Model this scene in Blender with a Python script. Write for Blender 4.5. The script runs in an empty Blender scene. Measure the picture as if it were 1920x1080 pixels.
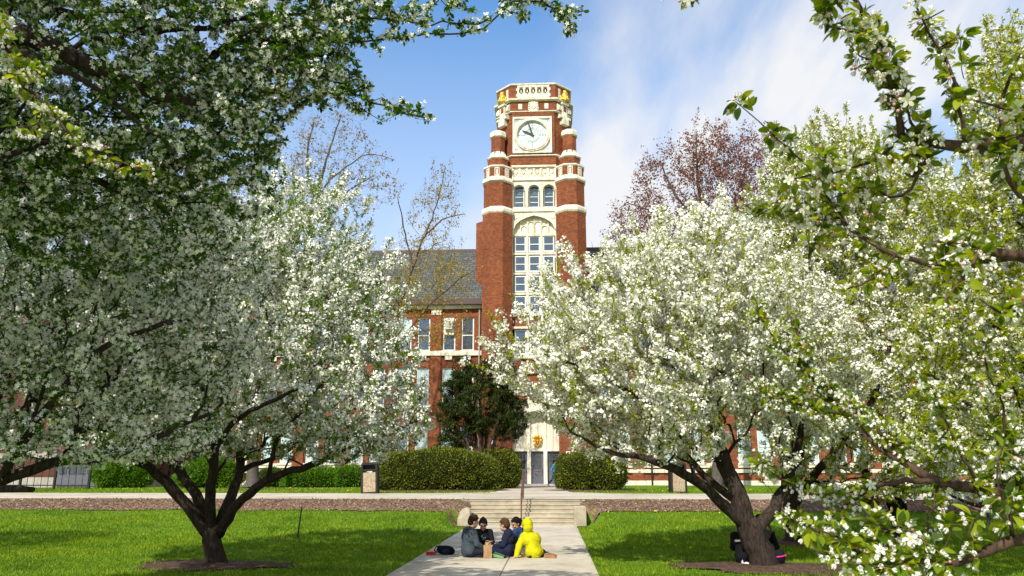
import bpy, math, random
import numpy as np
from mathutils import Vector, Matrix

SC = bpy.context.scene
COL = SC.collection
R = math.radians
PI = math.pi
# ------------------------------------------------------------------ camera model
FPX, PITCH, YAW, CAMZ = 1450.0, R(13.57), R(3.0), 1.72
cP, sP, cY, sY = math.cos(PITCH), math.sin(PITCH), math.cos(YAW), math.sin(YAW)

def ray(u, v):
    dx, dy = (u - 960) / FPX, (540 - v) / FPX
    return dx, cP - dy * sP, sP + dy * cP
def P(u, v, D):
    """world point seen at photo position (u, v) at horizontal distance D"""
    r, f, h = ray(u, v)
    t = D / f
    return np.array([r * t * cY - D * sY, r * t * sY + D * cY, CAMZ + h * t])
def zt(v, D): return float(P(960, v, D)[2])
def mpp(v, D):
    """metres per photo pixel"""
    return D / ray(960, v)[1] / FPX

# ------------------------------------------------------------------ terrain
PX, PHW = -1.08, 1.86           # path axis and half width
STEP_Y0, STEP_Y1, STEP_H = 28.2, 30.0, 0.80
def sst(a, b, x):
    t = np.clip((x - a) / (b - a), 0, 1)
    return t * t * (3 - 2 * t)
def bank(y):
    return np.interp(y, [0, 18, 23, 26.5, 28.3, 30.0, 37.6, 58.0, 80], [0, 0, .10, .30, .50, .80, .84, .94, .94])
def H(x, y):
    x = np.asarray(x, float); y = np.asarray(y, float)
    b = bank(y)
    d = np.abs(x - PX) - np.interp(y, [25, 27, 28.35, 28.7], [PHW + .12, 2.34, 2.34, 1.80])
    t = sst(0, 1, d / np.interp(y, [23, 27.8], [1.8, .28]))
    low = b * t - 0.02 * (1 - t)
    und = .035 * np.sin(x * .55 + 1.3) * np.sin(y * .43) * t * (1 - sst(22, 27, y))
    return np.where(y < 30.0, low + und, b)

# ------------------------------------------------------------------ object helpers
def link(o, parent=None):
    COL.objects.link(o)
    if parent is not None: o.parent = parent
    return o
def tag(o, label=None, cat=None, group=None, kind=None):
    if label: o['label'] = label
    if cat: o['category'] = cat
    if group: o['group'] = group
    if kind: o['kind'] = kind
    return o
def empty(name, loc=(0, 0, 0), rz=0.0, label=None, cat=None, group=None):
    o = bpy.data.objects.new(name, None)
    o.empty_display_size = .2
    o.location = loc; o.rotation_euler = (0, 0, rz)
    link(o)
    return tag(o, label, cat, group)
def copy_tree(o, parent=None):
    c = o.copy(); COL.objects.link(c); c.parent = parent
    for ch in list(o.children): copy_tree(ch, c)
    return c

class MB:
    """collects polygons, links them as one mesh object"""
    def __init__(s): s.v = []; s.f = []; s.m = []; s.mi = 0; s.sm = []; s.smooth = False
    def add(s, vs, fs):
        n = len(s.v); s.v.extend([tuple(map(float, p)) for p in vs])
        for f in fs:
            s.f.append([n + i for i in f]); s.m.append(s.mi); s.sm.append(s.smooth)
    def box(s, x0, x1, y0, y1, z0, z1):
        s.add([(x0,y0,z0),(x1,y0,z0),(x1,y1,z0),(x0,y1,z0),(x0,y0,z1),(x1,y0,z1),(x1,y1,z1),(x0,y1,z1)],
              [(0,3,2,1),(4,5,6,7),(0,1,5,4),(1,2,6,5),(2,3,7,6),(3,0,4,7)])
    def cbox(s, x0, x1, y0, y1, z0, z1, c=.02):
        """box with chamfered vertical and horizontal edges"""
        s.frustum([(x0+c,y0+c),(x1-c,y0+c),(x1-c,y1-c),(x0+c,y1-c)], [(x0,y0),(x1,y0),(x1,y1),(x0,y1)], z0, z0+c, caps=(1,0))
        s.frustum([(x0,y0),(x1,y0),(x1,y1),(x0,y1)], [(x0,y0),(x1,y0),(x1,y1),(x0,y1)], z0+c, z1-c, caps=(0,0))
        s.frustum([(x0,y0),(x1,y0),(x1,y1),(x0,y1)], [(x0+c,y0+c),(x1-c,y0+c),(x1-c,y1-c),(x0+c,y1-c)], z1-c, z1, caps=(0,1))
    def frustum(s, p0, p1, z0, z1, caps=(1, 1)):
        n = len(p0)
        vs = [(x, y, z0) for x, y in p0] + [(x, y, z1) for x, y in p1]
        fs = [(i, (i+1) % n, n + (i+1) % n, n + i) for i in range(n)]
        if caps[0]: fs.append(tuple(reversed(range(n))))
        if caps[1]: fs.append(tuple(range(n, 2*n)))
        s.add(vs, fs)
    def prism(s, p, z0, z1): s.frustum(p, p, z0, z1)
    def rings(s, rows, caps=(1, 1)):
        """rows: list of rings of equal length"""
        n = len(rows[0]); vs = [p for r in rows for p in r]; fs = []
        for k in range(len(rows) - 1):
            for i in range(n):
                j = (i + 1) % n
                fs.append((k*n+i, k*n+j, (k+1)*n+j, (k+1)*n+i))
        if caps[0]: fs.append(tuple(reversed(range(n))))
        if caps[1]: fs.append(tuple(range((len(rows)-1)*n, len(rows)*n)))
        s.add(vs, fs)
    def xz(s, poly, y0, y1):
        """polygon in (x,z), extruded from y0 to y1 (y0 nearer)"""
        n = len(poly)
        vs = [(x, y0, z) for x, z in poly] + [(x, y1, z) for x, z in poly]
        fs = [tuple(range(n)), tuple(reversed(range(n, 2*n)))] + [(i, n+i, n+(i+1) % n, (i+1) % n) for i in range(n)]
        s.add(vs, fs)
    def tube(s, pts, rad, n=8, caps=(1, 1)):
        pts = [np.array(p, float) for p in pts]
        rad = rad if hasattr(rad, '__len__') else [rad] * len(pts)
        rows = []
        for i, p in enumerate(pts):
            d = pts[min(i+1, len(pts)-1)] - pts[max(i-1, 0)]; d = d / (np.linalg.norm(d) + 1e-9)
            a = np.array([0, 0, 1.]) if abs(d[2]) < .9 else np.array([1., 0, 0])
            e1 = np.cross(a, d); e1 /= np.linalg.norm(e1); e2 = np.cross(d, e1)
            rows.append([p + rad[i] * (math.cos(2*PI*k/n) * e1 + math.sin(2*PI*k/n) * e2) for k in range(n)])
        s.rings(rows, caps)
    def ell(s, c, r, rot=None, nu=14, nv=9):
        c = np.array(c, float); rows = []
        for j in range(nv + 1):
            th = PI * j / nv; th = min(max(th, .02), PI - .02)
            row = []
            for i in range(nu):
                ph = 2 * PI * i / nu
                q = np.array([r[0]*math.sin(th)*math.cos(ph), r[1]*math.sin(th)*math.sin(ph), -r[2]*math.cos(th)])
                if rot is not None: q = np.array(rot @ Vector(q))
                row.append(c + q)
            rows.append(row)
        s.rings(rows)
    def cap(s, a, b, ra, rb, n=12):
        """tapered capsule"""
        a = np.array(a, float); b = np.array(b, float); d = b - a; L = np.linalg.norm(d)
        if L < 1e-6: d = np.array([0, 0, 1.]); L = 1e-6
        d = d / L
        pts = []; rad = []
        for k in range(4):
            t = -math.cos(k / 4 * PI / 2); pts.append(a + d*ra*t); rad.append(max(ra*math.sqrt(max(0, 1-t*t)), .0015))
        for k in range(5): pts.append(a + d*L*k/4); rad.append(ra + (rb-ra)*k/4)
        for k in range(1, 5):
            t = math.sin(k / 4 * PI / 2); pts.append(b + d*rb*t); rad.append(max(rb*math.sqrt(max(0, 1-t*t)), .0015))
        ax = np.array([0, 0, 1.]) if abs(d[2]) < .9 else np.array([1., 0, 0])
        e1 = np.cross(ax, d); e1 /= np.linalg.norm(e1); e2 = np.cross(d, e1)
        s.rings([[p + r*(math.cos(2*PI*k/n)*e1 + math.sin(2*PI*k/n)*e2) for k in range(n)] for p, r in zip(pts, rad)])
    def mesh(s, name, mats):
        me = bpy.data.meshes.new(name)
        me.from_pydata(s.v, [], s.f)
        for m in (mats if isinstance(mats, (list, tuple)) else [mats]): me.materials.append(m)
        me.polygons.foreach_set('material_index', s.m)
        me.polygons.foreach_set('use_smooth', s.sm)
        me.update()
        return me
    def build(s, name, mats, parent=None, loc=None):
        o = bpy.data.objects.new(name, s.mesh(name, mats))
        if loc is not None: o.location = loc
        return link(o, parent)

def raw_mesh(name, verts, loops, sizes, mats, mi=None, smooth=False):
    verts = np.ascontiguousarray(verts, np.float32); loops = np.ascontiguousarray(loops, np.int32); sizes = np.ascontiguousarray(sizes, np.int32)
    me = bpy.data.meshes.new(name)
    me.vertices.add(len(verts)); me.vertices.foreach_set('co', verts.ravel())
    me.loops.add(len(loops)); me.loops.foreach_set('vertex_index', loops)
    starts = np.concatenate([[0], np.cumsum(sizes)[:-1]]).astype(np.int32)
    me.polygons.add(len(sizes)); me.polygons.foreach_set('loop_start', starts); me.polygons.foreach_set('loop_total', sizes)
    for m in (mats if isinstance(mats, (list, tuple)) else [mats]): me.materials.append(m)
    if mi is not None: me.polygons.foreach_set('material_index', np.ascontiguousarray(mi, np.int32))
    if smooth: me.polygons.foreach_set('use_smooth', np.ones(len(sizes), bool))
    me.update(calc_edges=True)
    me.validate()
    return me

class Scatter:
    """many transformed copies of small templates merged into one mesh (leaves, petals, blades)"""
    def __init__(s): s.v = []; s.l = []; s.z = []; s.m = []; s.n = 0
    def add(s, tv, tf, pos, fr, scale, mi=0):
        tv = np.asarray(tv, np.float32); N = len(pos)
        if N == 0: return
        if np.ndim(scale) == 1: scale = np.asarray(scale)[:, None]
        q = tv[None] * (scale[:, None, :] if np.ndim(scale) == 2 else scale)      # N,k,3
        V = pos[:, None, :] + np.einsum('nkj,nji->nki', q, fr)                    # rows of fr are the axes
        k = len(tv); base = (np.arange(N) * k + s.n)[:, None]
        fl = np.concatenate([np.asarray(f) for f in tf]); sz = np.array([len(f) for f in tf])
        s.v.append(V.reshape(-1, 3).astype(np.float32)); s.l.append((base + fl[None]).ravel()); s.z.append(np.tile(sz, N))
        mi = np.broadcast_to(np.asarray(mi), (N,)); s.m.append(np.repeat(mi, len(tf)))
        s.n += N * k
    def raw(s, v, l, z, mi=0):
        v = np.asarray(v, np.float32)
        s.v.append(v); s.l.append(np.asarray(l) + s.n); s.z.append(np.asarray(z)); s.m.append(np.full(len(z), mi)); s.n += len(v)
    def build(s, name, mats, parent=None, smooth=False):
        me = raw_mesh(name, np.concatenate(s.v), np.concatenate(s.l), np.concatenate(s.z), mats, np.concatenate(s.m), smooth)
        o = bpy.data.objects.new(name, me)
        return link(o, parent)

def unit(a): return a / (np.linalg.norm(a, axis=-1, keepdims=True) + 1e-9)
def frames(n, rng):
    """random frames whose third axis is n"""
    n = unit(n); r = unit(rng.normal(size=n.shape)); a = unit(np.cross(n, r)); b = np.cross(n, a)
    return np.stack([a, b, n], 1)
def frames_dir(d, up):
    """first axis along d, third close to up"""
    d = unit(d); b = unit(np.cross(up, d)); n = np.cross(d, b)
    return np.stack([d, b, n], 1)

# ------------------------------------------------------------------ materials
class NT:
    def __init__(s, name):
        s.mat = bpy.data.materials.new(name); s.mat.use_nodes = True; s.t = s.mat.node_tree; s.t.nodes.clear()
        s.out = s.t.nodes.new('ShaderNodeOutputMaterial')
    def n(s, typ, **kw):
        nd = s.t.nodes.new('ShaderNode' + typ)
        for k, v in kw.items():
            if k.startswith('i_'):
                key = k[2:].replace('_', ' ')
                nd.inputs[key].default_value = v
            else: setattr(nd, k, v)
        return nd
    def l(s, a, b): s.t.links.new(a, b)
    def ramp(s, fac, stops):
        r = s.n('ValToRGB'); e = r.color_ramp.elements
        while len(e) < len(stops): e.new(.5)
        for el, (p, c) in zip(e, stops): el.position = p; el.color = (*c, 1)
        s.l(fac, r.inputs[0]); return r.outputs[0]
    def noise(s, scale, detail=4, vec=None, rough=.55, dist=0):
        nz = s.n('TexNoise'); nz.inputs['Scale'].default_value = scale; nz.inputs['Detail'].default_value = detail
        nz.inputs['Roughness'].default_value = rough; nz.inputs['Distortion'].default_value = dist
        if vec is None:
            vec = s.n('NewGeometry').outputs['Position']
        s.l(vec, nz.inputs['Vector']); return nz.outputs[0]
    def mix(s, fac, a, b, typ='MIX'):
        m = s.n('MixRGB', blend_type=typ)
        for inp, val in ((m.inputs[0], fac), (m.inputs[1], a), (m.inputs[2], b)):
            if hasattr(val, 'links') or hasattr(val, 'is_output'): s.l(val, inp)
            elif isinstance(val, (int, float)): inp.default_value = val
            else: inp.default_value = (*val, 1)
        return m.outputs[0]
    def principled(s, color, rough=.7, spec=.3, metal=0, bump=None, bstr=.3, bdist=.02):
        b = s.n('BsdfPrincipled'); b.inputs['Roughness'].default_value = rough; b.inputs['Specular IOR Level'].default_value = spec
        b.inputs['Metallic'].default_value = metal
        if hasattr(color, 'is_output'): s.l(color, b.inputs['Base Color'])
        else: b.inputs['Base Color'].default_value = (*color, 1)
        if bump is not None:
            bp = s.n('Bump'); bp.inputs['Strength'].default_value = bstr; bp.inputs['Distance'].default_value = bdist
            s.l(bump, bp.inputs['Height']); s.l(bp.outputs[0], b.inputs['Normal'])
        s.l(b.outputs[0], s.out.inputs[0]); return b

def M_plain(name, col, rough=.6, spec=.3, metal=0, var=.25, scale=6):
    t = NT(name)
    nz = t.noise(scale, 5)
    c = t.mix(1.0, col, t.ramp(nz, [(.3, (1-var,)*3), (.7, (1+var*.6,)*3)]), 'MULTIPLY')
    t.principled(c, rough, spec, metal, nz, .15, .01)
    return t.mat

def M_brick(name, c1, c2, mort, scale=1.0, dark=1.0):
    t = NT(name)
    g = t.n('NewGeometry'); sp = t.n('SeparateXYZ'); sn = t.n('SeparateXYZ')
    t.l(g.outputs['Position'], sp.inputs[0]); t.l(g.outputs['True Normal'], sn.inputs[0])
    m1 = t.n('Math', operation='MULTIPLY'); t.l(sp.outputs[0], m1.inputs[0]); t.l(sn.outputs[1], m1.inputs[1])
    m2 = t.n('Math', operation='MULTIPLY'); t.l(sp.outputs[1], m2.inputs[0]); t.l(sn.outputs[0], m2.inputs[1])
    m3 = t.n('Math', operation='SUBTRACT'); t.l(m2.outputs[0], m3.inputs[0]); t.l(m1.outputs[0], m3.inputs[1])
    cb = t.n('CombineXYZ'); t.l(m3.outputs[0], cb.inputs[0]); t.l(sp.outputs[2], cb.inputs[1])
    b = t.n('TexBrick'); t.l(cb.outputs[0], b.inputs['Vector'])
    b.inputs['Scale'].default_value = 1; b.inputs['Brick Width'].default_value = .23*scale; b.inputs['Row Height'].default_value = .078*scale
    b.inputs['Mortar Size'].default_value = .009*scale; b.inputs['Bias'].default_value = -.1
    b.inputs['Color1'].default_value = (*c1, 1); b.inputs['Color2'].default_value = (*c2, 1); b.inputs['Mortar'].default_value = (*mort, 1)
    nz = t.noise(3.2, 6, rough=.7); nz2 = t.noise(.35, 4)
    c = t.mix(1, b.outputs[0], t.ramp(nz, [(.3, (.72,)*3), (.7, (1.2,)*3)]), 'MULTIPLY')
    c = t.mix(1, c, t.ramp(nz2, [(.3, (.82*dark,)*3), (.7, (1.1*dark,)*3)]), 'MULTIPLY')
    t.principled(c, .85, .15, 0, b.outputs['Fac'], -.25, .01)
    return t.mat

def M_stone(name, col, var=.25):
    t = NT(name)
    g = t.n('NewGeometry')
    mp = t.n('Mapping'); mp.inputs['Scale'].default_value = (2.5, 2.5, .35); t.l(g.outputs['Position'], mp.inputs[0])
    st = t.noise(1.6, 5, mp.outputs[0], .65)
    nz = t.noise(9, 5)
    c = t.mix(1, col, t.ramp(st, [(.32, (1-var*1.3, 1-var*1.4, 1-var*1.6)), (.6, (1.06,)*3)]), 'MULTIPLY')
    c = t.mix(1, c, t.ramp(nz, [(.3, (1-var*.5,)*3), (.7, (1.05,)*3)]), 'MULTIPLY')
    t.principled(c, .8, .2, 0, nz, .15, .01)
    return t.mat

def M_leaf(name, cols, trans=.35, rough=.5, spec=.25, tcol=None, patch=None):
    """leaf or petal: colour differs per piece; light also passes through"""
    t = NT(name)
    g = t.n('NewGeometry')
    c = t.ramp(g.outputs['Random Per Island'], [(i / max(1, len(cols)-1), k) for i, k in enumerate(cols)])
    if patch:
        c = t.mix(1, c, t.ramp(t.noise(patch[0], 5, rough=.65), patch[1]), 'MULTIPLY')
    d = t.n('BsdfPrincipled'); d.inputs['Roughness'].default_value = rough; d.inputs['Specular IOR Level'].default_value = spec
    t.l(c, d.inputs['Base Color'])
    tr = t.n('BsdfTranslucent')
    t.l(t.mix(1, c, tcol or (1, 1, 1), 'MULTIPLY'), tr.inputs[0])
    mx = t.n('MixShader'); mx.inputs[0].default_value = trans
    t.l(d.outputs[0], mx.inputs[1]); t.l(tr.outputs[0], mx.inputs[2]); t.l(mx.outputs[0], t.out.inputs[0])
    return t.mat

def M_bark(name, c1, c2, scale=1):
    t = NT(name)
    g = t.n('NewGeometry'); mp = t.n('Mapping'); mp.inputs['Scale'].default_value = (22*scale, 22*scale, 5*scale); t.l(g.outputs['Position'], mp.inputs[0])
    nz = t.noise(1, 6, mp.outputs[0], .7, .6)
    c = t.ramp(nz, [(.35, c1), (.65, c2)])
    t.principled(c, .9, .1, 0, nz, .9, .03)
    return t.mat

def M_ground(name, cols, scale, bstr=.4, bdist=.02, rough=.95, vscale=None, big=None):
    t = NT(name)
    nz = t.noise(scale, 7, rough=.7)
    c = t.ramp(nz, [(.28 + .44 * i / (len(cols)-1), k) for i, k in enumerate(cols)])
    h = nz
    if vscale:
        vo = t.n('TexVoronoi'); vo.inputs['Scale'].default_value = vscale
        g = t.n('NewGeometry'); mp = t.n('Mapping'); mp.inputs['Scale'].default_value = (1, 1.7, 1); t.l(g.outputs['Position'], mp.inputs[0])
        t.l(mp.outputs[0], vo.inputs['Vector'])
        sep = t.n('SeparateColor'); t.l(vo.outputs['Color'], sep.inputs[0])
        c = t.mix(1, c, t.ramp(sep.outputs[0], [(0, (.45, .45, .45)), (1, (1.5, 1.5, 1.5))]), 'MULTIPLY'); h = vo.outputs['Distance']
    if big:
        c = t.mix(1, c, t.ramp(t.noise(big, 3), [(.3, (.78,)*3), (.7, (1.15,)*3)]), 'MULTIPLY')
    t.principled(c, rough, .15, 0, h, bstr, bdist)
    return t.mat

def M_glass(name, dark, sky, fac):
    """window pane: reflects the sky, dark room behind"""
    t = NT(name)
    nz = t.noise(.8, 3)
    d = t.n('BsdfPrincipled'); d.inputs['Roughness'].default_value = .4; d.inputs['Specular IOR Level'].default_value = .2
    t.l(t.mix(nz, dark, tuple(1.9*k for k in dark)), d.inputs['Base Color'])
    gl = t.n('BsdfGlossy'); gl.inputs['Color'].default_value = (*sky, 1); gl.inputs['Roughness'].default_value = .03
    bp = t.n('Bump'); bp.inputs['Strength'].default_value = .08; bp.inputs['Distance'].default_value = .05
    t.l(t.noise(1.1, 2), bp.inputs['Height']); t.l(bp.outputs[0], gl.inputs['Normal'])
    mx = t.n('MixShader'); mx.inputs[0].default_value = fac
    t.l(d.outputs[0], mx.inputs[1]); t.l(gl.outputs[0], mx.inputs[2]); t.l(mx.outputs[0], t.out.inputs[0])
    return t.mat

MT = {}
MT['brick'] = M_brick('red_brick', (.31, .080, .027), (.13, .034, .018), (.25, .13, .075))
MT['brick_dark'] = M_brick('dark_brick', (.15, .05, .035), (.09, .03, .025), (.12, .08, .07))  # far-left wing: shade put into the brick colour
MT['stone'] = M_stone('limestone', (.82, .77, .645), .26)
MT['stone_grey'] = M_stone('grey_limestone', (.42, .40, .35))
MT['white_wood'] = M_plain('white_window_paint', (.78, .77, .72), .5, .3, 0, .12)
MT['slate'] = None
MT['metal_dark'] = M_plain('dark_metal', (.03, .03, .033), .45, .5, .4)
MT['gutter'] = M_plain('copper_brown_gutter', (.10, .07, .065), .5, .4, .3)
MT['gold'] = M_plain('gilded_stone', (.78, .52, .06), .38, .5, .35, .3, 9)
MT['red_paint'] = M_plain('red_paint', (.40, .045, .02), .5)
MT['teal'] = M_plain('verdigris_tracery', (.22, .42, .38), .6, .3, 0, .2)
MT['clock_white'] = M_plain('white_clock_glass', (.80, .83, .84), .3, .4, 0, .06)
MT['glass_blue'] = M_glass('window_glass', (.025, .045, .075), (.34, .47, .66), .28)
MT['glass_dark'] = M_glass('dark_window_glass', (.02, .025, .03), (.5, .55, .6), .18)
MT['glass_blind'] = M_glass('glass_over_pale_blind', (.36, .46, .47), (.7, .8, .85), .18)
MT['door_grey'] = M_plain('grey_door_paint', (.135, .135, .165), .45, .4)
def concrete(name, cols):
    t = NT(name)
    a = t.noise(1.7, 8, rough=.72); b = t.noise(38, 3); k = t.noise(.45, 4); dr = t.noise(5.5, 6, rough=.8, dist=1.2)
    c = t.ramp(a, [(.28, cols[0]), (.5, cols[1]), (.72, cols[2])])
    c = t.mix(1, c, t.ramp(b, [(.3, (.80,)*3), (.7, (1.12,)*3)]), 'MULTIPLY')
    c = t.mix(1, c, t.ramp(k, [(.35, (.80, .79, .77)), (.6, (1.04,)*3)]), 'MULTIPLY')
    c = t.mix(1, c, t.ramp(dr, [(.34, (.62, .60, .56)), (.40, (1,)*3)]), 'MULTIPLY')
    t.principled(c, .9, .15, 0, b, .25, .008)
    return t.mat
MT['concrete'] = concrete('pale_concrete', [(.43, .375, .295), (.56, .50, .40), (.64, .58, .48)])
MT['concrete_step'] = M_ground('worn_step_concrete', [(.32, .275, .19), (.43, .375, .275), (.50, .445, .335)], 3.0, .2, .012, .9, None, 1.1)
MT['joint'] = M_plain('dark_joint_filler', (.05, .045, .04), .9)
MT['mulch'] = M_ground('bark_mulch', [(.15, .085, .05), (.28, .175, .115), (.38, .255, .17)], 9, .9, .05, .95, 26, .6)
MT['mulch_dark'] = M_ground('damp_bark_mulch', [(.07, .04, .028), (.14, .085, .06), (.20, .13, .095)], 9, .9, .05, .95, 24, .6)  # darker mulch tones for the beds round hedges and trees
MT['lawn'] = M_ground('lawn_soil_and_turf', [(.05, .11, .008), (.10, .19, .010), (.16, .26, .016)], 5, .5, .03, .95, None, .5)
MT['bark'] = M_bark('dark_crabapple_bark', (.018, .013, .011), (.075, .055, .045))
MT['bark_grey'] = M_bark('grey_bark', (.055, .047, .04), (.16, .14, .12))
MT['bark_brown'] = M_bark('brown_twig_bark', (.05, .032, .024), (.15, .095, .065))
MT['petal'] = M_leaf('white_petals', [(.86, .85, .76), (.93, .92, .88), (.94, .94, .91), (.90, .88, .76)], .20, .6, .15, (1, .98, .84))
MT['bud'] = M_leaf('pink_buds', [(.65, .22, .22), (.80, .45, .40), (.85, .65, .55)], .2, .5, .3)
MT['stamen'] = M_leaf('yellow_stamens', [(.75, .6, .12), (.8, .7, .3)], .2)
MT['leaf'] = M_leaf('young_apple_leaves', [(.06, .13, .008), (.12, .22, .012), (.20, .31, .016), (.28, .38, .03)], .45, .4, .3, (1.5, 1.45, .5))
MT['leaf_yel'] = M_leaf('yellow_green_leaves', [(.14, .20, .005), (.28, .36, .008), (.44, .50, .012), (.56, .56, .03)], .5, .4, .3, (1.4, 1.3, .35))
MT['leaf_shade'] = M_leaf('shade_toned_apple_leaves', [(.020, .060, .005), (.045, .11, .008), (.09, .18, .012), (.16, .26, .02)], .42, .4, .3, (1.5, 1.6, .6))  # darker copy of the leaf colours, shade put into the tone
MT['leaf_near'] = M_leaf('glossy_leaves', [(.04, .09, .005), (.11, .19, .008), (.26, .34, .012), (.40, .45, .025)], .48, .36, .4, (1.6, 1.45, .4))
MT['hedge_leaf'] = M_leaf('yew_hedge_needles', [(.03, .055, .006), (.075, .11, .010), (.17, .20, .016), (.32, .33, .03)], .22, .5, .25, None, (1.6, [(.3, (.55, .6, .6)), (.5, (1, 1, 1)), (.7, (1.5, 1.35, 1.1))]))
MT['shrub_leaf'] = M_leaf('bright_shrub_leaves', [(.05, .14, .010), (.12, .27, .012), (.20, .36, .02)], .4, .5, .25, (1.3, 1.3, .7))
MT['olive_leaf'] = M_leaf('olive_shrub_leaves', [(.04, .08, .012), (.09, .14, .02), (.16, .20, .03)], .35, .5, .25)
MT['yew_leaf'] = M_leaf('dark_yew_needles', [(.010, .020, .005), (.024, .044, .007), (.050, .080, .010), (.09, .12, .016)], .12, .55, .2)
MT['gold_bud'] = M_leaf('golden_maple_buds', [(.26, .17, .02), (.40, .28, .03), (.36, .34, .06)], .3, .6, .2)
MT['orange_bud'] = M_leaf('orange_buds', [(.26, .15, .04), (.36, .24, .06), (.30, .28, .08)], .3, .6, .2)
MT['red_bud'] = M_leaf('red_maple_buds', [(.16, .052, .032), (.26, .095, .055), (.32, .15, .09)], .3, .6, .2)
MT['grass'] = M_leaf('grass_blades', [(.07, .155, .006), (.14, .26, .008), (.23, .36, .014), (.36, .46, .04)], .4, .5, .2, (1.25, 1.25, .6), (.55, [(.30, (.50, .60, .5)), (.5, (1, 1, 1)), (.66, (1.3, 1.12, 1.2))]))
MT['dandelion'] = M_leaf('dandelion_heads', [(.75, .55, .02), (.85, .65, .04)], .2)
def slate():
    t = NT('grey_green_slate')
    g = t.n('NewGeometry'); sp = t.n('SeparateXYZ'); t.l(g.outputs['Position'], sp.inputs[0])
    m = t.n('Math', operation='MULTIPLY'); t.l(sp.outputs[2], m.inputs[0]); m.inputs[1].default_value = 1.42
    cb = t.n('CombineXYZ'); t.l(sp.outputs[0], cb.inputs[0]); t.l(m.outputs[0], cb.inputs[1])
    b = t.n('TexBrick'); t.l(cb.outputs[0], b.inputs['Vector'])
    b.inputs['Scale'].default_value = 1; b.inputs['Brick Width'].default_value = .52; b.inputs['Row Height'].default_value = .36; b.inputs['Mortar Size'].default_value = .028
    b.inputs['Color1'].default_value = (.125, .13, .12, 1); b.inputs['Color2'].default_value = (.075, .085, .08, 1); b.inputs['Mortar'].default_value = (.028, .03, .03, 1)
    c = t.mix(1, b.outputs[0], t.ramp(t.noise(1.2, 6, rough=.7), [(.3, (.65,)*3), (.7, (1.3,)*3)]), 'MULTIPLY')
    t.principled(c, .65, .35, 0, b.outputs['Fac'], -.5, .03)
    return t.mat
MT['slate'] = slate()
def aggregate():
    t = NT('exposed_aggregate')
    vo = t.n('TexVoronoi'); vo.inputs['Scale'].default_value = 45
    g = t.n('NewGeometry'); t.l(g.outputs['Position'], vo.inputs['Vector'])
    sep = t.n('SeparateColor'); t.l(vo.outputs['Color'], sep.inputs[0])
    c = t.ramp(sep.outputs[0], [(0, (.20, .14, .085)), (.5, (.42, .32, .20)), (1, (.60, .50, .36))])
    t.principled(c, .8, .3, 0, vo.outputs['Distance'], .6, .01)
    return t.mat
MT['aggregate'] = aggregate()
# ------------------------------------------------------------------ trees
def resample(pts, rad, step=.16):
    pts = np.asarray(pts, float); rad = np.asarray(rad, float)
    # smooth the polyline with a Catmull-Rom pass
    out, ro = [], []
    n = len(pts)
    for i in range(n - 1):
        p0, p1, p2, p3 = pts[max(i-1, 0)], pts[i], pts[i+1], pts[min(i+2, n-1)]
        k = max(1, int(np.linalg.norm(p2 - p1) / step))
        for j in range(k):
            t = j / k
            out.append(.5*((2*p1) + (-p0+p2)*t + (2*p0-5*p1+4*p2-p3)*t*t + (-p0+3*p1-3*p2+p3)*t**3)); ro.append(rad[i]*(1-t) + rad[i+1]*t)
    out.append(pts[-1]); ro.append(rad[-1])
    return np.array(out), np.array(ro)

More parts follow.
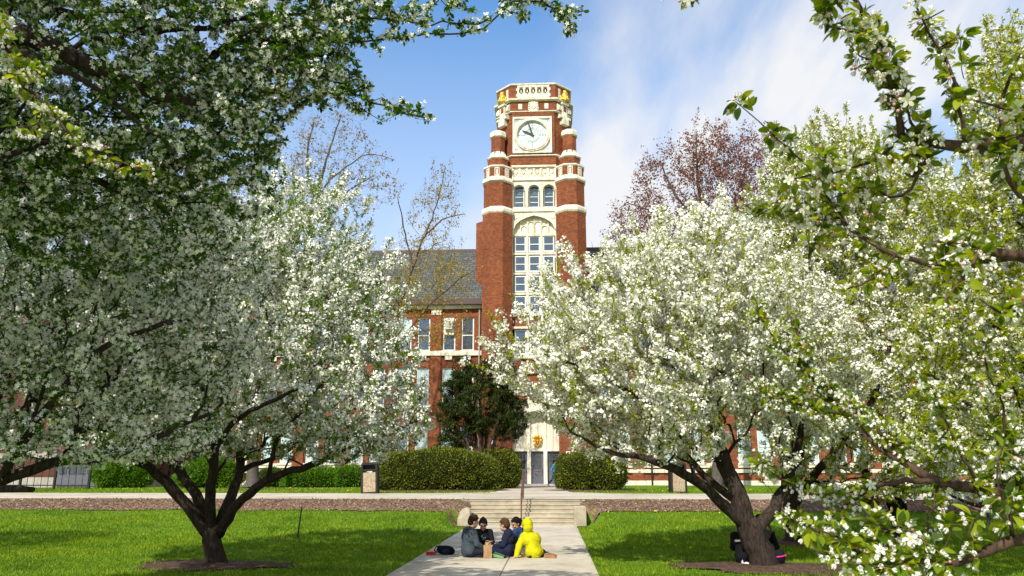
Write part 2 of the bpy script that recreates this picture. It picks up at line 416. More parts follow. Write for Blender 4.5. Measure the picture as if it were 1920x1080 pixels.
class Skeleton:
    def __init__(s, rng):
        s.rng = rng; s.pos = np.zeros((0, 3)); s.par = []; s.plen = np.zeros(0); s.rmin = []
    def _push(s, p, par, r):
        i = len(s.par)
        L = 0 if par < 0 else s.plen[par] + np.linalg.norm(p - s.pos[par])
        s.pos = np.vstack([s.pos, p]); s.par.append(par); s.plen = np.append(s.plen, L); s.rmin.append(r)
        return i
    def limb(s, pts, rad, jit=.015, start=None, step=.16):
        """polyline limb; starts at the nearest existing node unless it is the first"""
        q, r = resample(pts, rad, step)
        par = -1
        if len(s.par):
            par = int(np.argmin(((s.pos - q[0])**2).sum(1))) if start is None else start
        for k, (p, rr) in enumerate(zip(q, r)):
            p = p + s.rng.normal(size=3) * jit * (k > 0)
            par = s._push(p, par, rr)
        return par
    def grow(s, targets, bf=.35, step=.22, jit=.03, maxd=None, sag=0.0):
        T = np.asarray(targets, float); N = len(T)
        done = np.zeros(N, bool); cost = np.full(N, 1e9); near = np.zeros(N, int)
        posl = [p for p in s.pos]; plen = list(s.plen); par = s.par; rmin = s.rmin
        def upd(idx0, idx1):
            for b0 in range(idx0, idx1, 200):
                b1 = min(idx1, b0 + 200)
                Q = np.array(posl[b0:b1]); L = np.array(plen[b0:b1])
                d = np.sqrt(((T[:, None] - Q[None])**2).sum(2)) + bf * L[None]
                k = d.argmin(1); m = d[np.arange(N), k]; b = m < cost
                cost[b] = m[b]; near[b] = k[b] + b0
        upd(0, len(posl))
        for _ in range(N):
            c = np.where(done, 1e9, cost); i = int(c.argmin())
            done[i] = True
            a = near[i]; A = posl[a]; B = T[i]; D = np.linalg.norm(B - A)
            if maxd and D > maxd: continue
            k = max(1, int(D / step)); n0 = len(posl); p = a
            for j in range(1, k + 1):
                t = j / k
                q = A + (B - A) * t + s.rng.normal(size=3) * jit * (j < k)
                q[2] += sag * math.sin(PI * t) * D
                posl.append(q); plen.append(plen[p] + np.linalg.norm(q - posl[p])); par.append(p); rmin.append(0); p = len(posl) - 1
            upd(n0, len(posl))
        s.pos = np.array(posl); s.plen = np.array(plen)
    def tips(s):
        ch = np.zeros(len(s.par), int)
        for p in s.par:
            if p >= 0: ch[p] += 1
        return np.where(ch == 0)[0]
    def shoots(s, idx, dirs, lens, step=.12, jit=.015):
        for i, d, L in zip(idx, dirs, lens):
            k = max(2, int(L / step)); p = int(i); q = s.pos[i].copy()
            newp = []
            for j in range(k):
                q = q + d * L / k + s.rng.normal(size=3) * jit
                newp.append(q.copy())
            n0 = len(s.par)
            s.pos = np.vstack([s.pos, np.array(newp)])
            L0 = s.plen[i]
            s.plen = np.concatenate([s.plen, L0 + np.arange(1, k+1) * L / k])
            for j in range(k): s.par.append(p if j == 0 else n0 + j - 1); s.rmin.append(0)
    def radii(s, rtip=.004, ex=.45, rmax=9):
        n = len(s.par); cnt = np.zeros(n); par = np.array(s.par)
        ch = np.zeros(n, int)
        for p in par:
            if p >= 0: ch[p] += 1
        cnt[ch == 0] = 1
        for i in range(n - 1, -1, -1):
            if par[i] >= 0: cnt[par[i]] += cnt[i]
        r = np.minimum(rtip * cnt ** ex, rmax)
        rm = np.array(s.rmin)
        r = np.where(rm > 0, rm, r)
        for i in range(n):                     # a child is never thicker than what carries it
            if par[i] >= 0: r[i] = min(r[i], r[par[i]] * 1.0 if rm[i] == 0 else r[i])
        s.r = r; s.cnt = cnt
        return r
    def mesh(s, name, mat, parent, flare=None, lump=0.0):
        n = len(s.par); par = np.array(s.par); r = s.r
        kids = [[] for _ in range(n)]
        for i in range(n):
            if par[i] >= 0: kids[par[i]].append(i)
        V = []; Lp = []; Z = []; off = 0
        starts = [i for i in range(n) if par[i] < 0]
        stack = [(i, -1) for i in starts]
        while stack:
            i, p = stack.pop()
            chain = [p] if p >= 0 else []
            c = i
            while True:
                chain.append(c)
                if not kids[c]: break
                k = sorted(kids[c], key=lambda q: -s.cnt[q] - 1000*r[q])
                for o in k[1:]: stack.append((o, c))
                c = k[0]
            pts = s.pos[chain]; rr = r[chain].copy()
            if p >= 0 and len(rr) > 1: rr[0] = rr[1]
            if len(pts) < 2: continue
            big = rr.max(); ns = 12 if big > .09 else 7 if big > .03 else 5 if big > .012 else 3
            d = np.gradient(pts, axis=0); d = unit(d)
            a = np.where(np.abs(d[:, 2:3]) < .95, np.array([[0, 0, 1.]]), np.array([[1., 0, 0]]))
            e1 = unit(np.cross(a, d)); 
            for j in range(1, len(e1)):
                if (e1[j] * e1[j-1]).sum() < 0: e1[j] *= -1
            e2 = np.cross(d, e1)
            an = np.arange(ns) * 2 * PI / ns
            rad = rr[:, None] * np.ones((1, ns))
            if lump and big > .05:
                ph = s.rng.uniform(0, 6.28, 4)
                rad = rad * (1 + lump * (np.sin(3*an[None] + ph[0] + 2*s.plen[chain][:, None]) * .6 + np.sin(5*an[None] + ph[1] - 3*s.plen[chain][:, None]) * .4 + .5*np.sin(7*s.plen[chain][:, None] + ph[2])))
            if flare is not None and p < 0:
                rad = rad * (1 + flare * np.exp(-s.plen[chain] / .22))[:, None] * (1 + .25 * np.exp(-s.plen[chain] / .25)[:, None] * np.sin(4*an[None] + 1.1))
            ring = pts[:, None] + rad[:, :, None] * (np.cos(an)[None, :, None] * e1[:, None] + np.sin(an)[None, :, None] * e2[:, None])
            m = len(pts); V.append(ring.reshape(-1, 3))
            ii = np.arange(m - 1)[:, None] * ns; jj = np.arange(ns)[None]; j2 = (jj + 1) % ns
            q = np.stack([ii + jj, ii + j2, ii + ns + j2, ii + ns + jj], -1).reshape(-1, 4) + off
            Lp.append(q.ravel()); Z.append(np.full(len(q), 4))
            capf = np.arange(ns) + (m-1)*ns + off
            Lp.append(capf); Z.append(np.array([ns]))
            off += m * ns
        me = raw_mesh(name, np.concatenate(V), np.concatenate(Lp), np.concatenate(Z), mat, smooth=True)
        return link(bpy.data.objects.new(name, me), parent)
    def spurs(s, rmax=.014, spacing=.05, lo=0.0):
        """points along thin twigs: position, twig direction"""
        par = np.array(s.par); i = np.where((par >= 0) & (s.r < rmax) & (s.r >= lo))[0]
        A = s.pos[par[i]]; B = s.pos[i]; L = np.linalg.norm(B - A, axis=1)
        k = s.rng.poisson(L / spacing)
        A = np.repeat(A, k, 0); B = np.repeat(B, k, 0)
        t = s.rng.uniform(size=(len(A), 1))
        return A + (B - A) * t, unit(B - A)

# templates -------------------------------------------------------
def star_flower():
    v = [(0, 0, -.18)]; f = []
    for i in range(5):
        a = 2*PI*i/5
        for da, rr, z in ((-.45, .72, .02), (0, 1.05, .12), (.45, .72, .02)):
            v.append((rr*math.cos(a+da), rr*math.sin(a+da), z))
        b = 1 + 3*i; f.append((0, b, b+1, b+2))
    return v, f
def penta_flower():
    v = [(math.cos(2*PI*i/5)*(1.0 if i % 2 else .82), math.sin(2*PI*i/5)*(1.0 if i % 2 else .82), .15*(-1)**i) for i in range(5)]
    return v, [tuple(range(5))]
LEAF_MID = ([(0, 0, 0), (.45, .26, .08), (1, 0, -.06), (.45, -.26, .08)], [(0, 2, 1), (0, 3, 2)])
def leaf_near(w=.34, curl=-.25):
    v = []; f = []
    prof = [(0, 0), (.12, .5), (.32, .95), (.55, 1.0), (.78, .68), (.92, .3), (1, 0)]
    for t, k in prof:
        z = curl * t * t
        v += [(t, -w*k, z + .16*k*w*2), (t, 0, z), (t, w*k, z + .16*k*w*2)]
    for i in range(len(prof) - 1):
        a = 3*i; b = a + 3
        f += [(a, b, b+1, a+1), (a+1, b+1, b+2, a+2)]
    return v, f
STAR, PENTA = star_flower(), penta_flower()

def blossom(sp, td, rng, sc_f, sc_l, per=5, lper=4, rad=.045, fr=.021, ll=.05, tmpl=PENTA, buds=0.0, up=.35, leaf_tm=LEAF_MID, keepf=1.0, clump=None):
    """flower clusters and leaves round the spur points sp (twig direction td)"""
    n = len(sp)
    if n == 0: return
    rd = unit(rng.normal(size=(n, 3))); rd = unit(rd - (rd * td).sum(1, keepdims=True) * td + np.array([0, 0, up]))
    has = rng.uniform(size=n) < keepf
    if clump:
        fld = wob(sp, clump[0], rng.uniform(0, 6.28, 4)) + .5*wob(sp, clump[0]*2.3, rng.uniform(0, 6.28, 4))
        has &= fld + rng.normal(size=n)*.12 > clump[1]
    c = np.repeat((sp + rd * rad * .8)[has], per, 0); rr = np.repeat(rd[has], per, 0); m = len(c)
    off = rng.normal(size=(m, 3)) * rad * .62
    pos = c + off
    nr = unit(off / (rad + 1e-9) * .9 + rr * 1.1 + rng.normal(size=(m, 3)) * .45)
    keep = rng.uniform(size=m) > .18
    pos, nr = pos[keep], nr[keep]; m = len(pos)
    ib = rng.uniform(size=m) < buds
    sc_f.add(*tmpl, pos[~ib], frames(nr[~ib], rng), fr * rng.uniform(.5, 1.4, (~ib).sum())[:, None] * np.ones((1, 3)))
    if ib.any():
        sc_f.add(*PENTA, pos[ib], frames(nr[ib], rng), fr * .55 * rng.uniform(.8, 1.3, ib.sum())[:, None] * np.ones((1, 3)), 1)
    q = np.repeat(sp, lper, 0); qd = np.repeat(rd, lper, 0); k = len(q)
    d = unit(qd * .6 + rng.normal(size=(k, 3)) * .75 + np.array([0, 0, .15]))
    keep = rng.uniform(size=k) > .15
    q, d = q[keep], d[keep]; k = len(q)
    upv = unit(np.array([0, 0, 1.]) + rng.normal(size=(k, 3)) * .5)
    sc_l.add(*leaf_tm, q + d * .012 + rng.normal(size=(k, 3)) * .012, frames_dir(d, upv), ll * rng.uniform(.6, 1.25, k)[:, None] * np.ones((1, 3)))

def wob(p, k, ph):
    return (np.sin(p[:, 0]*k + ph[0]) * np.sin(p[:, 1]*k*1.1 + ph[1]) + np.sin(p[:, 2]*k*1.2 + ph[2]) * np.sin((p[:, 0]+p[:, 1])*k*.8 + ph[3])) * .5

def ell_px(u, v, D, ru, rv, rd):
    """ellipsoid centred where the photo shows it: radii in photo pixels, depth in metres"""
    k = mpp(v, D)
    return (P(u, v, D), (ru * k, rd, rv * k))
def sample(ells, n, rng, shell=.45, gap=.0, gk=1.6, floor=None):
    vol = np.array([a[1][0]*a[1][1]*a[1][2] for a in ells]) ** .8; vol /= vol.sum()
    ph = rng.uniform(0, 6.28, 4); out = []
    while sum(map(len, out)) < n:
        k = rng.choice(len(ells), size=n, p=vol)
        c = np.array([e[0] for e in ells])[k]; r = np.array([e[1] for e in ells])[k]
        d = unit(rng.normal(size=(n, 3))); t = rng.uniform(size=(n, 1)) ** (1/3)
        t = 1 - (1 - t) * (1 - shell)
        p = c + d * r * t
        ok = wob(p, gk, ph) > -1 + gap
        if floor is not None: ok &= p[:, 2] > floor + rng.uniform(-.25, .25, n)
        out.append(p[ok])
    return np.concatenate(out)[:n]

def crab_tree(name, label, group, base, limbs, ells, n, seed, spacing=.055, per=5, lper=3, fr=.022, ll=.05, buds=.02, leafmat='leaf', tmpl=PENTA,
              shoots=120, slen=(.3, .8), upk=.9, gap=.35, rtip=.0035, rad=.05, flare=.5, shell=.45, keepf=1.0, leaf_tm=LEAF_MID, floor=None, clump=(6.0, -.12), bf=.3, center=None, extra=None, upper=None):
    rng = np.random.default_rng(seed)
    s = Skeleton(rng)
    for pts, rd in limbs: s.limb(pts, rd)
    s.grow(sample(ells, n, rng, shell, gap, floor=floor), bf=bf)
    if extra:
        for pts, rd in extra: s.limb(pts, rd, step=.1)
    if shoots:
        tp = s.tips(); cen = np.mean([e[0] for e in ells], 0) if center is None else np.array(center)
        sc = s.pos[tp, 2] + rng.normal(size=len(tp)) * .5
        w = unit(s.pos[tp] - cen)
        order = np.argsort(-(w[:, 2] + rng.normal(size=len(tp)) * .35 + np.linalg.norm(s.pos[tp] - cen, axis=1) * .25))[:shoots]
        ii = tp[order]; d = unit(w[order] * .7 + np.array([0, 0, upk]) + rng.normal(size=(len(ii), 3)) * .3)
        s.shoots(ii, d, rng.uniform(*slen, len(ii)))
    s.radii(rtip)
    root = empty(name, tuple(base), 0, label, 'tree', group)
    inv = Matrix.Translation(-Vector(base))
    s.pos = s.pos - np.array(base)
    s.mesh('trunk', MT['bark'], root, flare, .10)
    sf, sl = Scatter(), Scatter()
    sp, td = s.spurs(.016, spacing)
    blossom(sp, td, rng, sf, sl, per, lper, rad, fr, ll, tmpl, buds, leaf_tm=leaf_tm, keepf=keepf, clump=clump)
    sl.build('leaves', MT[leafmat], root)
    sf.build('blossoms', [MT['petal'], MT['bud']], root)
    return root

def px(l, D=None):
    """limb given as (u, v, D, radius in photo px) rows"""
    pts = [P(u, v, d) for u, v, d, r in l]; rad = [r * mpp(v, d) for u, v, d, r in l]
    return pts, rad

def V3(*a): return np.array(a, float)
GRP = 'white flowering crabapple trees'
def gbase(u, v, D):
    p = P(u, v, D); p[2] = float(H(p[0], p[1])); return p

def build_crabs():
    # ---- the spreading tree on the left lawn
    b = gbase(405, 1062, 16.0)
    D = 16.0
    T = (396, 985)
    limbs = [
        px([(405, 1066, D, 18), (404, 1040, D, 17), (400, 1010, D, 16), (396, 990, D, 16)]),
        px([(394, 1004, D, 12), (350, 950, 15.9, 10.5), (312, 905, 15.7, 9.5), (280, 875, 15.5, 8.5), (225, 850, 15.2, 6.5), (150, 800, 14.9, 5), (90, 740, 14.6, 3)]),
        px([(396, 992, D, 11), (368, 930, 16.3, 9.5), (335, 885, 16.5, 8.5), (308, 845, 16.6, 7.5), (285, 790, 16.8, 7), (270, 700, 17, 4)]),
        px([(398, 990, D, 11), (393, 940, 15.7, 9.5), (396, 895, 15.4, 9), (400, 850, 15.1, 7.5), (388, 780, 14.8, 7), (380, 690, 14.6, 5), (400, 560, 14.8, 3)]),
        px([(408, 992, D, 11), (420, 960, 16.2, 10), (438, 915, 16.6, 9), (448, 880, 16.8, 8), (452, 830, 17, 7), (480, 740, 17.4, 6), (540, 600, 17.6, 3.5), (570, 480, 17.6, 2)]),
        px([(412, 1000, D, 11), (435, 955, 15.7, 9), (480, 915, 15.5, 8), (530, 888, 15.3, 7), (596, 867, 15.2, 6.5), (650, 838, 15.3, 5), (720, 815, 15.5, 4), (780, 790, 15.7, 2.5)]),
        px([(448, 884, 16.8, 6), (490, 865, 17.2, 5), (540, 845, 17.5, 4), (600, 780, 17.8, 3), (680, 690, 17.8, 2)]),
        px([(400, 850, 15.1, 6), (430, 800, 14.6, 5), (470, 770, 14.2, 4.5), (560, 730, 14, 3)]),
        px([(308, 850, 16.6, 5), (275, 820, 16.9, 4), (230, 790, 17.2, 3)]),
    ]
    ells = [ell_px(420, 640, 16, 270, 190, 2.9), ell_px(560, 600, 16.4, 150, 220, 2.2), ell_px(700, 725, 15.8, 105, 125, 1.5), ell_px(610, 760, 15.4, 110, 90, 1.6),
            ell_px(250, 740, 15.4, 170, 110, 2.0), ell_px(580, 440, 16.4, 110, 90, 1.4), ell_px(450, 800, 15.8, 220, 55, 2.0), ell_px(720, 770, 15.8, 100, 90, 1.4), ell_px(290, 835, 15.5, 180, 36, 1.6), ell_px(580, 832, 15.6, 170, 40, 1.6), ell_px(640, 640, 16.2, 130, 140, 1.8)]
    crab_tree('crabapple_tree', 'white crabapple with bare multiple stems fanning low from one trunk on the left lawn', GRP, b, limbs, ells, 5200, 3,
              spacing=.045, per=11, lper=7, rad=.070, fr=.026, ll=.055, buds=.01, shoots=460, slen=(.25, .85), upk=.5, gap=.55, flare=.15, clump=(6.5, -.05))
    # ---- leaning tree right of the path
    D = 15.6
    b = gbase(1432, 1066, D)
    limbs = [
        px([(1437, 1072, D, 26), (1424, 1035, D, 23), (1408, 1000, D, 22), (1396, 975, D, 21)]),
        px([(1402, 985, D, 19), (1388, 935, 15.6, 16), (1368, 890, 15.7, 15), (1352, 850, 15.8, 14), (1335, 790, 15.9, 11), (1318, 700, 16, 9), (1300, 600, 16, 6), (1290, 500, 16, 3)]),
        px([(1393, 985, D, 11), (1345, 935, 15.3, 10), (1300, 898, 15.1, 9), (1262, 878, 15, 8), (1210, 862, 14.9, 6), (1150, 850, 14.9, 4), (1090, 820, 15, 2.5)]),
        px([(1380, 935, 15.6, 9), (1345, 912, 15.9, 7), (1320, 890, 16.1, 6), (1296, 865, 16.2, 5.5), (1270, 835, 16.3, 4), (1200, 780, 16.5, 3)]),
        px([(1358, 860, 15.7, 10), (1325, 850, 15.3, 8), (1290, 830, 15, 6), (1220, 760, 14.7, 4.5), (1120, 700, 14.6, 3), (1010, 660, 14.8, 2)]),
        px([(1412, 1005, D, 13), (1440, 965, 15.8, 11), (1465, 925, 16, 11), (1485, 880, 16.2, 9), (1500, 820, 16.4, 6), (1505, 720, 16.6, 4)]),
        px([(1340, 800, 15.9, 8), (1300, 740, 16.4, 6), (1240, 660, 16.8, 4), (1180, 560, 17, 2.5)]),
    ]
    ells = [ell_px(1190, 655, 15.8, 175, 170, 2.4), ell_px(1300, 590, 16, 160, 160, 2.2), ell_px(1100, 745, 15.2, 110, 70, 1.6), ell_px(1500, 700, 16.4, 110, 150, 1.8), ell_px(1330, 470, 16.2, 90, 60, 1.2), ell_px(1390, 640, 16, 140, 170, 2.4),
            ell_px(1010, 690, 15, 80, 65, 1.0), ell_px(1220, 790, 15.3, 140, 75, 1.8), ell_px(1440, 800, 16, 90, 90, 1.5), ell_px(1060, 600, 15.6, 60, 60, .9), ell_px(1170, 815, 15, 110, 60, 1.2), ell_px(1250, 825, 15.3, 130, 50, 1.4), ell_px(1150, 862, 14.8, 50, 24, .5), ell_px(1190, 720, 15.4, 190, 130, 2.2)]
    crab_tree('crabapple_tree', 'leaning thick trunked white crabapple right of the path with two people behind it', GRP, b, limbs, ells, 4600, 11,
              spacing=.044, per=13, lper=6, rad=.072, fr=.027, ll=.055, buds=.01, shoots=620, slen=(.3, .95), upk=.6, gap=.58, flare=.12, clump=(6.5, -.10), leafmat='leaf_yel')
    # ---- tall tree behind it, more leaf, shoots pointing up
    D = 20.5
    b = gbase(1488, 1018, D)
    limbs = [
        px([(1490, 1022, D, 17), (1487, 985, D, 15), (1484, 950, D, 14), (1490, 900, D, 13), (1500, 820, D, 11), (1520, 700, 20.4, 8), (1540, 560, 20.3, 5.5), (1545, 400, 20.3, 3)]),
        px([(1487, 950, D, 9), (1520, 900, 20.2, 8), (1570, 840, 20, 7), (1640, 740, 19.6, 5), (1680, 600, 19.4, 3.5), (1700, 450, 19.4, 2)]),
        px([(1488, 900, D, 8), (1460, 840, 20.8, 7), (1430, 740, 21, 5), (1420, 600, 21.2, 3), (1430, 480, 21.2, 2)]),
        px([(1500, 820, D, 7), (1560, 760, 21.2, 6), (1620, 650, 21.8, 4), (1640, 500, 22, 2.5)]),
    ]
    ells = [ell_px(1600, 600, 20.3, 190, 240, 3.4), ell_px(1560, 420, 20.3, 130, 170, 2.4), ell_px(1680, 480, 20, 130, 170, 2.4), ell_px(1640, 800, 20, 210, 140, 2.8), ell_px(1690, 700, 19.6, 170, 170, 2.6), ell_px(1470, 500, 20.8, 80, 130, 1.6)]
    crab_tree('crabapple_tree', 'tall spiky crabapple with greenish blossom behind the leaning trunk', GRP, b, limbs, ells, 5600, 21,
              spacing=.052, per=8, lper=11, rad=.07, fr=.028, ll=.068, buds=.08, shoots=520, slen=(.4, 1.1), upk=1.5, gap=.40, leafmat='leaf_yel', flare=.4)
    # ---- tree at the right margin, reaching above the frame
    D = 13.5
    b = gbase(2080, 1060, D)
    limbs = [
        px([(2080, 1095, D, 24), (2075, 1000, D, 21), (2060, 900, D, 19), (2030, 760, D, 14), (1990, 600, 13.6, 9), (1960, 420, 13.8, 6), (1940, 200, 13.9, 3)]),
        px([(2068, 950, D, 12), (2000, 880, 13.2, 9), (1920, 820, 13, 7), (1820, 760, 13, 4.5), (1740, 700, 13.2, 2.5)]),
        px([(2050, 860, D, 11), (1960, 740, 13.8, 8), (1870, 620, 14, 5), (1800, 480, 14, 3)]),
        px([(2010, 690, D, 9), (2040, 500, 13.6, 6), (2060, 300, 13.6, 4), (2050, 80, 13.6, 2)]),
    ]
    ells = [ell_px(1890, 560, 13.7, 150, 230, 2.0), ell_px(1930, 260, 13.8, 100, 210, 1.6), ell_px(1990, 420, 13.6, 150, 260, 2.0), ell_px(1840, 680, 13.2, 150, 150, 1.8), ell_px(1790, 790, 13, 120, 70, 1.2), ell_px(1800, 470, 14, 90, 110, 1.2), ell_px(2060, 640, 13.6, 150, 240, 2.0)]
    crab_tree('crabapple_tree', 'tall upright crabapple at the right margin reaching the top of the picture', GRP, b, limbs, ells, 4600, 31,
              spacing=.052, per=7, lper=11, rad=.06, fr=.025, ll=.062, buds=.10, shoots=380, slen=(.3, .9), upk=1.3, gap=.40, leafmat='leaf_yel', flare=.4, tmpl=STAR)
    # ---- low shaded crown at the right, beyond the lawn
    D = 25
    b = gbase(1890, 992, D)
    limbs = [px([(1890, 996, D, 13), (1888, 960, D, 12), (1880, 920, D, 11), (1850, 850, D, 7), (1810, 760, D, 4), (1790, 690, D, 2)]),
             px([(1884, 940, D, 6), (1850, 950, 24.6, 4.5), (1815, 942, 24.3, 3), (1775, 925, 24, 2)]),
             px([(1880, 900, D, 7), (1930, 820, 25.5, 5), (1960, 720, 26, 3)])]
    ells = [ell_px(1825, 780, D, 95, 110, 2.2), ell_px(1930, 780, 25.5, 100, 140, 2.4), ell_px(1800, 905, 24.3, 55, 40, 1.0), ell_px(1770, 840, 24.5, 60, 70, 1.2)]
    crab_tree('crabapple_tree', 'low shaded crabapple at the far right with a branch drooping to the mulch bank', GRP, b, limbs, ells, 2000, 41,
              spacing=.08, per=9, lper=6, rad=.09, fr=.034, ll=.07, buds=.02, shoots=80, slen=(.2, .6), gap=.42, flare=.4)
    # ---- tree at the left edge, low thick limbs
    D = 10.0
    b = gbase(-190, 1120, D)
    limbs = [
        px([(-190, 1170, D, 34), (-180, 1100, D, 31), (-165, 1030, D, 30), (-140, 985, D, 28)]),
        px([(-150, 1000, D, 17), (-70, 945, 9.9, 15), (0, 905, 9.8, 12.5), (60, 880, 9.8, 10), (120, 862, 9.8, 8.5), (190, 848, 9.9, 7), (260, 835, 10, 5.5), (330, 800, 10.1, 5), (420, 760, 10.2, 3)]),
        px([(-60, 940, 9.9, 10), (0, 918, 9.6, 7), (35, 916, 9.5, 6), (60, 922, 9.5, 5)]),
        px([(-140, 985, D, 22), (-70, 860, 10.3, 19), (0, 720, 10.6, 17), (60, 650, 10.8, 13), (140, 560, 11, 9), (230, 450, 11.2, 6), (330, 350, 11.4, 4)]),
        px([(0, 905, 9.8, 9), (40, 830, 9.5, 8), (95, 760, 9.3, 7), (150, 690, 9.2, 5.5), (220, 640, 9.1, 6), (320, 600, 9, 4)]),
        px([(-150, 960, D, 18), (-180, 800, 9.5, 14), (-160, 600, 9.2, 10), (-100, 420, 9, 6)]),
        px([(120, 862, 9.8, 6), (150, 810, 10.2, 5), (190, 740, 10.6, 4), (260, 660, 11, 4)]),
    ]
    ells = [ell_px(120, 540, 10.4, 300, 200, 2.4), ell_px(60, 730, 9.8, 220, 105, 1.8), ell_px(260, 660, 10.4, 210, 130, 1.9), ell_px(360, 470, 11, 150, 150, 1.7), ell_px(-120, 620, 9.6, 220, 220, 1.8), ell_px(300, 800, 10.1, 130, 38, .8), ell_px(380, 620, 11, 110, 110, 1.2), ell_px(150, 450, 10.8, 320, 130, 1.8), ell_px(140, 835, 9.9, 210, 40, 1.2)]
    crab_tree('crabapple_tree', 'shaded crabapple at the left edge with thick low slanting limbs', GRP, b, limbs, ells, 6000, 51,
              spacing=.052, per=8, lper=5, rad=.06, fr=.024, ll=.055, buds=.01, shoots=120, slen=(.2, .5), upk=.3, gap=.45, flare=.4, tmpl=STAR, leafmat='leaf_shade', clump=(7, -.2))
    # ---- next tree of the row, outside the left margin; its shade lies on the lawn
    b = np.array([-16.2, 15.5, 0.0])
    limbs = [([b, b + V3(.1, 0, 1.0), b + V3(.3, .1, 2.2), b + V3(.5, .2, 4.2)], [.2, .17, .14, .04]), ([b + V3(.1, 0, 1.0), b + V3(-.9, .4, 2.2), b + V3(-2, .6, 3.6)], [.13, .1, .03]), ([b + V3(.1, 0, 1.0), b + V3(1.0, -.4, 2.1), b + V3(2.1, -.6, 3.2)], [.13, .1, .03])]
    crab_tree('crabapple_tree', 'crabapple outside the left margin shading the left lawn', GRP, b, limbs, [(b + V3(0, 0, 4.0), (2.9, 2.9, 1.6)), (b + V3(.4, .3, 4.8), (2.0, 2.0, 1.6))], 1500, 71, spacing=.09, per=7, lper=5, rad=.08, fr=.034, ll=.07, leafmat='leaf', shoots=100)
    # ---- overhanging tree, nearest on the left
    D = 6.6
    b = gbase(-620, 1300, D)
    limbs = [
        px([(-620, 1330, D, 60), (-600, 1150, D, 52), (-570, 900, D, 48), (-520, 600, D, 42), (-470, 380, D, 38)]),
        px([(-490, 450, D, 30), (-330, 230, 6.4, 27), (-160, 100, 6.3, 24), (0, 66, 6.3, 20), (120, 98, 6.3, 17), (210, 140, 6.4, 15), (300, 180, 6.6, 10), (380, 194, 6.8, 6), (430, 196, 6.9, 4)]),
        px([(-330, 230, 6.4, 22), (-180, 30, 6.6, 18), (-20, -20, 6.8, 15), (100, 20, 6.9, 11), (200, 50, 7, 9), (280, 62, 7.1, 6), (420, 40, 7.3, 4.5), (540, 30, 7.4, 3)]),
        px([(-470, 420, D, 24), (-250, 330, 7, 19), (-80, 300, 7.2, 15), (60, 310, 7.4, 10), (180, 340, 7.6, 7), (300, 390, 7.8, 4)]),
        px([(0, 80, 6.3, 10), (60, 110, 6.2, 9), (110, 125, 6.1, 6), (230, 200, 6.2, 4), (330, 290, 6.3, 3)]),
        px([(420, 40, 7.3, 3.5), (520, 20, 7.3, 3), (545, 70, 7.3, 2.5), (570, 110, 7.4, 2), (620, 150, 7.4, 2)]),
        ([P(-470, 380, 6.6), np.array([-6.0, 5.4, 6.2]), np.array([-5.6, 4.8, 7.4]), np.array([-5.2, 4.4, 8.4])], [.16, .11, .07, .03]),
        px([(-180, 30, 6.6, 16), (-100, -150, 6.8, 12), (100, -200, 7, 8), (350, -160, 7.2, 6), (560, -100, 7.3, 4), (700, -40, 7.3, 3)]),
    ]
    extra = [
        px([(430, 60, 7.3, 3), (500, 90, 7.3, 3), (560, 120, 7.3, 2.4), (620, 150, 7.3, 2), (680, 185, 7.3, 1.8), (740, 205, 7.3, 1.6), (805, 225, 7.3, 1.4)]),
        px([(560, 120, 7.3, 2.2), (600, 160, 7.4, 2), (640, 180, 7.4, 1.8), (690, 165, 7.4, 1.4)]),
        px([(560, -100, 7.3, 3), (650, -30, 7.2, 2.4), (720, 15, 7.1, 2), (790, 45, 7.1, 1.8), (850, 45, 7.1, 1.6), (915, 40, 7.1, 1.4)]),
        px([(700, -40, 7.3, 2.5), (790, -30, 7.2, 2), (850, 5, 7.2, 1.6), (890, 20, 7.2, 1.4)]),
        px([(700, -60, 7.3, 2.5), (850, -60, 7.3, 2.2), (960, -15, 7.3, 2), (1020, 5, 7.3, 1.7), (1060, 25, 7.3, 1.4), (1100, 15, 7.3, 1.2)]),
        px([(1040, 15, 7.3, 1.5), (1070, 45, 7.3, 1.4), (1072, 70, 7.3, 1.2)]),
        px([(600, -80, 7.3, 2.5), (640, 0, 7.2, 2), (690, 60, 7.2, 1.6), (715, 110, 7.2, 1.3)]),
    ]
    ells = [ell_px(150, 170, 6.9, 270, 170, 1.5), ell_px(420, 120, 7.2, 190, 110, 1.2), ell_px(80, 330, 7.3, 240, 100, 1.2), ell_px(-200, 200, 6.6, 300, 220, 1.6), ell_px(330, 260, 7.2, 200, 90, 1.0),
            ell_px(520, -20, 7.3, 200, 90, 1.0), ell_px(100, -150, 7, 300, 120, 1.2), ell_px(590, 110, 7.3, 90, 80, .7), ell_px(450, 300, 7.6, 90, 110, .8), ell_px(300, 60, 7.4, 300, 110, 1.2), ell_px(500, 60, 7.6, 170, 120, 1.0), ell_px(200, 400, 8, 260, 110, 1.2), ell_px(380, 220, 7.8, 160, 130, 1.0), ell_px(690, 30, 7.2, 60, 50, .5), ell_px(800, 25, 7.1, 70, 32, .4), ell_px(875, 28, 7.1, 50, 24, .3), ell_px(990, -5, 7.3, 70, 26, .35), ell_px(1075, 40, 7.3, 28, 30, .25), ell_px(735, 205, 7.3, 70, 18, .3), ell_px(640, 165, 7.3, 60, 34, .4), ell_px(610, 50, 7.3, 80, 60, .6),
            (np.array([-5.4, 4.8, 7.2]), (2.0, 1.8, 1.0)), (np.array([-6.5, 6.5, 6.0]), (1.6, 1.8, 1.6))]  # unseen high crown above the view, added to shade the foliage below
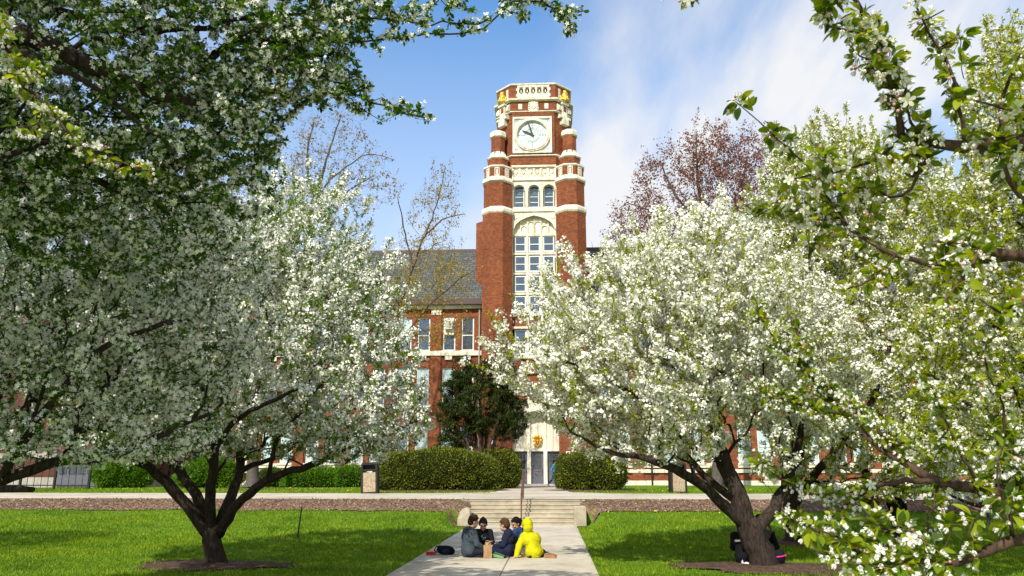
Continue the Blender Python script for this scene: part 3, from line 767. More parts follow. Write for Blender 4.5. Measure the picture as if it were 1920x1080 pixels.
    crab_tree('crabapple_tree', 'near crabapple whose dark boughs overhang the top left of the picture', GRP, b, limbs, ells, 7600, 61,
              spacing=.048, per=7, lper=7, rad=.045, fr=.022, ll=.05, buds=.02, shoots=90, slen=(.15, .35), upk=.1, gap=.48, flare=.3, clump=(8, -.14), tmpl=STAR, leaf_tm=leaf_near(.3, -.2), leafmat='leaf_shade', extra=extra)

def budding_tree(label, base, limbs, ells, n, seed, budmat, bsize, bark, nb=.09, gap=.3, rtip=.007, shoots=0, bf=.25, per=2):
    rng = np.random.default_rng(seed); s = Skeleton(rng)
    for pts, rd in limbs: s.limb(pts, rd, .03, step=.4)
    s.grow(sample(ells, n, rng, .15, gap, gk=.9), bf=bf, step=.35, jit=.05)
    if shoots:
        tp = s.tips(); tp = rng.choice(tp, min(shoots, len(tp)), replace=False); cen = np.array(base) + np.array([0, 0, 6.])
        s.shoots(tp, unit(unit(s.pos[tp] - cen) + np.array([0, 0, .7]) + rng.normal(size=(len(tp), 3)) * .25), rng.uniform(.4, 1.2, len(tp)), .25)
    s.radii(rtip, .48)
    root = empty('budding_tree', tuple(base), 0, label, 'tree')
    s.pos = s.pos - np.array(base)
    s.mesh('trunk', MT[bark], root, .4, .08)
    sc = Scatter(); sp, td = s.spurs(.03, nb)
    sp = np.repeat(sp, per, 0) + rng.normal(size=(len(sp)*per, 3)) * bsize * .9
    sc.add(*LEAF_MID, sp, frames(rng.normal(size=sp.shape), rng), bsize * rng.uniform(.5, 1.3, len(sp))[:, None] * np.array([[1, 1.3, 1]]))
    sc.build('buds', MT[budmat], root)
    return root

def build_far_trees():
    # tall budding tree behind the left crabapple
    D = 47
    b = gbase(473, 910, D)
    limbs = [px([(473, 914, D, 12), (474, 880, D, 10), (476, 800, D, 9), (490, 680, D, 10), (520, 540, D, 8), (560, 430, D, 6), (590, 370, D, 3), (615, 290, D, 1.9), (640, 215, D, .9)]),
             px([(590, 370, D, 2), (640, 320, 47.5, 1.3), (690, 290, 48, .9), (740, 300, 48, .6)]),
             px([(560, 430, D, 4), (600, 390, 46.5, 1.8), (650, 360, 46, 1.2), (700, 330, 46, .8)]),
             px([(520, 540, D, 5), (490, 420, 47, 3.4), (480, 320, 47, 2.4), (500, 260, 47, 1.6)]),
             px([(590, 370, D, 2.6), (575, 300, 46.5, 1.8), (590, 220, 46.5, 1)])]
    ells = [ell_px(620, 300, D, 100, 90, 3), ell_px(540, 340, D, 80, 90, 3), ell_px(690, 350, D, 60, 50, 2), ell_px(470, 380, D, 90, 110, 3)]
    budding_tree('tall bare tree with small orange buds and thick grey trunk behind the left crabapple', b, limbs, ells, 1100, 5, 'orange_bud', .15, 'bark_grey', .22, .35, .006, 160)
    # slim two stemmed tree before the slate roof
    D = 49
    b = gbase(728, 914, D)
    limbs = [px([(728, 918, D, 4), (730, 800, D, 3.4), (736, 640, D, 3), (750, 575, D, 2.4), (775, 500, D, 1.9), (798, 440, D, 1.5), (818, 385, D, 1.1), (835, 315, D, .6)]),
             px([(733, 700, D, 2.6), (755, 640, 48.5, 2.2), (790, 590, 48.3, 1.8), (830, 550, 48.2, 1.3), (865, 520, 48.2, .9), (890, 508, 48.2, .6)]),
             px([(775, 500, D, 2), (760, 440, 49.4, 1.5), (752, 400, 49.5, 1.1), (745, 370, 49.5, .7)]),
             px([(798, 440, D, 1.6), (830, 412, 48.7, 1.2), (850, 405, 48.6, .9), (872, 402, 48.6, .6)]),
             px([(750, 575, D, 2), (720, 520, 49.4, 1.5), (705, 480, 49.5, 1)])]
    ells = [ell_px(790, 490, D, 75, 45, 1.8), ell_px(815, 400, D, 50, 60, 1.3), ell_px(770, 560, D, 70, 40, 1.8), ell_px(840, 530, 48.3, 50, 45, 1.3), ell_px(820, 620, 48.3, 55, 40, 1.3), ell_px(830, 340, D, 28, 35, .8)]
    budding_tree('slim bare tree with golden buds standing before the slate roof, left of the tower', b, limbs, ells, 900, 6, 'gold_bud', .13, 'bark_brown', .20, .3, .0045, 160, per=3)
    # red budded maple
    D = 50
    b = gbase(1345, 912, D)
    limbs = [px([(1345, 916, D, 10), (1345, 800, D, 9), (1342, 640, D, 8), (1338, 520, D, 7), (1325, 440, D, 3.6), (1310, 350, D, 2.2), (1305, 250, D, 1)]),
             px([(1338, 520, D, 3.6), (1290, 450, D, 2.4), (1230, 400, 50, 1.5), (1175, 380, 50, .8)]),
             px([(1338, 500, D, 3.6), (1380, 400, 50.3, 2.2), (1400, 300, 50.5, 1.2)]),
             px([(1325, 440, D, 3), (1270, 370, 49.6, 2.2), (1240, 310, 49.5, 1.3)])]
    ells = [ell_px(1300, 360, D, 120, 100, 3.2), ell_px(1220, 420, D, 80, 55, 2.6), ell_px(1360, 330, D, 90, 95, 2.8), ell_px(1325, 290, D, 60, 60, 2), ell_px(1180, 430, D, 50, 40, 1.6), ell_px(1420, 330, 50.5, 70, 90, 2.2)]
    budding_tree('round maple covered in dark red buds right of the tower', b, limbs, ells, 1700, 7, 'red_bud', .15, 'bark_grey', .15, .34, .005, 420, per=3)
    # dark yew behind the hedge
    D = 48; rng = np.random.default_rng(8); s = Skeleton(rng)
    b = gbase(905, 913, D)
    s.limb(*px([(905, 916, D, 4), (905, 900, D, 4)]))
    for (u, v, dd, r) in [(830, 740, 47.5, 2.4), (850, 690, 48, 2.4), (872, 668, 48.3, 2.4), (900, 690, 47.6, 2.6), (925, 690, 48.4, 2.4), (960, 720, 48, 2.4), (985, 760, 47.6, 2), (835, 800, 47.2, 2), (890, 740, 47, 2.4), (940, 760, 47, 2.2)]:
        s.limb(*px([(905 + (u-905)*.06, 900, D, r*1.5), (905 + (u-905)*.45, 850 - (850-v)*.25, (D+dd)/2, r*1.2), (905 + (u-905)*.8, 850 - (850-v)*.65, dd, r), (u, v, dd, r*.6)]), .04, 0, .3)
    ells = [ell_px(905, 755, D, 82, 62, 1.8), ell_px(860, 770, D, 42, 80, 1.3), ell_px(955, 770, D, 40, 62, 1.3), ell_px(868, 690, D, 22, 26, .8), ell_px(930, 700, D, 45, 30, 1.2), ell_px(845, 830, D, 28, 28, 1)]
    s.grow(sample(ells, 1500, rng, .2, .45, 1.5), bf=.2, step=.3, jit=.05); s.radii(.008, .4)
    root = empty('yew_tree', tuple(b), 0, 'dark green many stemmed yew standing behind the clipped hedge', 'tree')
    s.pos = s.pos - b
    s.mesh('trunk', MT['bark_brown'], root)
    sc = Scatter(); sp, td = s.spurs(.03, .05)
    keep = wob(sp, 3.2, rng.uniform(0, 6, 4)) > -.28
    sp, td = sp[keep], td[keep]
    sp = np.repeat(sp, 13, 0) + rng.normal(size=(len(sp)*13, 3)) * np.array([.10, .10, .06])
    dd = unit(np.repeat(td, 13, 0) * .5 + rng.normal(size=sp.shape))
    sc.add(*LEAF_MID, sp, frames_dir(dd, unit(np.array([0, 0, 1.]) + rng.normal(size=sp.shape)*.4)), .15 * rng.uniform(.6, 1.3, len(sp))[:, None] * np.array([[1, .55, 1]]))
    sc.build('needles', MT['yew_leaf'], root)

def shrub(name, label, cat, c, r, seed, mat, n, leaf, core=(.03, .05, .012), lump=.12, sq=2.6, group=None):
    """clipped or loose bush: dark closed core painted as inner shade, inside a thick coat of small leaves"""
    rng = np.random.default_rng(seed)
    x, y = c[0], c[1]; z = float(H(x, y))
    root = empty(name, (x, y, z), 0, label, cat, group)
    d = unit(rng.normal(size=(n*2, 3))); d = d[d[:, 2] > -.75][:n]
    def surf(d):
        k = (np.abs(d[:, 0])**sq + np.abs(d[:, 1])**sq + np.abs(d[:, 2])**sq) ** (-1/sq)
        ph = np.random.default_rng(seed+1).uniform(0, 6.28, 4)
        q = d * k[:, None] * np.array(r)
        return q * (1 + lump * wob(q, 2.2, ph) + lump*.5*wob(q, 5.5, ph[::-1]))[:, None] + np.array([0, 0, r[2]*.86])
    q = surf(d) * 1.0
    q[:, 2] = np.maximum(q[:, 2], .03)
    inw = rng.uniform(0, 1, len(q))**2 * .12
    inw = np.where(rng.uniform(size=len(q)) < .06, -rng.uniform(0, .14, len(q)), inw)
    q = q + (-d * inw[:, None]) + rng.normal(size=q.shape) * .018
    nrm = unit(d / np.array(r)**1.2 + rng.normal(size=d.shape) * .45 + np.array([0, 0, .25]))
    sc = Scatter()
    upv = rng.normal(size=q.shape)
    sc.add(*LEAF_MID, q, frames_dir(nrm, upv), leaf * rng.uniform(.6, 1.4, len(q))[:, None] * np.array([[1, .8, 1]]))
    sc.build('foliage', MT[mat], root)
    mb = MB(); mb.smooth = True
    nu, nv = 28, 14
    rows = []
    for j in range(nv + 1):
        th = PI * min(max(j / nv, .01), .99)
        dd = np.array([[math.sin(th)*math.cos(2*PI*i/nu), math.sin(th)*math.sin(2*PI*i/nu), -math.cos(th)] for i in range(nu)])
        rr = surf(dd) - dd * .09; rr[:, 2] = np.maximum(rr[:, 2], -.02)
        rows.append(list(rr))
    mb.rings(rows)
    if 'shrub_core' not in MT: MT['shrub_core'] = M_plain('painted_inner_shade', (.012, .016, .006), .95, .05)  # near-black colour stands for the shade inside the bush
    mb.build('shade_core', MT['shrub_core'], root)
    return root

def build_shrubs():
    def at(u, v, D): p = P(u, v, D); return p[0], p[1]
    # clipped yew hedges either side of the entrance
    shrub('hedge', 'long rounded clipped yew hedge left of the entrance walk', 'hedge', at(820, 915, 44.5), (3.25, 1.5, 1.2), 1, 'hedge_leaf', 30000, .10, lump=.085)
    shrub('hedge', 'smaller rounded hedge nearest the doors, on their left', 'hedge', at(932, 913, 48.5), (1.45, 1.5, 1.28), 2, 'hedge_leaf', 14000, .10, lump=.09)
    shrub('hedge', 'rounded clipped yew hedge right of the entrance walk', 'hedge', at(1112, 916, 44.5), (1.85, 1.4, 1.14), 3, 'hedge_leaf', 18000, .10, lump=.08)
    shrub('shrub', 'lighter green shrub tucked behind the left end of the right hedge', 'shrub', at(1060, 913, 47.5), (.55, .8, 1.05), 4, 'olive_leaf', 8000, .10, lump=.12, sq=2.2)
    shrub('shrub', 'yellowish green shrub at the left end of the long hedge', 'shrub', at(727, 914, 45.5), (.75, .8, .98), 5, 'olive_leaf', 7000, .10, lump=.14, sq=2.2)
    shrub('shrub', 'bright green leafy shrub by the dark wing at far left', 'shrub', at(228, 908, 50), (1.75, 1.3, .95), 6, 'shrub_leaf', 8000, .16, lump=.2, sq=2.1)
    shrub('shrub', 'broad green shrub seen between the stems of the left crabapple', 'shrub', at(395, 909, 50), (1.9, 1.2, .98), 7, 'shrub_leaf', 7000, .16, lump=.2, sq=2.1)
    shrub('shrub', 'small green shrub just right of the grey tree trunk', 'shrub', at(506, 908, 52), (.95, .9, .62), 8, 'olive_leaf', 4500, .14, lump=.2, sq=2.1)
    shrub('shrub', 'low green shrub, left half of the row under the windows', 'shrub', at(585, 909, 51), (1.75, 1.0, .66), 9, 'shrub_leaf', 6500, .14, lump=.2, sq=2.3)
    shrub('shrub', 'low green shrub behind the left waste bin', 'shrub', at(655, 909, 51), (1.2, 1.0, .7), 10, 'shrub_leaf', 5500, .14, lump=.2, sq=2.3)
    shrub('shrub', 'small round shrub against the right wing behind the leaning crabapple', 'shrub', at(1352, 907, 54), (.85, .8, .72), 11, 'olive_leaf', 4500, .14, lump=.2, sq=2.1)
# ------------------------------------------------------------------ the school: clock tower and wings
TX = -1.30                         # tower axis
def octa(cx, cy, w):
    a = w / 2; b = w * .2071
    return [(cx-b, cy-a), (cx+b, cy-a), (cx+a, cy-b), (cx+a, cy+b), (cx+b, cy+a), (cx-b, cy+a), (cx-a, cy+b), (cx-a, cy-b)]
def chamf(hw, ch, y0, y1):
    return [(TX-hw+ch, y0), (TX+hw-ch, y0), (TX+hw, y0+ch), (TX+hw, y1-ch), (TX+hw-ch, y1), (TX-hw+ch, y1), (TX-hw, y1-ch), (TX-hw, y0+ch)]
def arc_pts(x0, x1, zs, rise, n=10, point=0.0):
    """four-centred arch from (x0,zs) to (x1,zs)"""
    out = []
    for i in range(n + 1):
        t = i / n; x = x0 + (x1 - x0) * t; k = abs(2*t - 1)
        z = zs + rise * ((1 - k**2.4) ** .5 * (1 - point) + (1 - k) * point)
        out.append((x, z))
    return out
def arch_head(mb, x0, x1, zs, rise, ztop, y0, y1, n=10, point=.15):
    a = arc_pts(x0, x1, zs, rise, n, point)
    for (xa, za), (xb, zb) in zip(a[:-1], a[1:]):
        mb.xz([(xa, za), (xb, zb), (xb, ztop), (xa, ztop)], y0, y1)
def arch_band(mb, x0, x1, zs, rise, w, y0, y1, n=12, point=.15):
    a = arc_pts(x0, x1, zs, rise, n, point); b = arc_pts(x0-w, x1+w, zs, rise+w, n, point)
    for i in range(n): mb.xz([a[i], a[i+1], b[i+1], b[i]], y0, y1)
def sash(parent, x0, x1, z0, z1, y, glass='glass_blue', fw=.075, rail=(.5,), name='window', arch=0, mat='white_wood', bar=.05):
    """window: frame with rails, pane as its sub-part; y is the front of the frame"""
    f = MB()
    f.box(x0, x0+fw, y, y+.09, z0, z1); f.box(x1-fw, x1, y, y+.09, z0, z1)
    f.box(x0+fw, x1-fw, y+.002, y+.088, z0, z0+fw); f.box(x0+fw, x1-fw, y+.002, y+.088, z1-fw, z1)
    for r in rail: f.box(x0+fw, x1-fw, y+.004, y+.075, z0+(z1-z0)*r-bar/2, z0+(z1-z0)*r+bar/2)
    o = f.build(name, MT[mat], parent)
    p = MB(); p.box(x0+.01, x1-.01, y+.05, y+.065, z0+.01, z1-.01)
    p.build('pane', MT[glass], o)
    return o

def build_tower():
    t = empty('clock_tower', (TX, 58.5, .94), 0, 'tall red brick clock tower with cream stone trim and twin corner turrets', 'tower')
    base = np.array([TX, 58.5, .94])
    class Sub(MB):
        def build(s, name, mats, parent=None):
            if parent is t or (parent is not None): s.v = [tuple(np.array(p) - base) for p in s.v]
            return MB.build(s, name, mats, parent)
    global MBT; MBT = Sub
    DF, DR, DU = 57.4, 58.45, 58.3          # turret front, recessed wall, upper body front
    B, S = MT['brick'], MT['stone']
    z = lambda v, D=DF: zt(v, D)
    # ---------------- turrets
    for sx in (-1, 1):
        cx, cy = TX + sx*2.9, 58.57
        m = Sub()
        m.prism(octa(cx, cy, 2.34), .8, z(397))
        m.prism(octa(cx, cy, 2.20), z(386), z(338))
        m.prism(octa(cx, cy, 2.12), z(328), z(311))
        m.prism(octa(cx, cy, 1.62), z(305), z(291))
        m.prism(octa(cx, cy, 1.10), z(276), z(248))
        tu = m.build('turret', B, t)
        def bands(*fr):
            q = Sub()
            for a, b, v0, v1 in fr: q.frustum(octa(cx, cy, a), octa(cx, cy, b), z(v0), z(v1))
            q.build('stone_band', S, tu)
        bands((2.36, 2.50, 397, 394), (2.50, 2.50, 394, 389), (2.50, 2.24, 389, 384.5))
        bands((2.22, 2.44, 338.5, 336), (2.44, 2.40, 336, 332), (2.40, 2.14, 332, 327.5))
        bands((2.14, 2.30, 311.5, 309.5), (2.30, 2.28, 309.5, 307), (2.28, 1.66, 307, 304.5))
        bands((1.64, 1.80, 291.5, 289.5), (1.80, 1.66, 289.5, 287.5), (1.62, 1.13, 287.5, 281))
        bands((1.12, 1.30, 249, 247), (1.30, 1.30, 247, 240), (1.30, 1.12, 240, 237))
        q = Sub()                                           # small gablets at the foot of the slim shaft
        for k in range(8):
            if k in (3, 4, 5): continue
            a = -PI/2 + k*PI/4; c, s_ = math.cos(a), math.sin(a); r0, r1 = .50, .80
            pts = lambda r, h, zz: (cx + c*r - s_*h, cy + s_*r + c*h, zz)
            zz0, zz1 = z(288), z(274)
            q.add([pts(r1, -.17, zz0), pts(r1, .17, zz0), pts(r0, .17, zz1), pts(r0, -.17, zz1), pts(r0, -.17, zz0), pts(r0, .17, zz0)],
                  [(0, 1, 2, 3), (0, 3, 4), (1, 5, 2)])
        q.build('gablet', S, tu)
        for k in (7, 0, 1):                                 # carved panels in the brick of the turret
            a = -PI/2 + k*PI/4; c, s_ = math.cos(a), math.sin(a); rr = 2.12/2
            q = Sub()
            def bl(h0, h1, zz0, zz1, r0, r1):
                vs = [(cx + c*r - s_*h, cy + s_*r + c*h, zq) for zq in (zz0, zz1) for r, h in ((r1, h0), (r1, h1), (r0, h1), (r0, h0))]
                q.add(vs, [(0, 3, 2, 1), (4, 5, 6, 7), (0, 1, 5, 4), (1, 2, 6, 5), (2, 3, 7, 6), (3, 0, 4, 7)])
            zz0, zz1 = z(327.5), z(311.5)
            bl(-.20, -.13, zz0, zz1, rr-.05, rr+.05); bl(.13, .20, zz0, zz1, rr-.05, rr+.05); bl(-.13, .13, zz1-.1, zz1-.002, rr-.05, rr+.045); bl(-.13, .13, zz0, zz0+.1, rr-.05, rr+.045)
            bl(-.07, .07, zz0+.13, zz1-.15, rr-.05, rr+.04)
            q.build('carved_panel', S, tu)
    # ---------------- recessed wall and body
    m = Sub()
    x0, x1 = TX-1.86, TX+1.86
    m.box(x0, x1, DR+.3, 59.6, z(770, DR), z(700, DR)); m.box(x0, x1, DR+.14, 59.6, z(700, DR), z(672, DR)); m.box(x0, x1, DR+.14, 59.6, z(612, DR), z(588, DR))
    m.box(TX-3.0, TX+3.0, 59.6, 64.5, .8, z(310, DR))
    m.prism(octa(TX-3.72, 63.0, 2.6), .8, z(414, 62)); m.prism(octa(TX+3.4, 63.0, 2.4), .8, z(470, 62))
    m.box(TX-3.2, TX+3.2, 58.62, 63.6, z(316, DU), z(300, DU))
    # upper octagon
    m.prism(chamf(3.02, 1.24, DU+.06, 64.2), z(312, DU), z(208, DU))
    m.prism(chamf(3.06, 1.24, DU+.04, 64.2), z(208, DU), z(183, DU))
    # clock surround: brick rebates
    cu, cv = 998, 253
    cxw = float(P(cu, cv, DU)[0]); czw = z(cv, DU)
    for (o, i, d) in ((1.82, 1.69, .10), (1.69, 1.60, .05)):
        pass
    zc0, zc1 = z(288.6, DU), z(211.5, DU)
    hw = 1.64
    m.box(TX-1.72, cxw-hw, DU-.10, DU+.055, zc0, zc1); m.box(cxw+hw, TX+1.72, DU-.10, DU+.055, zc0, zc1)
    m.box(cxw-hw, cxw+hw, DU-.098, DU+.055, zc0, czw-hw); m.box(cxw-hw, cxw+hw, DU-.098, DU+.055, czw+hw, zc1)
    # parapet walls
    pz0, pz1 = z(183, DU), z(160, DU)
    out = chamf(3.06, 1.24, DU+.04, 64.2); inn = chamf(3.06-.38, 1.24-.16, DU+.42, 64.2-.38)
    px0, px1 = TX-1.32, TX+1.32
    for k in range(8):
        a, b, c, d = out[k], out[(k+1) % 8], inn[(k+1) % 8], inn[k]
        if k == 0:
            m.prism([a, (px0, a[1]), (px0, d[1]), d], pz0, pz1); m.prism([(px1, b[1]), b, c, (px1, c[1])], pz0, pz1)
        else: m.prism([a, b, c, d], pz0, pz1)
    m.build('brick_shaft', B, t)
    # ---------------- stone courses
    def course(h, c, y, v0, v1, p, slope=.35):
        q = Sub()
        za, zb = z(v0, DU), z(v1, DU); zm = zb - (zb - za) * slope
        o = chamf(h+p, c+p*.41, y-p, 64.2+p); i = chamf(h, c, y, 64.2)
        zq = za + (zb-za)*.25
        q.frustum(i, o, za, zq, (1, 0)); q.frustum(o, o, zq, zm, (0, 0)); q.frustum(o, i, zm, zb, (0, 1))
        q.build('string_course', S, t)
    course(3.02, 1.24, DU+.06, 293, 289, .12); course(3.02, 1.24, DU+.06, 211, 207.5, .17); course(3.06, 1.24, DU+.04, 190, 183, .24)
    course(3.06, 1.24, DU+.04, 160, 155.8, .10, .2)
    # parapet tracery with five openings
    q = Sub()
    yA, yB = DU-.02, DU+.34
    n = 5; w = (px1 - px0)
    q.box(px0, px1, yA, yB, pz0, pz0+.34); q.box(px0, px1, yA, yB, pz1-.16, pz1)
    q.box(px0-.10, px0+.001, yA-.003, yA+.2, pz0+.1, pz0+.35); q.box(px0-.10, px0+.001, yA-.003, yA+.2, pz0+.62, pz0+.86)
    q.box(px1-.001, px1+.10, yA-.003, yA+.2, pz0+.1, pz0+.35); q.box(px1-.001, px1+.10, yA-.003, yA+.2, pz0+.62, pz0+.86)
    pit = (w - .14) / n
    for i in range(n + 1): 
        xm = px0 + .07 + i*pit
        q.box(xm-.07, xm+.07, yA+.003, yB-.003, pz0+.34, pz1-.16)
    for i in range(n):
        xa, xb = px0+.14+i*pit, px0+i*pit+pit; xm = (xa+xb)/2; zz = pz1-.16
        arch_head(q, xa, xb, zz-.22, .2, zz, yA+.05, yB-.06, 8)
        q.xz([(xm-.045, zz-.2), (xm+.045, zz-.2), (xm+.06, zz-.36), (xm, zz-.46), (xm-.06, zz-.36)], yA+.08, yB-.1)
        q.xz([(xa, zz-.36), (xa+.1, zz-.44), (xa, zz-.52)], yA+.08, yB-.1); q.xz([(xb, zz-.36), (xb, zz-.52), (xb-.1, zz-.44)], yA+.08, yB-.1)
        q.xz([(xa, pz0+.34), (xa+.15, pz0+.34), (xa+.08, pz0+.5), (xa, pz0+.56)], yA+.08, yB-.1); q.xz([(xb-.15, pz0+.34), (xb, pz0+.34), (xb, pz0+.56), (xb-.08, pz0+.5)], yA+.08, yB-.1)
    q.build('pierced_parapet', S, t)
    # carved coat of arms between two small blocks
    q = Sub()
    yF = DU+.04; zm = z(199, DU)
    q.box(TX-.36, TX+.36, yF-.08, yF+.05, z(208, DU), z(204.5, DU))
    q.xz([(TX-.44, zm-.3), (TX-.3, zm-.42), (TX+.3, zm-.42), (TX+.44, zm-.3), (TX+.40, zm+.30), (TX+.28, zm+.42), (TX-.28, zm+.42), (TX-.40, zm+.30)], yF-.06, yF+.05)
    q.xz([(TX-.20, zm+.22), (TX-.20, zm-.08), (TX, zm-.30), (TX+.20, zm-.08), (TX+.20, zm+.22)], yF-.14, yF-.05)
    q.xz([(TX-.12, zm+.26), (TX+.12, zm+.26), (TX+.16, zm+.40), (TX, zm+.34), (TX-.16, zm+.40)], yF-.13, yF-.05)
    for sx in (-1, 1):
        for dz, rr in ((.22, .09), (.02, .10), (-.2, .09)): q.ell((TX+sx*.33, yF-.09, zm+dz), (.07, .06, rr))
    q.build('coat_of_arms', S, t)
    for sx in (-1, 1):
        q = Sub(); xx = TX + sx*1.08; zz = z(199.5, DU)
        q.cbox(xx-.16, xx+.16, yF-.06, yF+.05, zz-.24, zz+.24, .015)
        for dx in (-.07, .07): q.xz([(xx+dx-.045, zz-.16), (xx+dx+.045, zz-.16), (xx+dx+.045, zz+.02), (xx+dx, zz+.08), (xx+dx-.045, zz+.02)], yF-.085, yF-.055)
        q.build('carved_block', S, t)
    # corner piers with gilded beasts
    for sx in (-1, 1):
        ang = -PI/4 if sx > 0 else -3*PI/4
        nx, ny = math.cos(ang), math.sin(ang); tx, ty = -ny, nx
        mx, my = TX + sx*(3.04-.62), DU+.06+.62
        def blk(mb, h0, h1, r0, r1, za, zb, h0t=None, h1t=None, r1t=None):
            h0t = h0 if h0t is None else h0t; h1t = h1 if h1t is None else h1t; r1t = r1 if r1t is None else r1t
            p0 = [(mx+tx*h+nx*r, my+ty*h+ny*r) for h, r in ((h0, r0), (h1, r0), (h1, r1), (h0, r1))]
            p1 = [(mx+tx*h+nx*r, my+ty*h+ny*r) for h, r in ((h0t, r0), (h1t, r0), (h1t, r1t), (h0t, r1t))]
            mb.frustum(p0, p1, za, zb)
        q = Sub()
        blk(q, -.36, .36, -.1, .36, z(231, DU), z(223, DU)); blk(q, -.36, .36, -.1, .36, z(223, DU), z(206, DU), -.03, .03, .24)
        blk(q, -.30, .30, -.1, .24, z(223, DU), z(194, DU)); blk(q, -.40, .40, -.1, .36, z(194, DU), z(189.5, DU)); blk(q, -.44, .44, -.1, .42, z(189.5, DU), z(188, DU), -.36, .36, .34)
        for s2 in (-1, 1):
            a, b = (.44, .74) if s2 > 0 else (-.74, -.44)
            blk(q, a, b, -.1, .26, z(206, DU), z(200, DU)); blk(q, a, b, -.1, .26, z(200, DU), z(193, DU), a, b, .05)
            a, b = (.34, .60) if s2 > 0 else (-.60, -.34)
            blk(q, a, b, -.1, .34, z(220, DU), z(216, DU)); blk(q, a, b, -.1, .34, z(216, DU), z(211.5, DU), a, b, .08)
            a, b = (.30, .52) if s2 > 0 else (-.52, -.30)
            blk(q, a, b, -.1, .06, z(188, DU), z(164, DU))
        pier = q.build('corner_pier', S, t)
        q = Sub(); blk(q, -.15, .15, .23, .255, z(206, DU), z(197, DU)); q.build('brick_panel', B, pier)
        q = Sub(); q.smooth = True
        def at(h, r, v): return (mx+tx*h+nx*r, my+ty*h+ny*r, z(v, DU))
        q.ell(at(0, .24, 183.5), (.42, .30, .24)); q.ell(at(0, .22, 177), (.26, .25, .34)); q.ell(at(0, .28, 170.5), (.17, .17, .22)); q.ell(at(0, .36, 169.5), (.09, .10, .09))
        q.cap(at(-.12, .42, 178), at(-.15, .46, 186), .08, .07); q.cap(at(.12, .42, 178), at(.15, .46, 186), .08, .07)
        q.ell(at(-.36, .26, 185), (.17, .16, .16)); q.ell(at(.36, .26, 185), (.17, .16, .16)); q.ell(at(-.40, .2, 180.5), (.09, .09, .13)); q.ell(at(.40, .2, 180.5), (.09, .09, .13))
        q.ell(at(-.1, .24, 167.6), (.05, .05, .08)); q.ell(at(.1, .24, 167.6), (.05, .05, .08))
        q.build('gilded_beast', MT['gold'], t)
    # ---------------- clock
    q = Sub()
    ho = 1.60; yb = DU-.09
    q.box(cxw-ho, cxw-ho+.17, yb, DU+.05, czw-ho, czw+ho); q.box(cxw+ho-.17, cxw+ho, yb, DU+.05, czw-ho, czw+ho)
    q.box(cxw-ho+.17, cxw+ho-.17, yb+.002, DU+.05, czw-ho, czw-ho+.17); q.box(cxw-ho+.17, cxw+ho-.17, yb+.002, DU+.05, czw+ho-.17, czw+ho)
    ns = 48
    for k in range(ns):
        a0, a1 = 2*PI*k/ns, 2*PI*(k+1)/ns
        def rg(r0, r1, ya, yz):
            q.xz([(cxw+r0*math.cos(a0), czw+r0*math.sin(a0)), (cxw+r1*math.cos(a0), czw+r1*math.sin(a0)), (cxw+r1*math.cos(a1), czw+r1*math.sin(a1)), (cxw+r0*math.cos(a1), czw+r0*math.sin(a1))], ya, yz)
        rg(1.23, 1.34, DU-.20, DU+.04); rg(1.34, 1.45, DU-.155, DU+.04)
    ck = q.build('clock', S, t)
    q = Sub(); q.box(cxw-ho+.1, cxw+ho-.1, DU+.03, DU+.052, czw-ho+.1, czw+ho-.1); q.build('clock_face', MT['clock_white'], ck)
    q = Sub(); yt, yu = DU+.012, DU+.032
    def bar(r0, r1, ang, w, y0=yt, y1=yu, mb=q, w1=None):
        w1 = w if w1 is None else w1
        s_, c = math.sin(ang), math.cos(ang)
        f = lambda r, h: (cxw + r*s_ + h*c, czw + r*c - h*s_)
        mb.xz([f(r0, -w), f(r0, w), f(r1, w1), f(r1, -w1)], y0, y1)
    for k in range(12):
        if k % 3: bar(.60, 1.10, k*PI/6, .018)
        else:
            for rr, ww in ((.66, .09), (.86, .11), (1.06, .08)):
                bar(rr-.07, rr, k*PI/2/3, .02, w1=ww); bar(rr, rr+.07, k*PI/6, ww, w1=.02)
            bar(.56, 1.12, k*PI/6, .014, yt+.003, yu)
    for r, w in ((1.12, .016), (.60, .016), (.52, .016)):
        for k in range(48):
            a0, a1 = 2*PI*k/48, 2*PI*(k+1)/48
            q.xz([(cxw+(r-w)*math.cos(a0), czw+(r-w)*math.sin(a0)), (cxw+(r+w)*math.cos(a0), czw+(r+w)*math.sin(a0)), (cxw+(r+w)*math.cos(a1), czw+(r+w)*math.sin(a1)), (cxw+(r-w)*math.cos(a1), czw+(r-w)*math.sin(a1))], yt+.001, yu)
    for k in range(6):
        a = k*PI/3 + .3; c0 = (cxw + .30*math.cos(a), czw + .30*math.sin(a))
        for j in range(12):
            a0, a1 = 2*PI*j/12, 2*PI*(j+1)/12
            q.xz([(c0[0]+.13*math.cos(a0), c0[1]+.13*math.sin(a0)), (c0[0]+.15*math.cos(a0), c0[1]+.15*math.sin(a0)), (c0[0]+.15*math.cos(a1), c0[1]+.15*math.sin(a1)), (c0[0]+.13*math.cos(a1), c0[1]+.13*math.sin(a1))], yt+.004, yu)
    q.build('dial_tracery', MT['teal'], ck)
    for sx in (-1, 1):
        for sz in (-1, 1):
            q = Sub()
            ex, ez = cxw + sx*1.22, czw + sz*1.22
            for dx, dz in ((.16, .16), (.18, 0), (0, .18), (-.14, .14), (.14, -.14)):
                q.xz([(ex-.015, ez-.015), (ex+.015, ez+.015), (ex+sx*dx+.02, ez+sz*dz-.02), (ex+sx*dx-.02, ez+sz*dz+.02)], yt+.003, yu)
            q.build('corner_tracery', MT['teal'], ck)
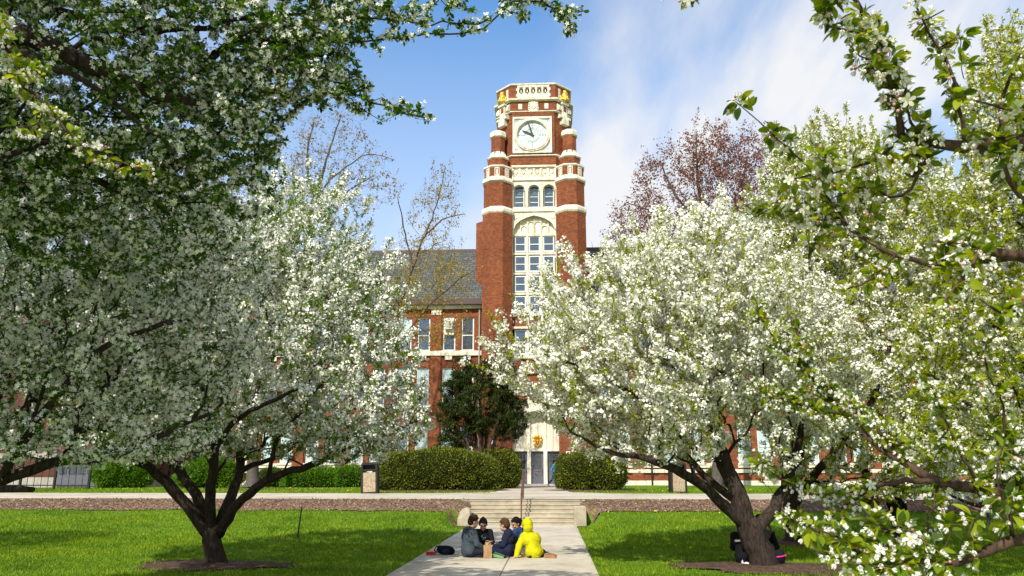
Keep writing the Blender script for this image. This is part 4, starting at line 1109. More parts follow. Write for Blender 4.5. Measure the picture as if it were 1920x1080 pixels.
    for (ang, L, w, y) in ((R(-17), 1.16, .095, DU-.06), (R(-65), .92, .13, DU-.03)):
        q = Sub()
        bar(-.16, 0, ang, .05, y, y+.02, q, .08); bar(0, L*.45, ang, .085, y, y+.02, q, w*.75); bar(L*.45, L*.72, ang, w*.75, y, y+.02, q, w*.8); bar(L*.72, L, ang, w*.8, y, y+.02, q, .006)
        q.build('clock_hand', MT['metal_dark'], ck)
    # ---------------- frieze of carved panels
    q = Sub()
    fx0, fx1 = TX-1.80, TX+1.80; ys = DR
    za, zb = z(332, DR), z(314, DR)
    q.box(fx0, fx1, ys+.06, ys+.5, za, zb)
    q.box(fx0, fx1, ys-.12, ys+.5, zb, z(310.5, DR)); q.box(fx0, fx1, ys-.10, ys+.5, z(338.5, DR), za)
    pit = (fx1 - fx0 - .16) / 6
    for i in range(7): xm = fx0 + .08 + i*pit; q.box(xm-.07, xm+.07, ys-.03, ys+.07, za, zb)
    for i in range(6):
        xm = fx0 + .08 + (i+.5)*pit; zm = (za+zb)/2
        q.xz([(xm-.13, zm+.22), (xm-.13, zm+.02), (xm, zm-.16), (xm+.13, zm+.02), (xm+.13, zm+.22)], ys-.02, ys+.07)
        for sx in (-1, 1):
            q.xz([(xm+sx*.19-.04, zm-.30), (xm+sx*.19+.04, zm-.30), (xm+sx*.14+.03, zm-.18), (xm+sx*.14-.03, zm-.18)], ys, ys+.07)
            q.xz([(xm+sx*.2-.04, zm+.22), (xm+sx*.2+.04, zm+.22), (xm+sx*.2+.04, zm+.32), (xm+sx*.2-.04, zm+.32)], ys, ys+.07)
    q.build('carved_frieze', S, t)
    # ---------------- upper three arched windows
    q = Sub()
    q.box(fx0, fx1, ys-.10, ys+.5, z(397, DR), z(390, DR)); q.frustum([(fx0, ys-.10), (fx1, ys-.10), (fx1, ys+.5), (fx0, ys+.5)], [(fx0, ys+.04), (fx1, ys+.04), (fx1, ys+.5), (fx0, ys+.5)], z(390, DR), z(387.5, DR), (0, 1))
    wz0, wz1 = z(387.5, DR), z(339, DR)
    cs = [TX-1.19, TX, TX+1.19]; hwid = .46
    ed = [fx0] + [c + s_*hwid for c in cs for s_ in (-1, 1)] + [fx1]
    for i in range(0, 8, 2): q.box(ed[i], ed[i+1], ys, ys+.5, wz0, wz1)
    zs = z(356, DR)
    for c in cs:
        arch_head(q, c-hwid, c+hwid, zs, .42, wz1, ys+.02, ys+.48, 10)
        arch_band(q, c-hwid-.02, c+hwid+.02, zs, .44, .07, ys-.05, ys+.02, 10)
        for sx in (-1, 1):                                   # cusps
            q.xz([(c+sx*hwid, zs-.02), (c+sx*(hwid-.15), zs+.10), (c+sx*(hwid-.05), zs+.26), (c+sx*hwid, zs+.22)][::sx], ys+.2, ys+.33)
        q.box(c-hwid-.055, c-hwid, ys-.05, ys+.001, wz0, zs); q.box(c+hwid, c+hwid+.055, ys-.05, ys+.001, wz0, zs)
    q.build('stone_surround', S, t)
    for c in cs:
        o = sash(None, c-.40, c+.40, wz0, wz1-.02, ys+.36, 'glass_blue', .07, (.22, .44), 'window')
        rebase(o, t, base)
        q = Sub(); zz = zs-.06
        for s_ in (0, PI/2, PI, -PI/2):
            q.xz([(c+.05*math.cos(s_-.6), zz+.05*math.sin(s_-.6)), (c+.17*math.cos(s_), zz+.17*math.sin(s_)), (c+.05*math.cos(s_+.6), zz+.05*math.sin(s_+.6))], ys+.385, ys+.40)
        q.xz([(c-.28, zz-.18), (c+.28, zz-.18), (c+.28, zz-.15), (c-.28, zz-.15)], ys+.386, ys+.40)
        q.build('leaded_ornament', MT['teal'], o)
    # ---------------- great window: tympanum and four rows of sashes
    q = Sub()
    tz0, tz1 = z(438, DR), z(399, DR)
    gx0, gx1 = TX-1.66, TX+1.66
    q.box(fx0, gx0, ys-.02, ys+.5, z(588, DR), z(397, DR)); q.box(gx1, fx1, ys-.02, ys+.5, z(588, DR), z(397, DR))
    arch_head(q, gx0, gx1, z(431, DR), 1.22, z(397, DR)-.001, ys, ys+.5, 16, .3)
    arch_band(q, gx0+.02, gx1-.02, z(431, DR), 1.18, .09, ys-.09, ys+.01, 16, .3)
    q.box(gx0, gx1, ys+.28, ys+.5, z(438, DR), tz1)
    for x in (-1.1, -.55, 0, .55, 1.1):
        q.box(TX+x-.035-.25*(x != 0)*0, TX+x+.035, ys+.16, ys+.29, z(438, DR), z(431, DR)+1.22*(1-(abs(x)/1.66)**2.2)**.5*.86+.05)
    for x in (-.82, -.28, .28, .82):
        arch_head(q, TX+x-.24, TX+x+.24, z(420, DR)-.2+(.25 if abs(x) < .5 else -.12), .22, z(420, DR)+.06+(.25 if abs(x) < .5 else -.12), ys+.2, ys+.285, 6)
    for sx in (-1, 1):
        q.xz([(TX+sx*1.48-.15, z(402, DR)), (TX+sx*1.48-.15, z(408, DR)), (TX+sx*1.48, z(411, DR)), (TX+sx*1.48+.15, z(408, DR)), (TX+sx*1.48+.15, z(402, DR))], ys-.05, ys+.01)
    # mullions and transoms
    rows = [(471, 441), (508.5, 478), (546.5, 515.5), (585, 553)]
    for x in (-.56, .56): q.box(TX+x-.09, TX+x+.09, ys+.10, ys+.42, z(588, DR), z(438, DR))
    for v in (439.5, 474.5, 512, 550): q.box(gx0, gx1, ys+.12, ys+.40, z(v+2, DR), z(v-2, DR))
    q.box(fx0, fx1, ys-.06, ys+.5, z(591, DR), z(586.5, DR))
    cols = [(-1.58, -.66), (-.46, .46), (.66, 1.58)]
    q.build('stone_tracery', S, t)
    for vb, vt in rows:
        for xa, xb in cols:
            o = sash(None, TX+xa, TX+xb, z(vb, DR), z(vt, DR), ys+.2, 'glass_blue', .11, (.48,), 'window', bar=.07)
            rebase(o, t, base)
    # windows lower down, mostly behind blossom
    q = Sub()
    for (va, vb) in ((700, 612), (770, 722)):
        for x in (-.56, .56): q.box(TX+x-.09, TX+x+.09, ys+.10, ys+.42, z(va if va < 750 else 760, DR), z(vb-22 if vb < 700 else vb, DR))
    q.box(fx0, fx1, ys-.04, ys+.5, z(616, DR), z(612, DR)); q.box(fx0, fx1, ys-.05, ys+.5, z(672, DR), z(666, DR))
    q.build('mullion', S, t)
    for xa, xb in cols:
        rebase(sash(None, TX+xa, TX+xb, z(664, DR), z(617, DR), ys+.2, 'glass_blue', .10, (.5,), 'window', bar=.07), t, base)
    # ---------------- entrance
    q = Sub()
    dz1 = zt(847, 58.8); ez = zt(768, 58.8)
    ex = -1.20
    q.box(ex-1.86, ex+1.80, 58.72, 59.3, dz1+.25, ez); q.box(ex-1.86, ex+1.80, 58.62, 59.3, dz1+.03, dz1+.25)
    for x in (-.605, .605): q.box(ex+x-.14, ex+x+.14, 58.55, 59.2, .96, dz1+.03)
    for x in (-1.18, -.9, .0, .9, 1.18): q.box(ex+x-.045, ex+x+.045, 58.66, 58.73, dz1+.25, ez-.2)
    for x in (-.605, .605): q.box(ex+x-.10, ex+x+.10, 58.60, 58.74, dz1+.25, ez)
    q.box(ex+1.66, ex+1.86, 58.50, 59.2, .96, dz1+.9); q.box(ex-1.86, ex-1.66, 58.50, 59.2, .96, dz1+.9)
    arch_head(q, ex-1.66, ex+1.66, ez-1.0, .85, ez+.6, 57.9, 58.70, 14, .3)
    q.box(ex-1.86, ex+1.86, 58.45, 59.2, ez, ez+.62)
    q.build('entrance_surround', S, t)
    for x in (-1.205, 0, 1.205):
        q = Sub()
        xa, xb = ex+x-.455, ex+x+.455
        q.box(xa, xb, 58.84, 58.90, .97, dz1)
        q.box(xa, xa+.14, 58.815, 58.845, .975, dz1); q.box(xb-.14, xb, 58.815, 58.845, .975, dz1)
        zl = .97 + (dz1-.97)*.47
        for za, zb in ((.975, 1.15), (zl-.14, zl), (dz1-.18, dz1)): q.box(xa+.14, xb-.14, 58.817, 58.845, za, zb)
        for k in (-1, 0, 1): q.box(ex+x+k*.2-.07, ex+x+k*.2+.07, 58.826, 58.845, 1.25, zl-.24)
        d = q.build('door', MT['door_grey'], t)
        q = Sub(); q.box(xa+.14, xb-.14, 58.828, 58.842, zl, dz1-.18); gl = q.build('door_pane', MT['glass_dark'], d)
        q = Sub()
        for k in (1, 2): q.box(xa+.14+k*(.63/3)-.01, xa+.14+k*(.63/3)+.01, 58.818, 58.829, zl, dz1-.18)
        for k in (1, 2): q.box(xa+.14, xb-.14, 58.819, 58.829, zl+k*(dz1-.18-zl)/3-.01, zl+k*(dz1-.18-zl)/3+.01)
        q.build('glazing_bar', MT['door_grey'], d)
        q = Sub(); q.tube([(xb-.07, 58.80, zl-.30), (xb-.07, 58.76, zl-.28), (xb-.07, 58.76, zl+.02), (xb-.07, 58.80, zl+.04)], .014, 6); q.build('door_handle', MT['metal_dark'], d)
    # gilded crest over the doors
    q = Sub(); kx, kz, ky = ex+.02, zt(827, 58.7), 58.60
    q.xz([(kx-.24, kz+.18), (kx-.28, kz-.02), (kx-.22, kz-.26), (kx, kz-.46), (kx+.22, kz-.26), (kx+.28, kz-.02), (kx+.24, kz+.18), (kx+.12, kz+.28), (kx-.12, kz+.28)], ky-.05, ky+.06)
    q.smooth = True
    for sx in (-1, 1):
        q.ell((kx+sx*.24, ky-.05, kz+.26), (.12, .08, .13)); q.ell((kx+sx*.26, ky-.04, kz+.04), (.08, .07, .12)); q.ell((kx+sx*.20, ky-.04, kz-.22), (.09, .07, .10))
    q.ell((kx, ky-.06, kz+.36), (.17, .09, .13)); q.ell((kx, ky-.05, kz-.40), (.08, .06, .09))
    cr = q.build('gilded_crest', MT['gold'], t)
    q = Sub(); q.xz([(kx-.14, kz+.20), (kx-.15, kz-.06), (kx, kz-.28), (kx+.15, kz-.06), (kx+.14, kz+.20)], ky-.085, ky-.045); q.build('shield', MT['red_paint'], cr)
    q = Sub(); q.xz([(kx-.03, kz+.15), (kx+.03, kz+.15), (kx+.02, kz-.18), (kx-.02, kz-.18)], ky-.10, ky-.08); q.xz([(kx-.10, kz+.02), (kx+.10, kz+.02), (kx+.10, kz+.06), (kx-.10, kz+.06)], ky-.099, ky-.08); q.build('shield_emblem', MT['gold'], cr)
    # wall lamps
    for sx, u in ((-1, 947), (1, 1066)):
        lp = P(u, 833, 57.2)
        q = Sub(); x = TX + sx*2.9 - (.2 if sx < 0 else .2)
        q.box(x-.07, x+.07, 57.28, 57.405, lp[2]-.02, lp[2]+.30)
        f = q.build('wall_lamp', MT['metal_dark'], t)
        q = Sub(); q.cbox(x-.12, x+.12, 57.10, 57.285, lp[2], lp[2]+.26, .03); q.build('lamp_glass', MT['clock_white'], f)
    return t

def rebase(o, parent, base):
    """re-express a freshly built part (and its children) in the coordinates of its thing"""
    def mv(ob):
        a = np.empty(len(ob.data.vertices)*3, np.float32); ob.data.vertices.foreach_get('co', a)
        a = a.reshape(-1, 3) - base.astype(np.float32); ob.data.vertices.foreach_set('co', a.ravel()); ob.data.update()
        for c in ob.children: mv(c)
    mv(o); o.parent = parent

def build_wing(label, x0, x1, pairs, yf=60.4, shift=0):
    """three-storey wing; pairs = x of each pair of windows"""
    xm = (x0 + x1) / 2
    base = np.array([xm, yf, .94])
    t = empty('school_wing', tuple(base), 0, label, 'building')
    z = lambda v: zt(v, yf)
    def put(mb, name, mat, parent=t):
        mb.v = [tuple(np.array(p) - base) for p in mb.v]; return mb.build(name, MT[mat], parent)
    B = MB(); eave = z(578); y1 = yf + 12
    hw, off = .52, .74
    storeys = [(zt(868, yf), zt(797, yf)), (zt(760, yf), zt(688, yf)), (zt(656, yf), zt(593, yf))]
    xs = sorted([p + s*off for p in pairs for s in (-1, 1)])
    edges = [x0] + [e for x in xs for e in (x-hw, x+hw)] + [x1]
    for i in range(0, len(edges), 2): B.box(edges[i], edges[i+1], yf, yf+.5, .8, eave)                  # piers
    zc = [.8] + [k for s_ in storeys for k in s_] + [eave]
    for i in range(0, len(zc), 2):
        for x in xs: B.box(x-hw, x+hw, yf+.03, yf+.47, zc[i], zc[i+1])
    for p, q_ in zip([x0] + [(a+b)/2 for a, b in zip(pairs[:-1], pairs[1:])], pairs):
        if p > x0 + .1: B.box(p-.42, p+.42, yf-.10, yf+.001, .8, eave-.45)                               # projecting piers
    B.box(x0, x1, yf+.5, y1, .8, eave)
    put(B, 'wall', 'brick')
    S = MB()
    S.box(x0, x1, yf-.16, yf+.02, .8, z(901)); S.box(x0, x1, yf-.13, yf+.02, z(886.5), z(880))
    S.box(x0, x1, yf-.08, yf+.02, storeys[0][0]-.36, storeys[0][0]-.02)
    S.box(x0, x1, yf-.16, yf+.02, storeys[2][0]-.42, storeys[2][0]-.04)
    S.box(x0, x1, yf-.30, yf+.3, eave+.001, eave+.28)
    for x in xs:
        for s_ in storeys: S.box(x-hw-.04, x+hw+.04, yf-.14, yf+.05, s_[0]-.14, s_[0]+.001)
        S.box(x-.28, x+.28, yf-.12, yf+.05, storeys[2][0]-.75, storeys[2][0]-.42)
    for p in [(a+b)/2 for a, b in zip(pairs[:-1], pairs[1:])]:
        S.box(p-.40, p+.40, yf-.17, yf-.02, eave-.48, eave); S.box(p-.16, p+.16, yf-.20, yf-.16, eave-.36, eave-.14)
        S.box(p-.46, p+.46, yf-.17, yf-.005, storeys[2][0]-.40, storeys[2][0]-.06)
    put(S, 'stone_trim', 'stone')
    # windows, each a part with its pane; copies share their meshes
    rng = random.Random(7 if x0 < TX else 8)
    protos = {}
    for si, (za, zb) in enumerate(storeys):
        for x in xs:
            kind = rng.choice(['glass_blind', 'glass_blind', 'glass_blue'] if si == 0 else ['glass_blue', 'half_blind', 'glass_dark', 'low_blind'])
            if (si, kind) not in protos:
                o = sash(None, -hw+.02, hw-.02, za, zb, 0, kind if kind in MT else 'glass_blue', .10, (.42,) if si == 0 else (.46,), 'window', bar=.08)
                if kind not in MT:
                    bl = MB(); bl.box(-hw+.1, hw-.1, .044, .0485, zb-(zb-za)*(.35 if kind == 'half_blind' else .72), zb-.1); bl.build('blind', MT['glass_blind'], o)
                rebase(o, t, np.array([0, 0, .94])); protos[(si, kind)] = o; c = o
            else: c = copy_tree(protos[(si, kind)], t)
            c.location = (x - xm, .16, 0)
    # roof
    Rf = MB(); zr = zt(469, yf+6.2); ye = yf-.45; yr = yf+6.2
    Rf.add([(x0, ye, eave+.52), (x1, ye, eave+.52), (x1, yr, zr), (x0, yr, zr)], [(0, 1, 2, 3)])
    Rf.add([(x0, yr, zr), (x1, yr, zr), (x1, y1+.4, eave+.5), (x0, y1+.4, eave+.5)], [(0, 1, 2, 3)])
    Rf.add([(x0, ye, eave+.50), (x0, yr, zr-.02), (x0, y1+.4, eave+.48)], [(0, 1, 2)]); Rf.add([(x1, ye, eave+.50), (x1, y1+.4, eave+.48), (x1, yr, zr-.02)], [(0, 1, 2)])
    rf = put(Rf, 'roof', 'slate')
    G = MB(); G.box(x0, x1, ye-.14, ye+.30, eave+.282, eave+.54); G.box(x0, x1, ye-.10, ye+.24, eave+.54, eave+.74); put(G, 'gutter', 'gutter', rf)
    G = MB(); G.box(x0, x1, yr-.14, yr+.14, zr-.12, zr+.14); put(G, 'ridge_cap', 'gutter', rf)
    return t, base, put, xs, storeys, eave

def build_buildings():
    build_tower()
    pit = 3.52
    x_right = -5.35
    pr = [-7.45 - pit*k for k in range(12)][::-1]
    t, base, put, xs, st, eave = build_wing('long three storey red brick wing with slate roof, left of the clock tower', -49.5, x_right, pr)
    # air conditioner in an upper window
    za, zb = st[2]; x = xs[-2]
    m = MB(); m.box(x-.40, x+.40, 60.30, 60.56, za+(zb-za)*.47, zb-.1); pan = put(m, 'window_panel', 'white_wood')
    m = MB(); m.cbox(x-.30, x+.30, 60.02, 60.32, za+(zb-za)*.62, za+(zb-za)*.88, .02); ac = put(m, 'air_conditioner', 'white_wood', pan)
    m = MB()
    for k in range(7): m.box(x-.24, x+.24, 60.005, 60.022, za+(zb-za)*(.655+.03*k), za+(zb-za)*(.67+.03*k))
    put(m, 'grille', 'stone_grey', ac)
    # brick gable and chimney rising through the roof, left of centre
    gx = float(P(655, 560, 61)[0])
    m = MB(); zg = zt(505, 61)
    m.box(gx-1.9, gx+1.9, 60.2, 63.5, eave-.3, zg-.6); m.box(gx-1.2, gx+.9, 60.2, 63.5, zg-.6, zg+.2)
    g = put(m, 'gable', 'brick')
    m = MB(); m.box(gx-2.0, gx+2.0, 60.1, 63.6, zg-.6, zg-.35); m.box(gx-1.3, gx+1.0, 60.1, 63.6, zg+.2, zg+.45); put(m, 'coping', 'stone', g)
    # downpipe beside the tower
    m = MB(); m.tube([(-5.75, 60.28, .9), (-5.75, 60.28, eave)], .07, 8); put(m, 'downpipe', 'stone_grey')
    pr = [4.6 + pit*k for k in range(10)]
    t, base, put, xs, st, eave = build_wing('red brick wing with slate roof right of the clock tower, mostly behind blossom', 2.75, 41, pr)
    m = MB()
    for u in (1222, 1300):
        x = float(P(u, 890, 60)[0]); m.tube([(x, 60.22, .9), (x, 60.22, eave)], .07, 8)
    put(m, 'downpipe', 'metal_dark')
    # low projecting wing at far left, shade put into its brick colour
    base = np.array([-41, 49.5, .94])
    t = empty('school_wing', tuple(base), 0, 'brick wing in painted shade projecting at the far left behind a tall fence', 'building')
    def put(mb, name, mat, parent=t):
        mb.v = [tuple(np.array(p) - base) for p in mb.v]; return mb.build(name, MT[mat], parent)
    xr = float(P(172, 890, 49.5)[0])
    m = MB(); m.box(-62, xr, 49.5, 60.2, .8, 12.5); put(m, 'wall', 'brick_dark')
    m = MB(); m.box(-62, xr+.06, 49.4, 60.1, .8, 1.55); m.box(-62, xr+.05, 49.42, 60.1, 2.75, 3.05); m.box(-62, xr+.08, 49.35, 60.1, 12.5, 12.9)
    for x in np.arange(-58, xr-1, 3.4): m.box(x-.75, x+.75, 49.42, 49.6, 3.051, 3.25)
    put(m, 'stone_trim', 'stone_grey')
    for x in np.arange(-58, xr-1, 3.4):
        o = sash(None, x-.65, x+.65, 3.25, 5.6, 49.42, 'glass_dark', .08, (.5,), 'window', mat='metal_dark'); rebase(o, t, base)
    m = MB(); xd = float(P(118, 890, 49.4)[0]); m.box(xd-1.3, xd+1.3, 49.33, 49.52, 1.0, 2.7)
    d = put(m, 'door', 'door_grey')
    m = MB()
    for k in range(4): m.box(xd-1.2+k*.62, xd-.7+k*.62, 49.30, 49.34, 1.75, 2.5)
    put(m, 'door_pane', 'glass_dark', d)
# ------------------------------------------------------------------ people
CLOTH = {}
def cloth(name, col, rough=.85):
    if name not in CLOTH:
        t = NT(name); nz = t.noise(40, 4); n2 = t.noise(7, 4)
        c = t.mix(1, col, t.ramp(n2, [(.3, (.75,)*3), (.7, (1.15,)*3)]), 'MULTIPLY')
        mxh = t.n('Math', operation='ADD'); t.l(nz, mxh.inputs[0]); t.l(n2, mxh.inputs[1])
        t.principled(c, rough, .15, 0, mxh.outputs[0], .5, .015)
        CLOTH[name] = t.mat
    return CLOTH[name]
def skin(name, col): return M_plain(name, col, .5, .35, 0, .08, 20) if name not in CLOTH else CLOTH[name]

def remesh(mb, name, mat, parent, vox=.012, smooth=4, fac=.5, folds=0.0):
    """fuse overlapping pieces into one continuous smooth surface"""
    me = mb.mesh(name, mat)
    ob = bpy.data.objects.new('tmp', me); COL.objects.link(ob)
    m = ob.modifiers.new('r', 'REMESH'); m.mode = 'VOXEL'; m.voxel_size = vox
    if smooth:
        s = ob.modifiers.new('s', 'SMOOTH'); s.factor = fac; s.iterations = smooth
    if folds:
        if 'folds' not in bpy.data.textures:
            tx = bpy.data.textures.new('folds', 'CLOUDS'); tx.noise_scale = .13; tx.noise_depth = 2; tx.noise_basis = 'VORONOI_F2_F1'
        dm = ob.modifiers.new('d', 'DISPLACE'); dm.texture = bpy.data.textures['folds']; dm.strength = folds; dm.mid_level = .35; dm.texture_coords = 'LOCAL'
        s2 = ob.modifiers.new('s2', 'SMOOTH'); s2.factor = .5; s2.iterations = 2
    dg = bpy.context.evaluated_depsgraph_get()
    new = bpy.data.meshes.new_from_object(ob.evaluated_get(dg))
    new.name = name
    bpy.data.objects.remove(ob)
    new.materials.clear(); new.materials.append(mat)
    new.polygons.foreach_set('material_index', np.zeros(len(new.polygons), np.int32))
    new.polygons.foreach_set('use_smooth', np.ones(len(new.polygons), bool))
    new.update()
    return link(bpy.data.objects.new(name, new), parent)

def V3(*a): return np.array(a, float)
def hand(mb, w, d, nrm, side, curl=.5, s=1.0):
    """palm, four fingers and a thumb; d points along the palm, nrm out of its back"""
    d = unit(d); nrm = unit(nrm - (nrm*d).sum()*d); lat = np.cross(d, nrm) * side
    mb.cap(w, w + d*.035*s, .024*s, .026*s); 
    for k in (-1, 0, 1): mb.cap(w + d*.02*s + lat*k*.02*s, w + d*.085*s + lat*k*.024*s, .015*s, .014*s)
    for k, L in ((-1.5, .058), (-.5, .072), (.5, .078), (1.5, .070)):
        a = w + d*.085*s + lat*k*.0195*s
        d1 = unit(d*math.cos(curl) - nrm*math.sin(curl)); d2 = unit(d*math.cos(curl*2.1) - nrm*math.sin(curl*2.1))
        b = a + d1*L*.5*s + lat*k*.003; c = b + d2*L*.55*s
        mb.cap(a, b, .0105*s, .0098*s); mb.cap(b, c, .0098*s, .008*s)
    a = w + d*.03*s + lat*.026*s; b = a + unit(d*.7 + lat*.7 - nrm*.25)*.042*s; c = b + unit(d*.95 + lat*.2 - nrm*.3)*.034*s
    mb.cap(a, b, .0125*s, .0115*s); mb.cap(b, c, .0115*s, .009*s)

def person(label, loc, J, look, up=(0, 0, 1), skin_c=(.50, .30, .20), hair='short', hair_c=(.03, .02, .015), top_c=(.1, .1, .1), top_n='shirt', sleeve='long', hood=None,
           pants_c=(.02, .025, .05), pants_n='trousers', shoe_c=(.6, .6, .6), sole_c=(.3, .3, .3), curl=.5, group=None, scale=1.0, face=True, chest_print=None, sock_c=None, rz=0.0, bulk=0.0):
    z0 = float(H(loc[0], loc[1])) + .016 if len(loc) == 2 else loc[2]
    root = empty('person', (loc[0], loc[1], z0), rz, label, 'person', group)
    J = {k: V3(*v) * scale for k, v in J.items()}
    f = unit(V3(*look)); u = unit(V3(*up) - (V3(*up)*f).sum()*f); r = np.cross(f, u)
    hd = J['head']; Rm = Matrix((r, f, u)).transposed()
    S = scale; HS = scale*1.13
    def body_prims(mb, g):
        mb.cap(J['pelvis'] + V3(0, 0, .0), J['chest'], .125*S+g, .135*S+g)
        sh = J['sh_r'] - J['sh_l']; shd = unit(sh)
        mb.cap(J['chest'] - shd*.06, J['chest'] + shd*.06, .125*S+g, .125*S+g)
        mb.cap(J['sh_l'], J['sh_r'], .058*S+g, .058*S+g)
        mb.cap(J['chest'], (J['sh_l']+J['sh_r'])/2 + (J['neck'] - (J['sh_l']+J['sh_r'])/2)*.4, .12*S+g, .075*S+g)
    def arm(mb, s_, g, t=1.0):
        a, b, c = J['sh_'+s_], J['el_'+s_], J['wr_'+s_]
        mb.cap(a, b, .05*S+g, .040*S+g)
        if t > .5: mb.cap(b, b + (c-b)*min(1, t), .042*S+g, .029*S+g*.8)
    def hips(mb, g):
        mb.cap(J['hip_l'], J['hip_r'], .105*S+g, .105*S+g); mb.cap(J['pelvis'], (J['hip_l']+J['hip_r'])/2, .12*S+g, .12*S+g)
    def leg(mb, s_, g, t=1.0):
        a, b, c = J['hip_'+s_], J['kn_'+s_], J['an_'+s_]
        mb.cap(a, b, .085*S+g, .058*S+g); 
        m = b + (c-b)*.35
        mb.cap(b, m, .056*S+g, .055*S+g); mb.cap(m, b + (c-b)*t, .055*S+g, .038*S+g)
    # --- body: one continuous skin
    m = MB(); body_prims(m, -.012)
    for s_ in 'lr': arm(m, s_, -.004); leg(m, s_, -.010)
    hips(m, -.012)
    m.cap(J['neck'] - (hd-J['neck'])*.3, hd - u*.04*S - f*.012*S, .056*S, .052*S)
    E = lambda a, b, c, rr, ry=None: m.ell(hd + r*a*HS + f*b*HS + u*c*HS, tuple(k*HS for k in rr), Rm)
    E(0, -.012, .025, (.076, .093, .092)); E(0, .022, -.045, (.060, .070, .062)); E(0, .060, -.088, (.026, .026, .020))
    E(0, .094, -.012, (.012, .018, .020)); E(0, .086, .012, (.010, .014, .026)); E(0, .082, -.055, (.024, .012, .007)); E(0, .080, -.068, (.020, .012, .008))
    for s_ in (-1, 1):
        E(s_*.078, -.012, -.005, (.010, .020, .032)); E(s_*.030, .074, .028, (.022, .012, .007)); E(s_*.04, .066, -.02, (.022, .02, .02))
    for s_, sd in (('l', -1), ('r', 1)):
        if sleeve is None: break
        w = J['wr_'+s_]; d = J.get('hd_'+s_, w - J['el_'+s_]); nr = J.get('hn_'+s_, V3(0, 0, 1.))
        hand(m, w + unit(d)*.02, d, nr, sd, curl, S)
    sk = M_plain('skin', skin_c, .5, .35, 0, .06, 20)
    body = remesh(m, 'body', sk, root, .0085, 2)
    if face:
        for s_ in (-1, 1):
            e = MB(); e.smooth = True
            e.ell(hd + r*s_*.030*HS + f*.076*HS + u*.010*HS, (.013*S, .008*S, .007*S), Rm, 8, 6)
            e.build('eye', cloth('dark_eye', (.02, .015, .012), .3), root)
            e = MB(); e.smooth = True; e.ell(hd + r*s_*.031*HS + f*.081*HS + u*.033*HS, (.021*S, .009*S, .005*S), Rm, 8, 6); e.build('eyebrow', cloth('hair_%.3f' % hair_c[0], hair_c), root)
        e = MB(); e.smooth = True; e.ell(hd + f*.091*HS - u*.060*HS, (.021*S, .006*S, .006*S), Rm, 8, 6); e.build('lips', cloth('lips', (.35, .13, .11), .5), root)
    # --- hair
    hm = cloth('hair_%.3f' % hair_c[0], hair_c)
    if hair and not hood == 'up':
        h = MB(); Eh = lambda a, b, c, rr: h.ell(hd + r*a*HS + f*b*HS + u*c*HS, tuple(k*HS for k in rr), Rm)
        Eh(0, -.026, .045, (.086, .095, .092)); Eh(0, -.055, .0, (.079, .066, .085)); Eh(0, .028, .085, (.056, .052, .030))
        for s_ in (-1, 1): Eh(s_*.070, -.022, .03, (.018, .045, .045))
        rg = random.Random(int(abs(hd[0])*1e4))
        if hair == 'short':
            for k in range(26):
                a = rg.uniform(0, 6.28); b = rg.uniform(.2, 1.25)
                d = r*math.cos(a)*math.sin(b) + f*math.sin(a)*math.sin(b)*.9 + u*math.cos(b)
                p = hd + (-f*.02 + u*.045)*HS + d*.082*HS; h.cap(p, p + unit(d*.4 + f*.6 + r*.4)*.03*HS, .016*HS, .007*HS)
        else:
            Eh(0, -.108, .02, (.040, .040, .042))
            if hair == 'tail': h.cap(hd + (-f*.12 + u*.03)*HS, hd + (-f*.16 - u*.16)*HS, .035*HS, .018*HS)
            else: h.ell(hd + (-f*.11 + u*.07)*HS, (.045*HS, .045*HS, .045*HS))
        remesh(h, 'hair', hm, root, .0075, 2)
    # --- top
    tm = cloth(top_n, top_c)
    m = MB(); body_prims(m, .014 + bulk)
    for s_ in 'lr': arm(m, s_, .016 + bulk*.8, .96 if sleeve == 'long' else .35)
    m.cap(J['pelvis'] + (J['chest']-J['pelvis'])*.05, J['pelvis'] + (J['chest']-J['pelvis'])*.55, .150*S+bulk, .145*S+bulk)
    if bulk:
        q = (J['chest']-J['pelvis'])*.12; m.cap(J['hip_l']+q, J['hip_r']+q, .118*S+bulk*.5, .118*S+bulk*.5)
        for s_ in 'lr': m.cap(J['sh_'+s_] - V3(0, 0, .02), J['pelvis'] + (J['chest']-J['pelvis'])*.3, .055*S, .13*S)
    if hood == 'down':
        b = J['neck'] - unit(V3(f[0], f[1], 0))*.075*S
        rr = unit(np.cross(V3(f[0], f[1], 0), V3(0, 0, 1)))
        m.cap(b - rr*.07 + V3(0, 0, .0), b + rr*.07 + V3(0, 0, .0), .05*S, .05*S); m.cap(b + V3(0, 0, -.01), b - unit(V3(f[0], f[1], 0))*.03 + V3(0, 0, -.11), .06*S, .035*S)
        for s_ in (-1, 1): m.cap(b + rr*s_*.085, J['neck'] + rr*s_*.06 + f*.05 - V3(0, 0, .03), .035*S, .025*S)
    if hood == 'up':
        m.cap(J['neck'] - V3(0, 0, .06), hd - f*.02, .085*S, .10*S)
    # folds in the cloth
    rg = random.Random(5)
    remesh(m, top_n, tm, root, .009, 4, folds=.013 if bulk else .010)
    if hood == 'up':
        h = MB(); Eh = lambda a, b, c, rr: h.ell(hd + r*a*HS + f*b*HS + u*c*HS, tuple(k*HS for k in rr), Rm)
        Eh(0, -.02, .03, (.104, .118, .118)); Eh(0, -.045, -.04, (.098, .09, .10)); Eh(0, -.05, .095, (.06, .08, .05)); Eh(0, .045, .03, (.100, .05, .105))
        h.cap(J['neck'] - V3(0, 0, .04), hd - u*.05*S - f*.03*S, .095*S, .10*S)
        remesh(h, 'hood', tm, root, .009, 3, folds=.02)
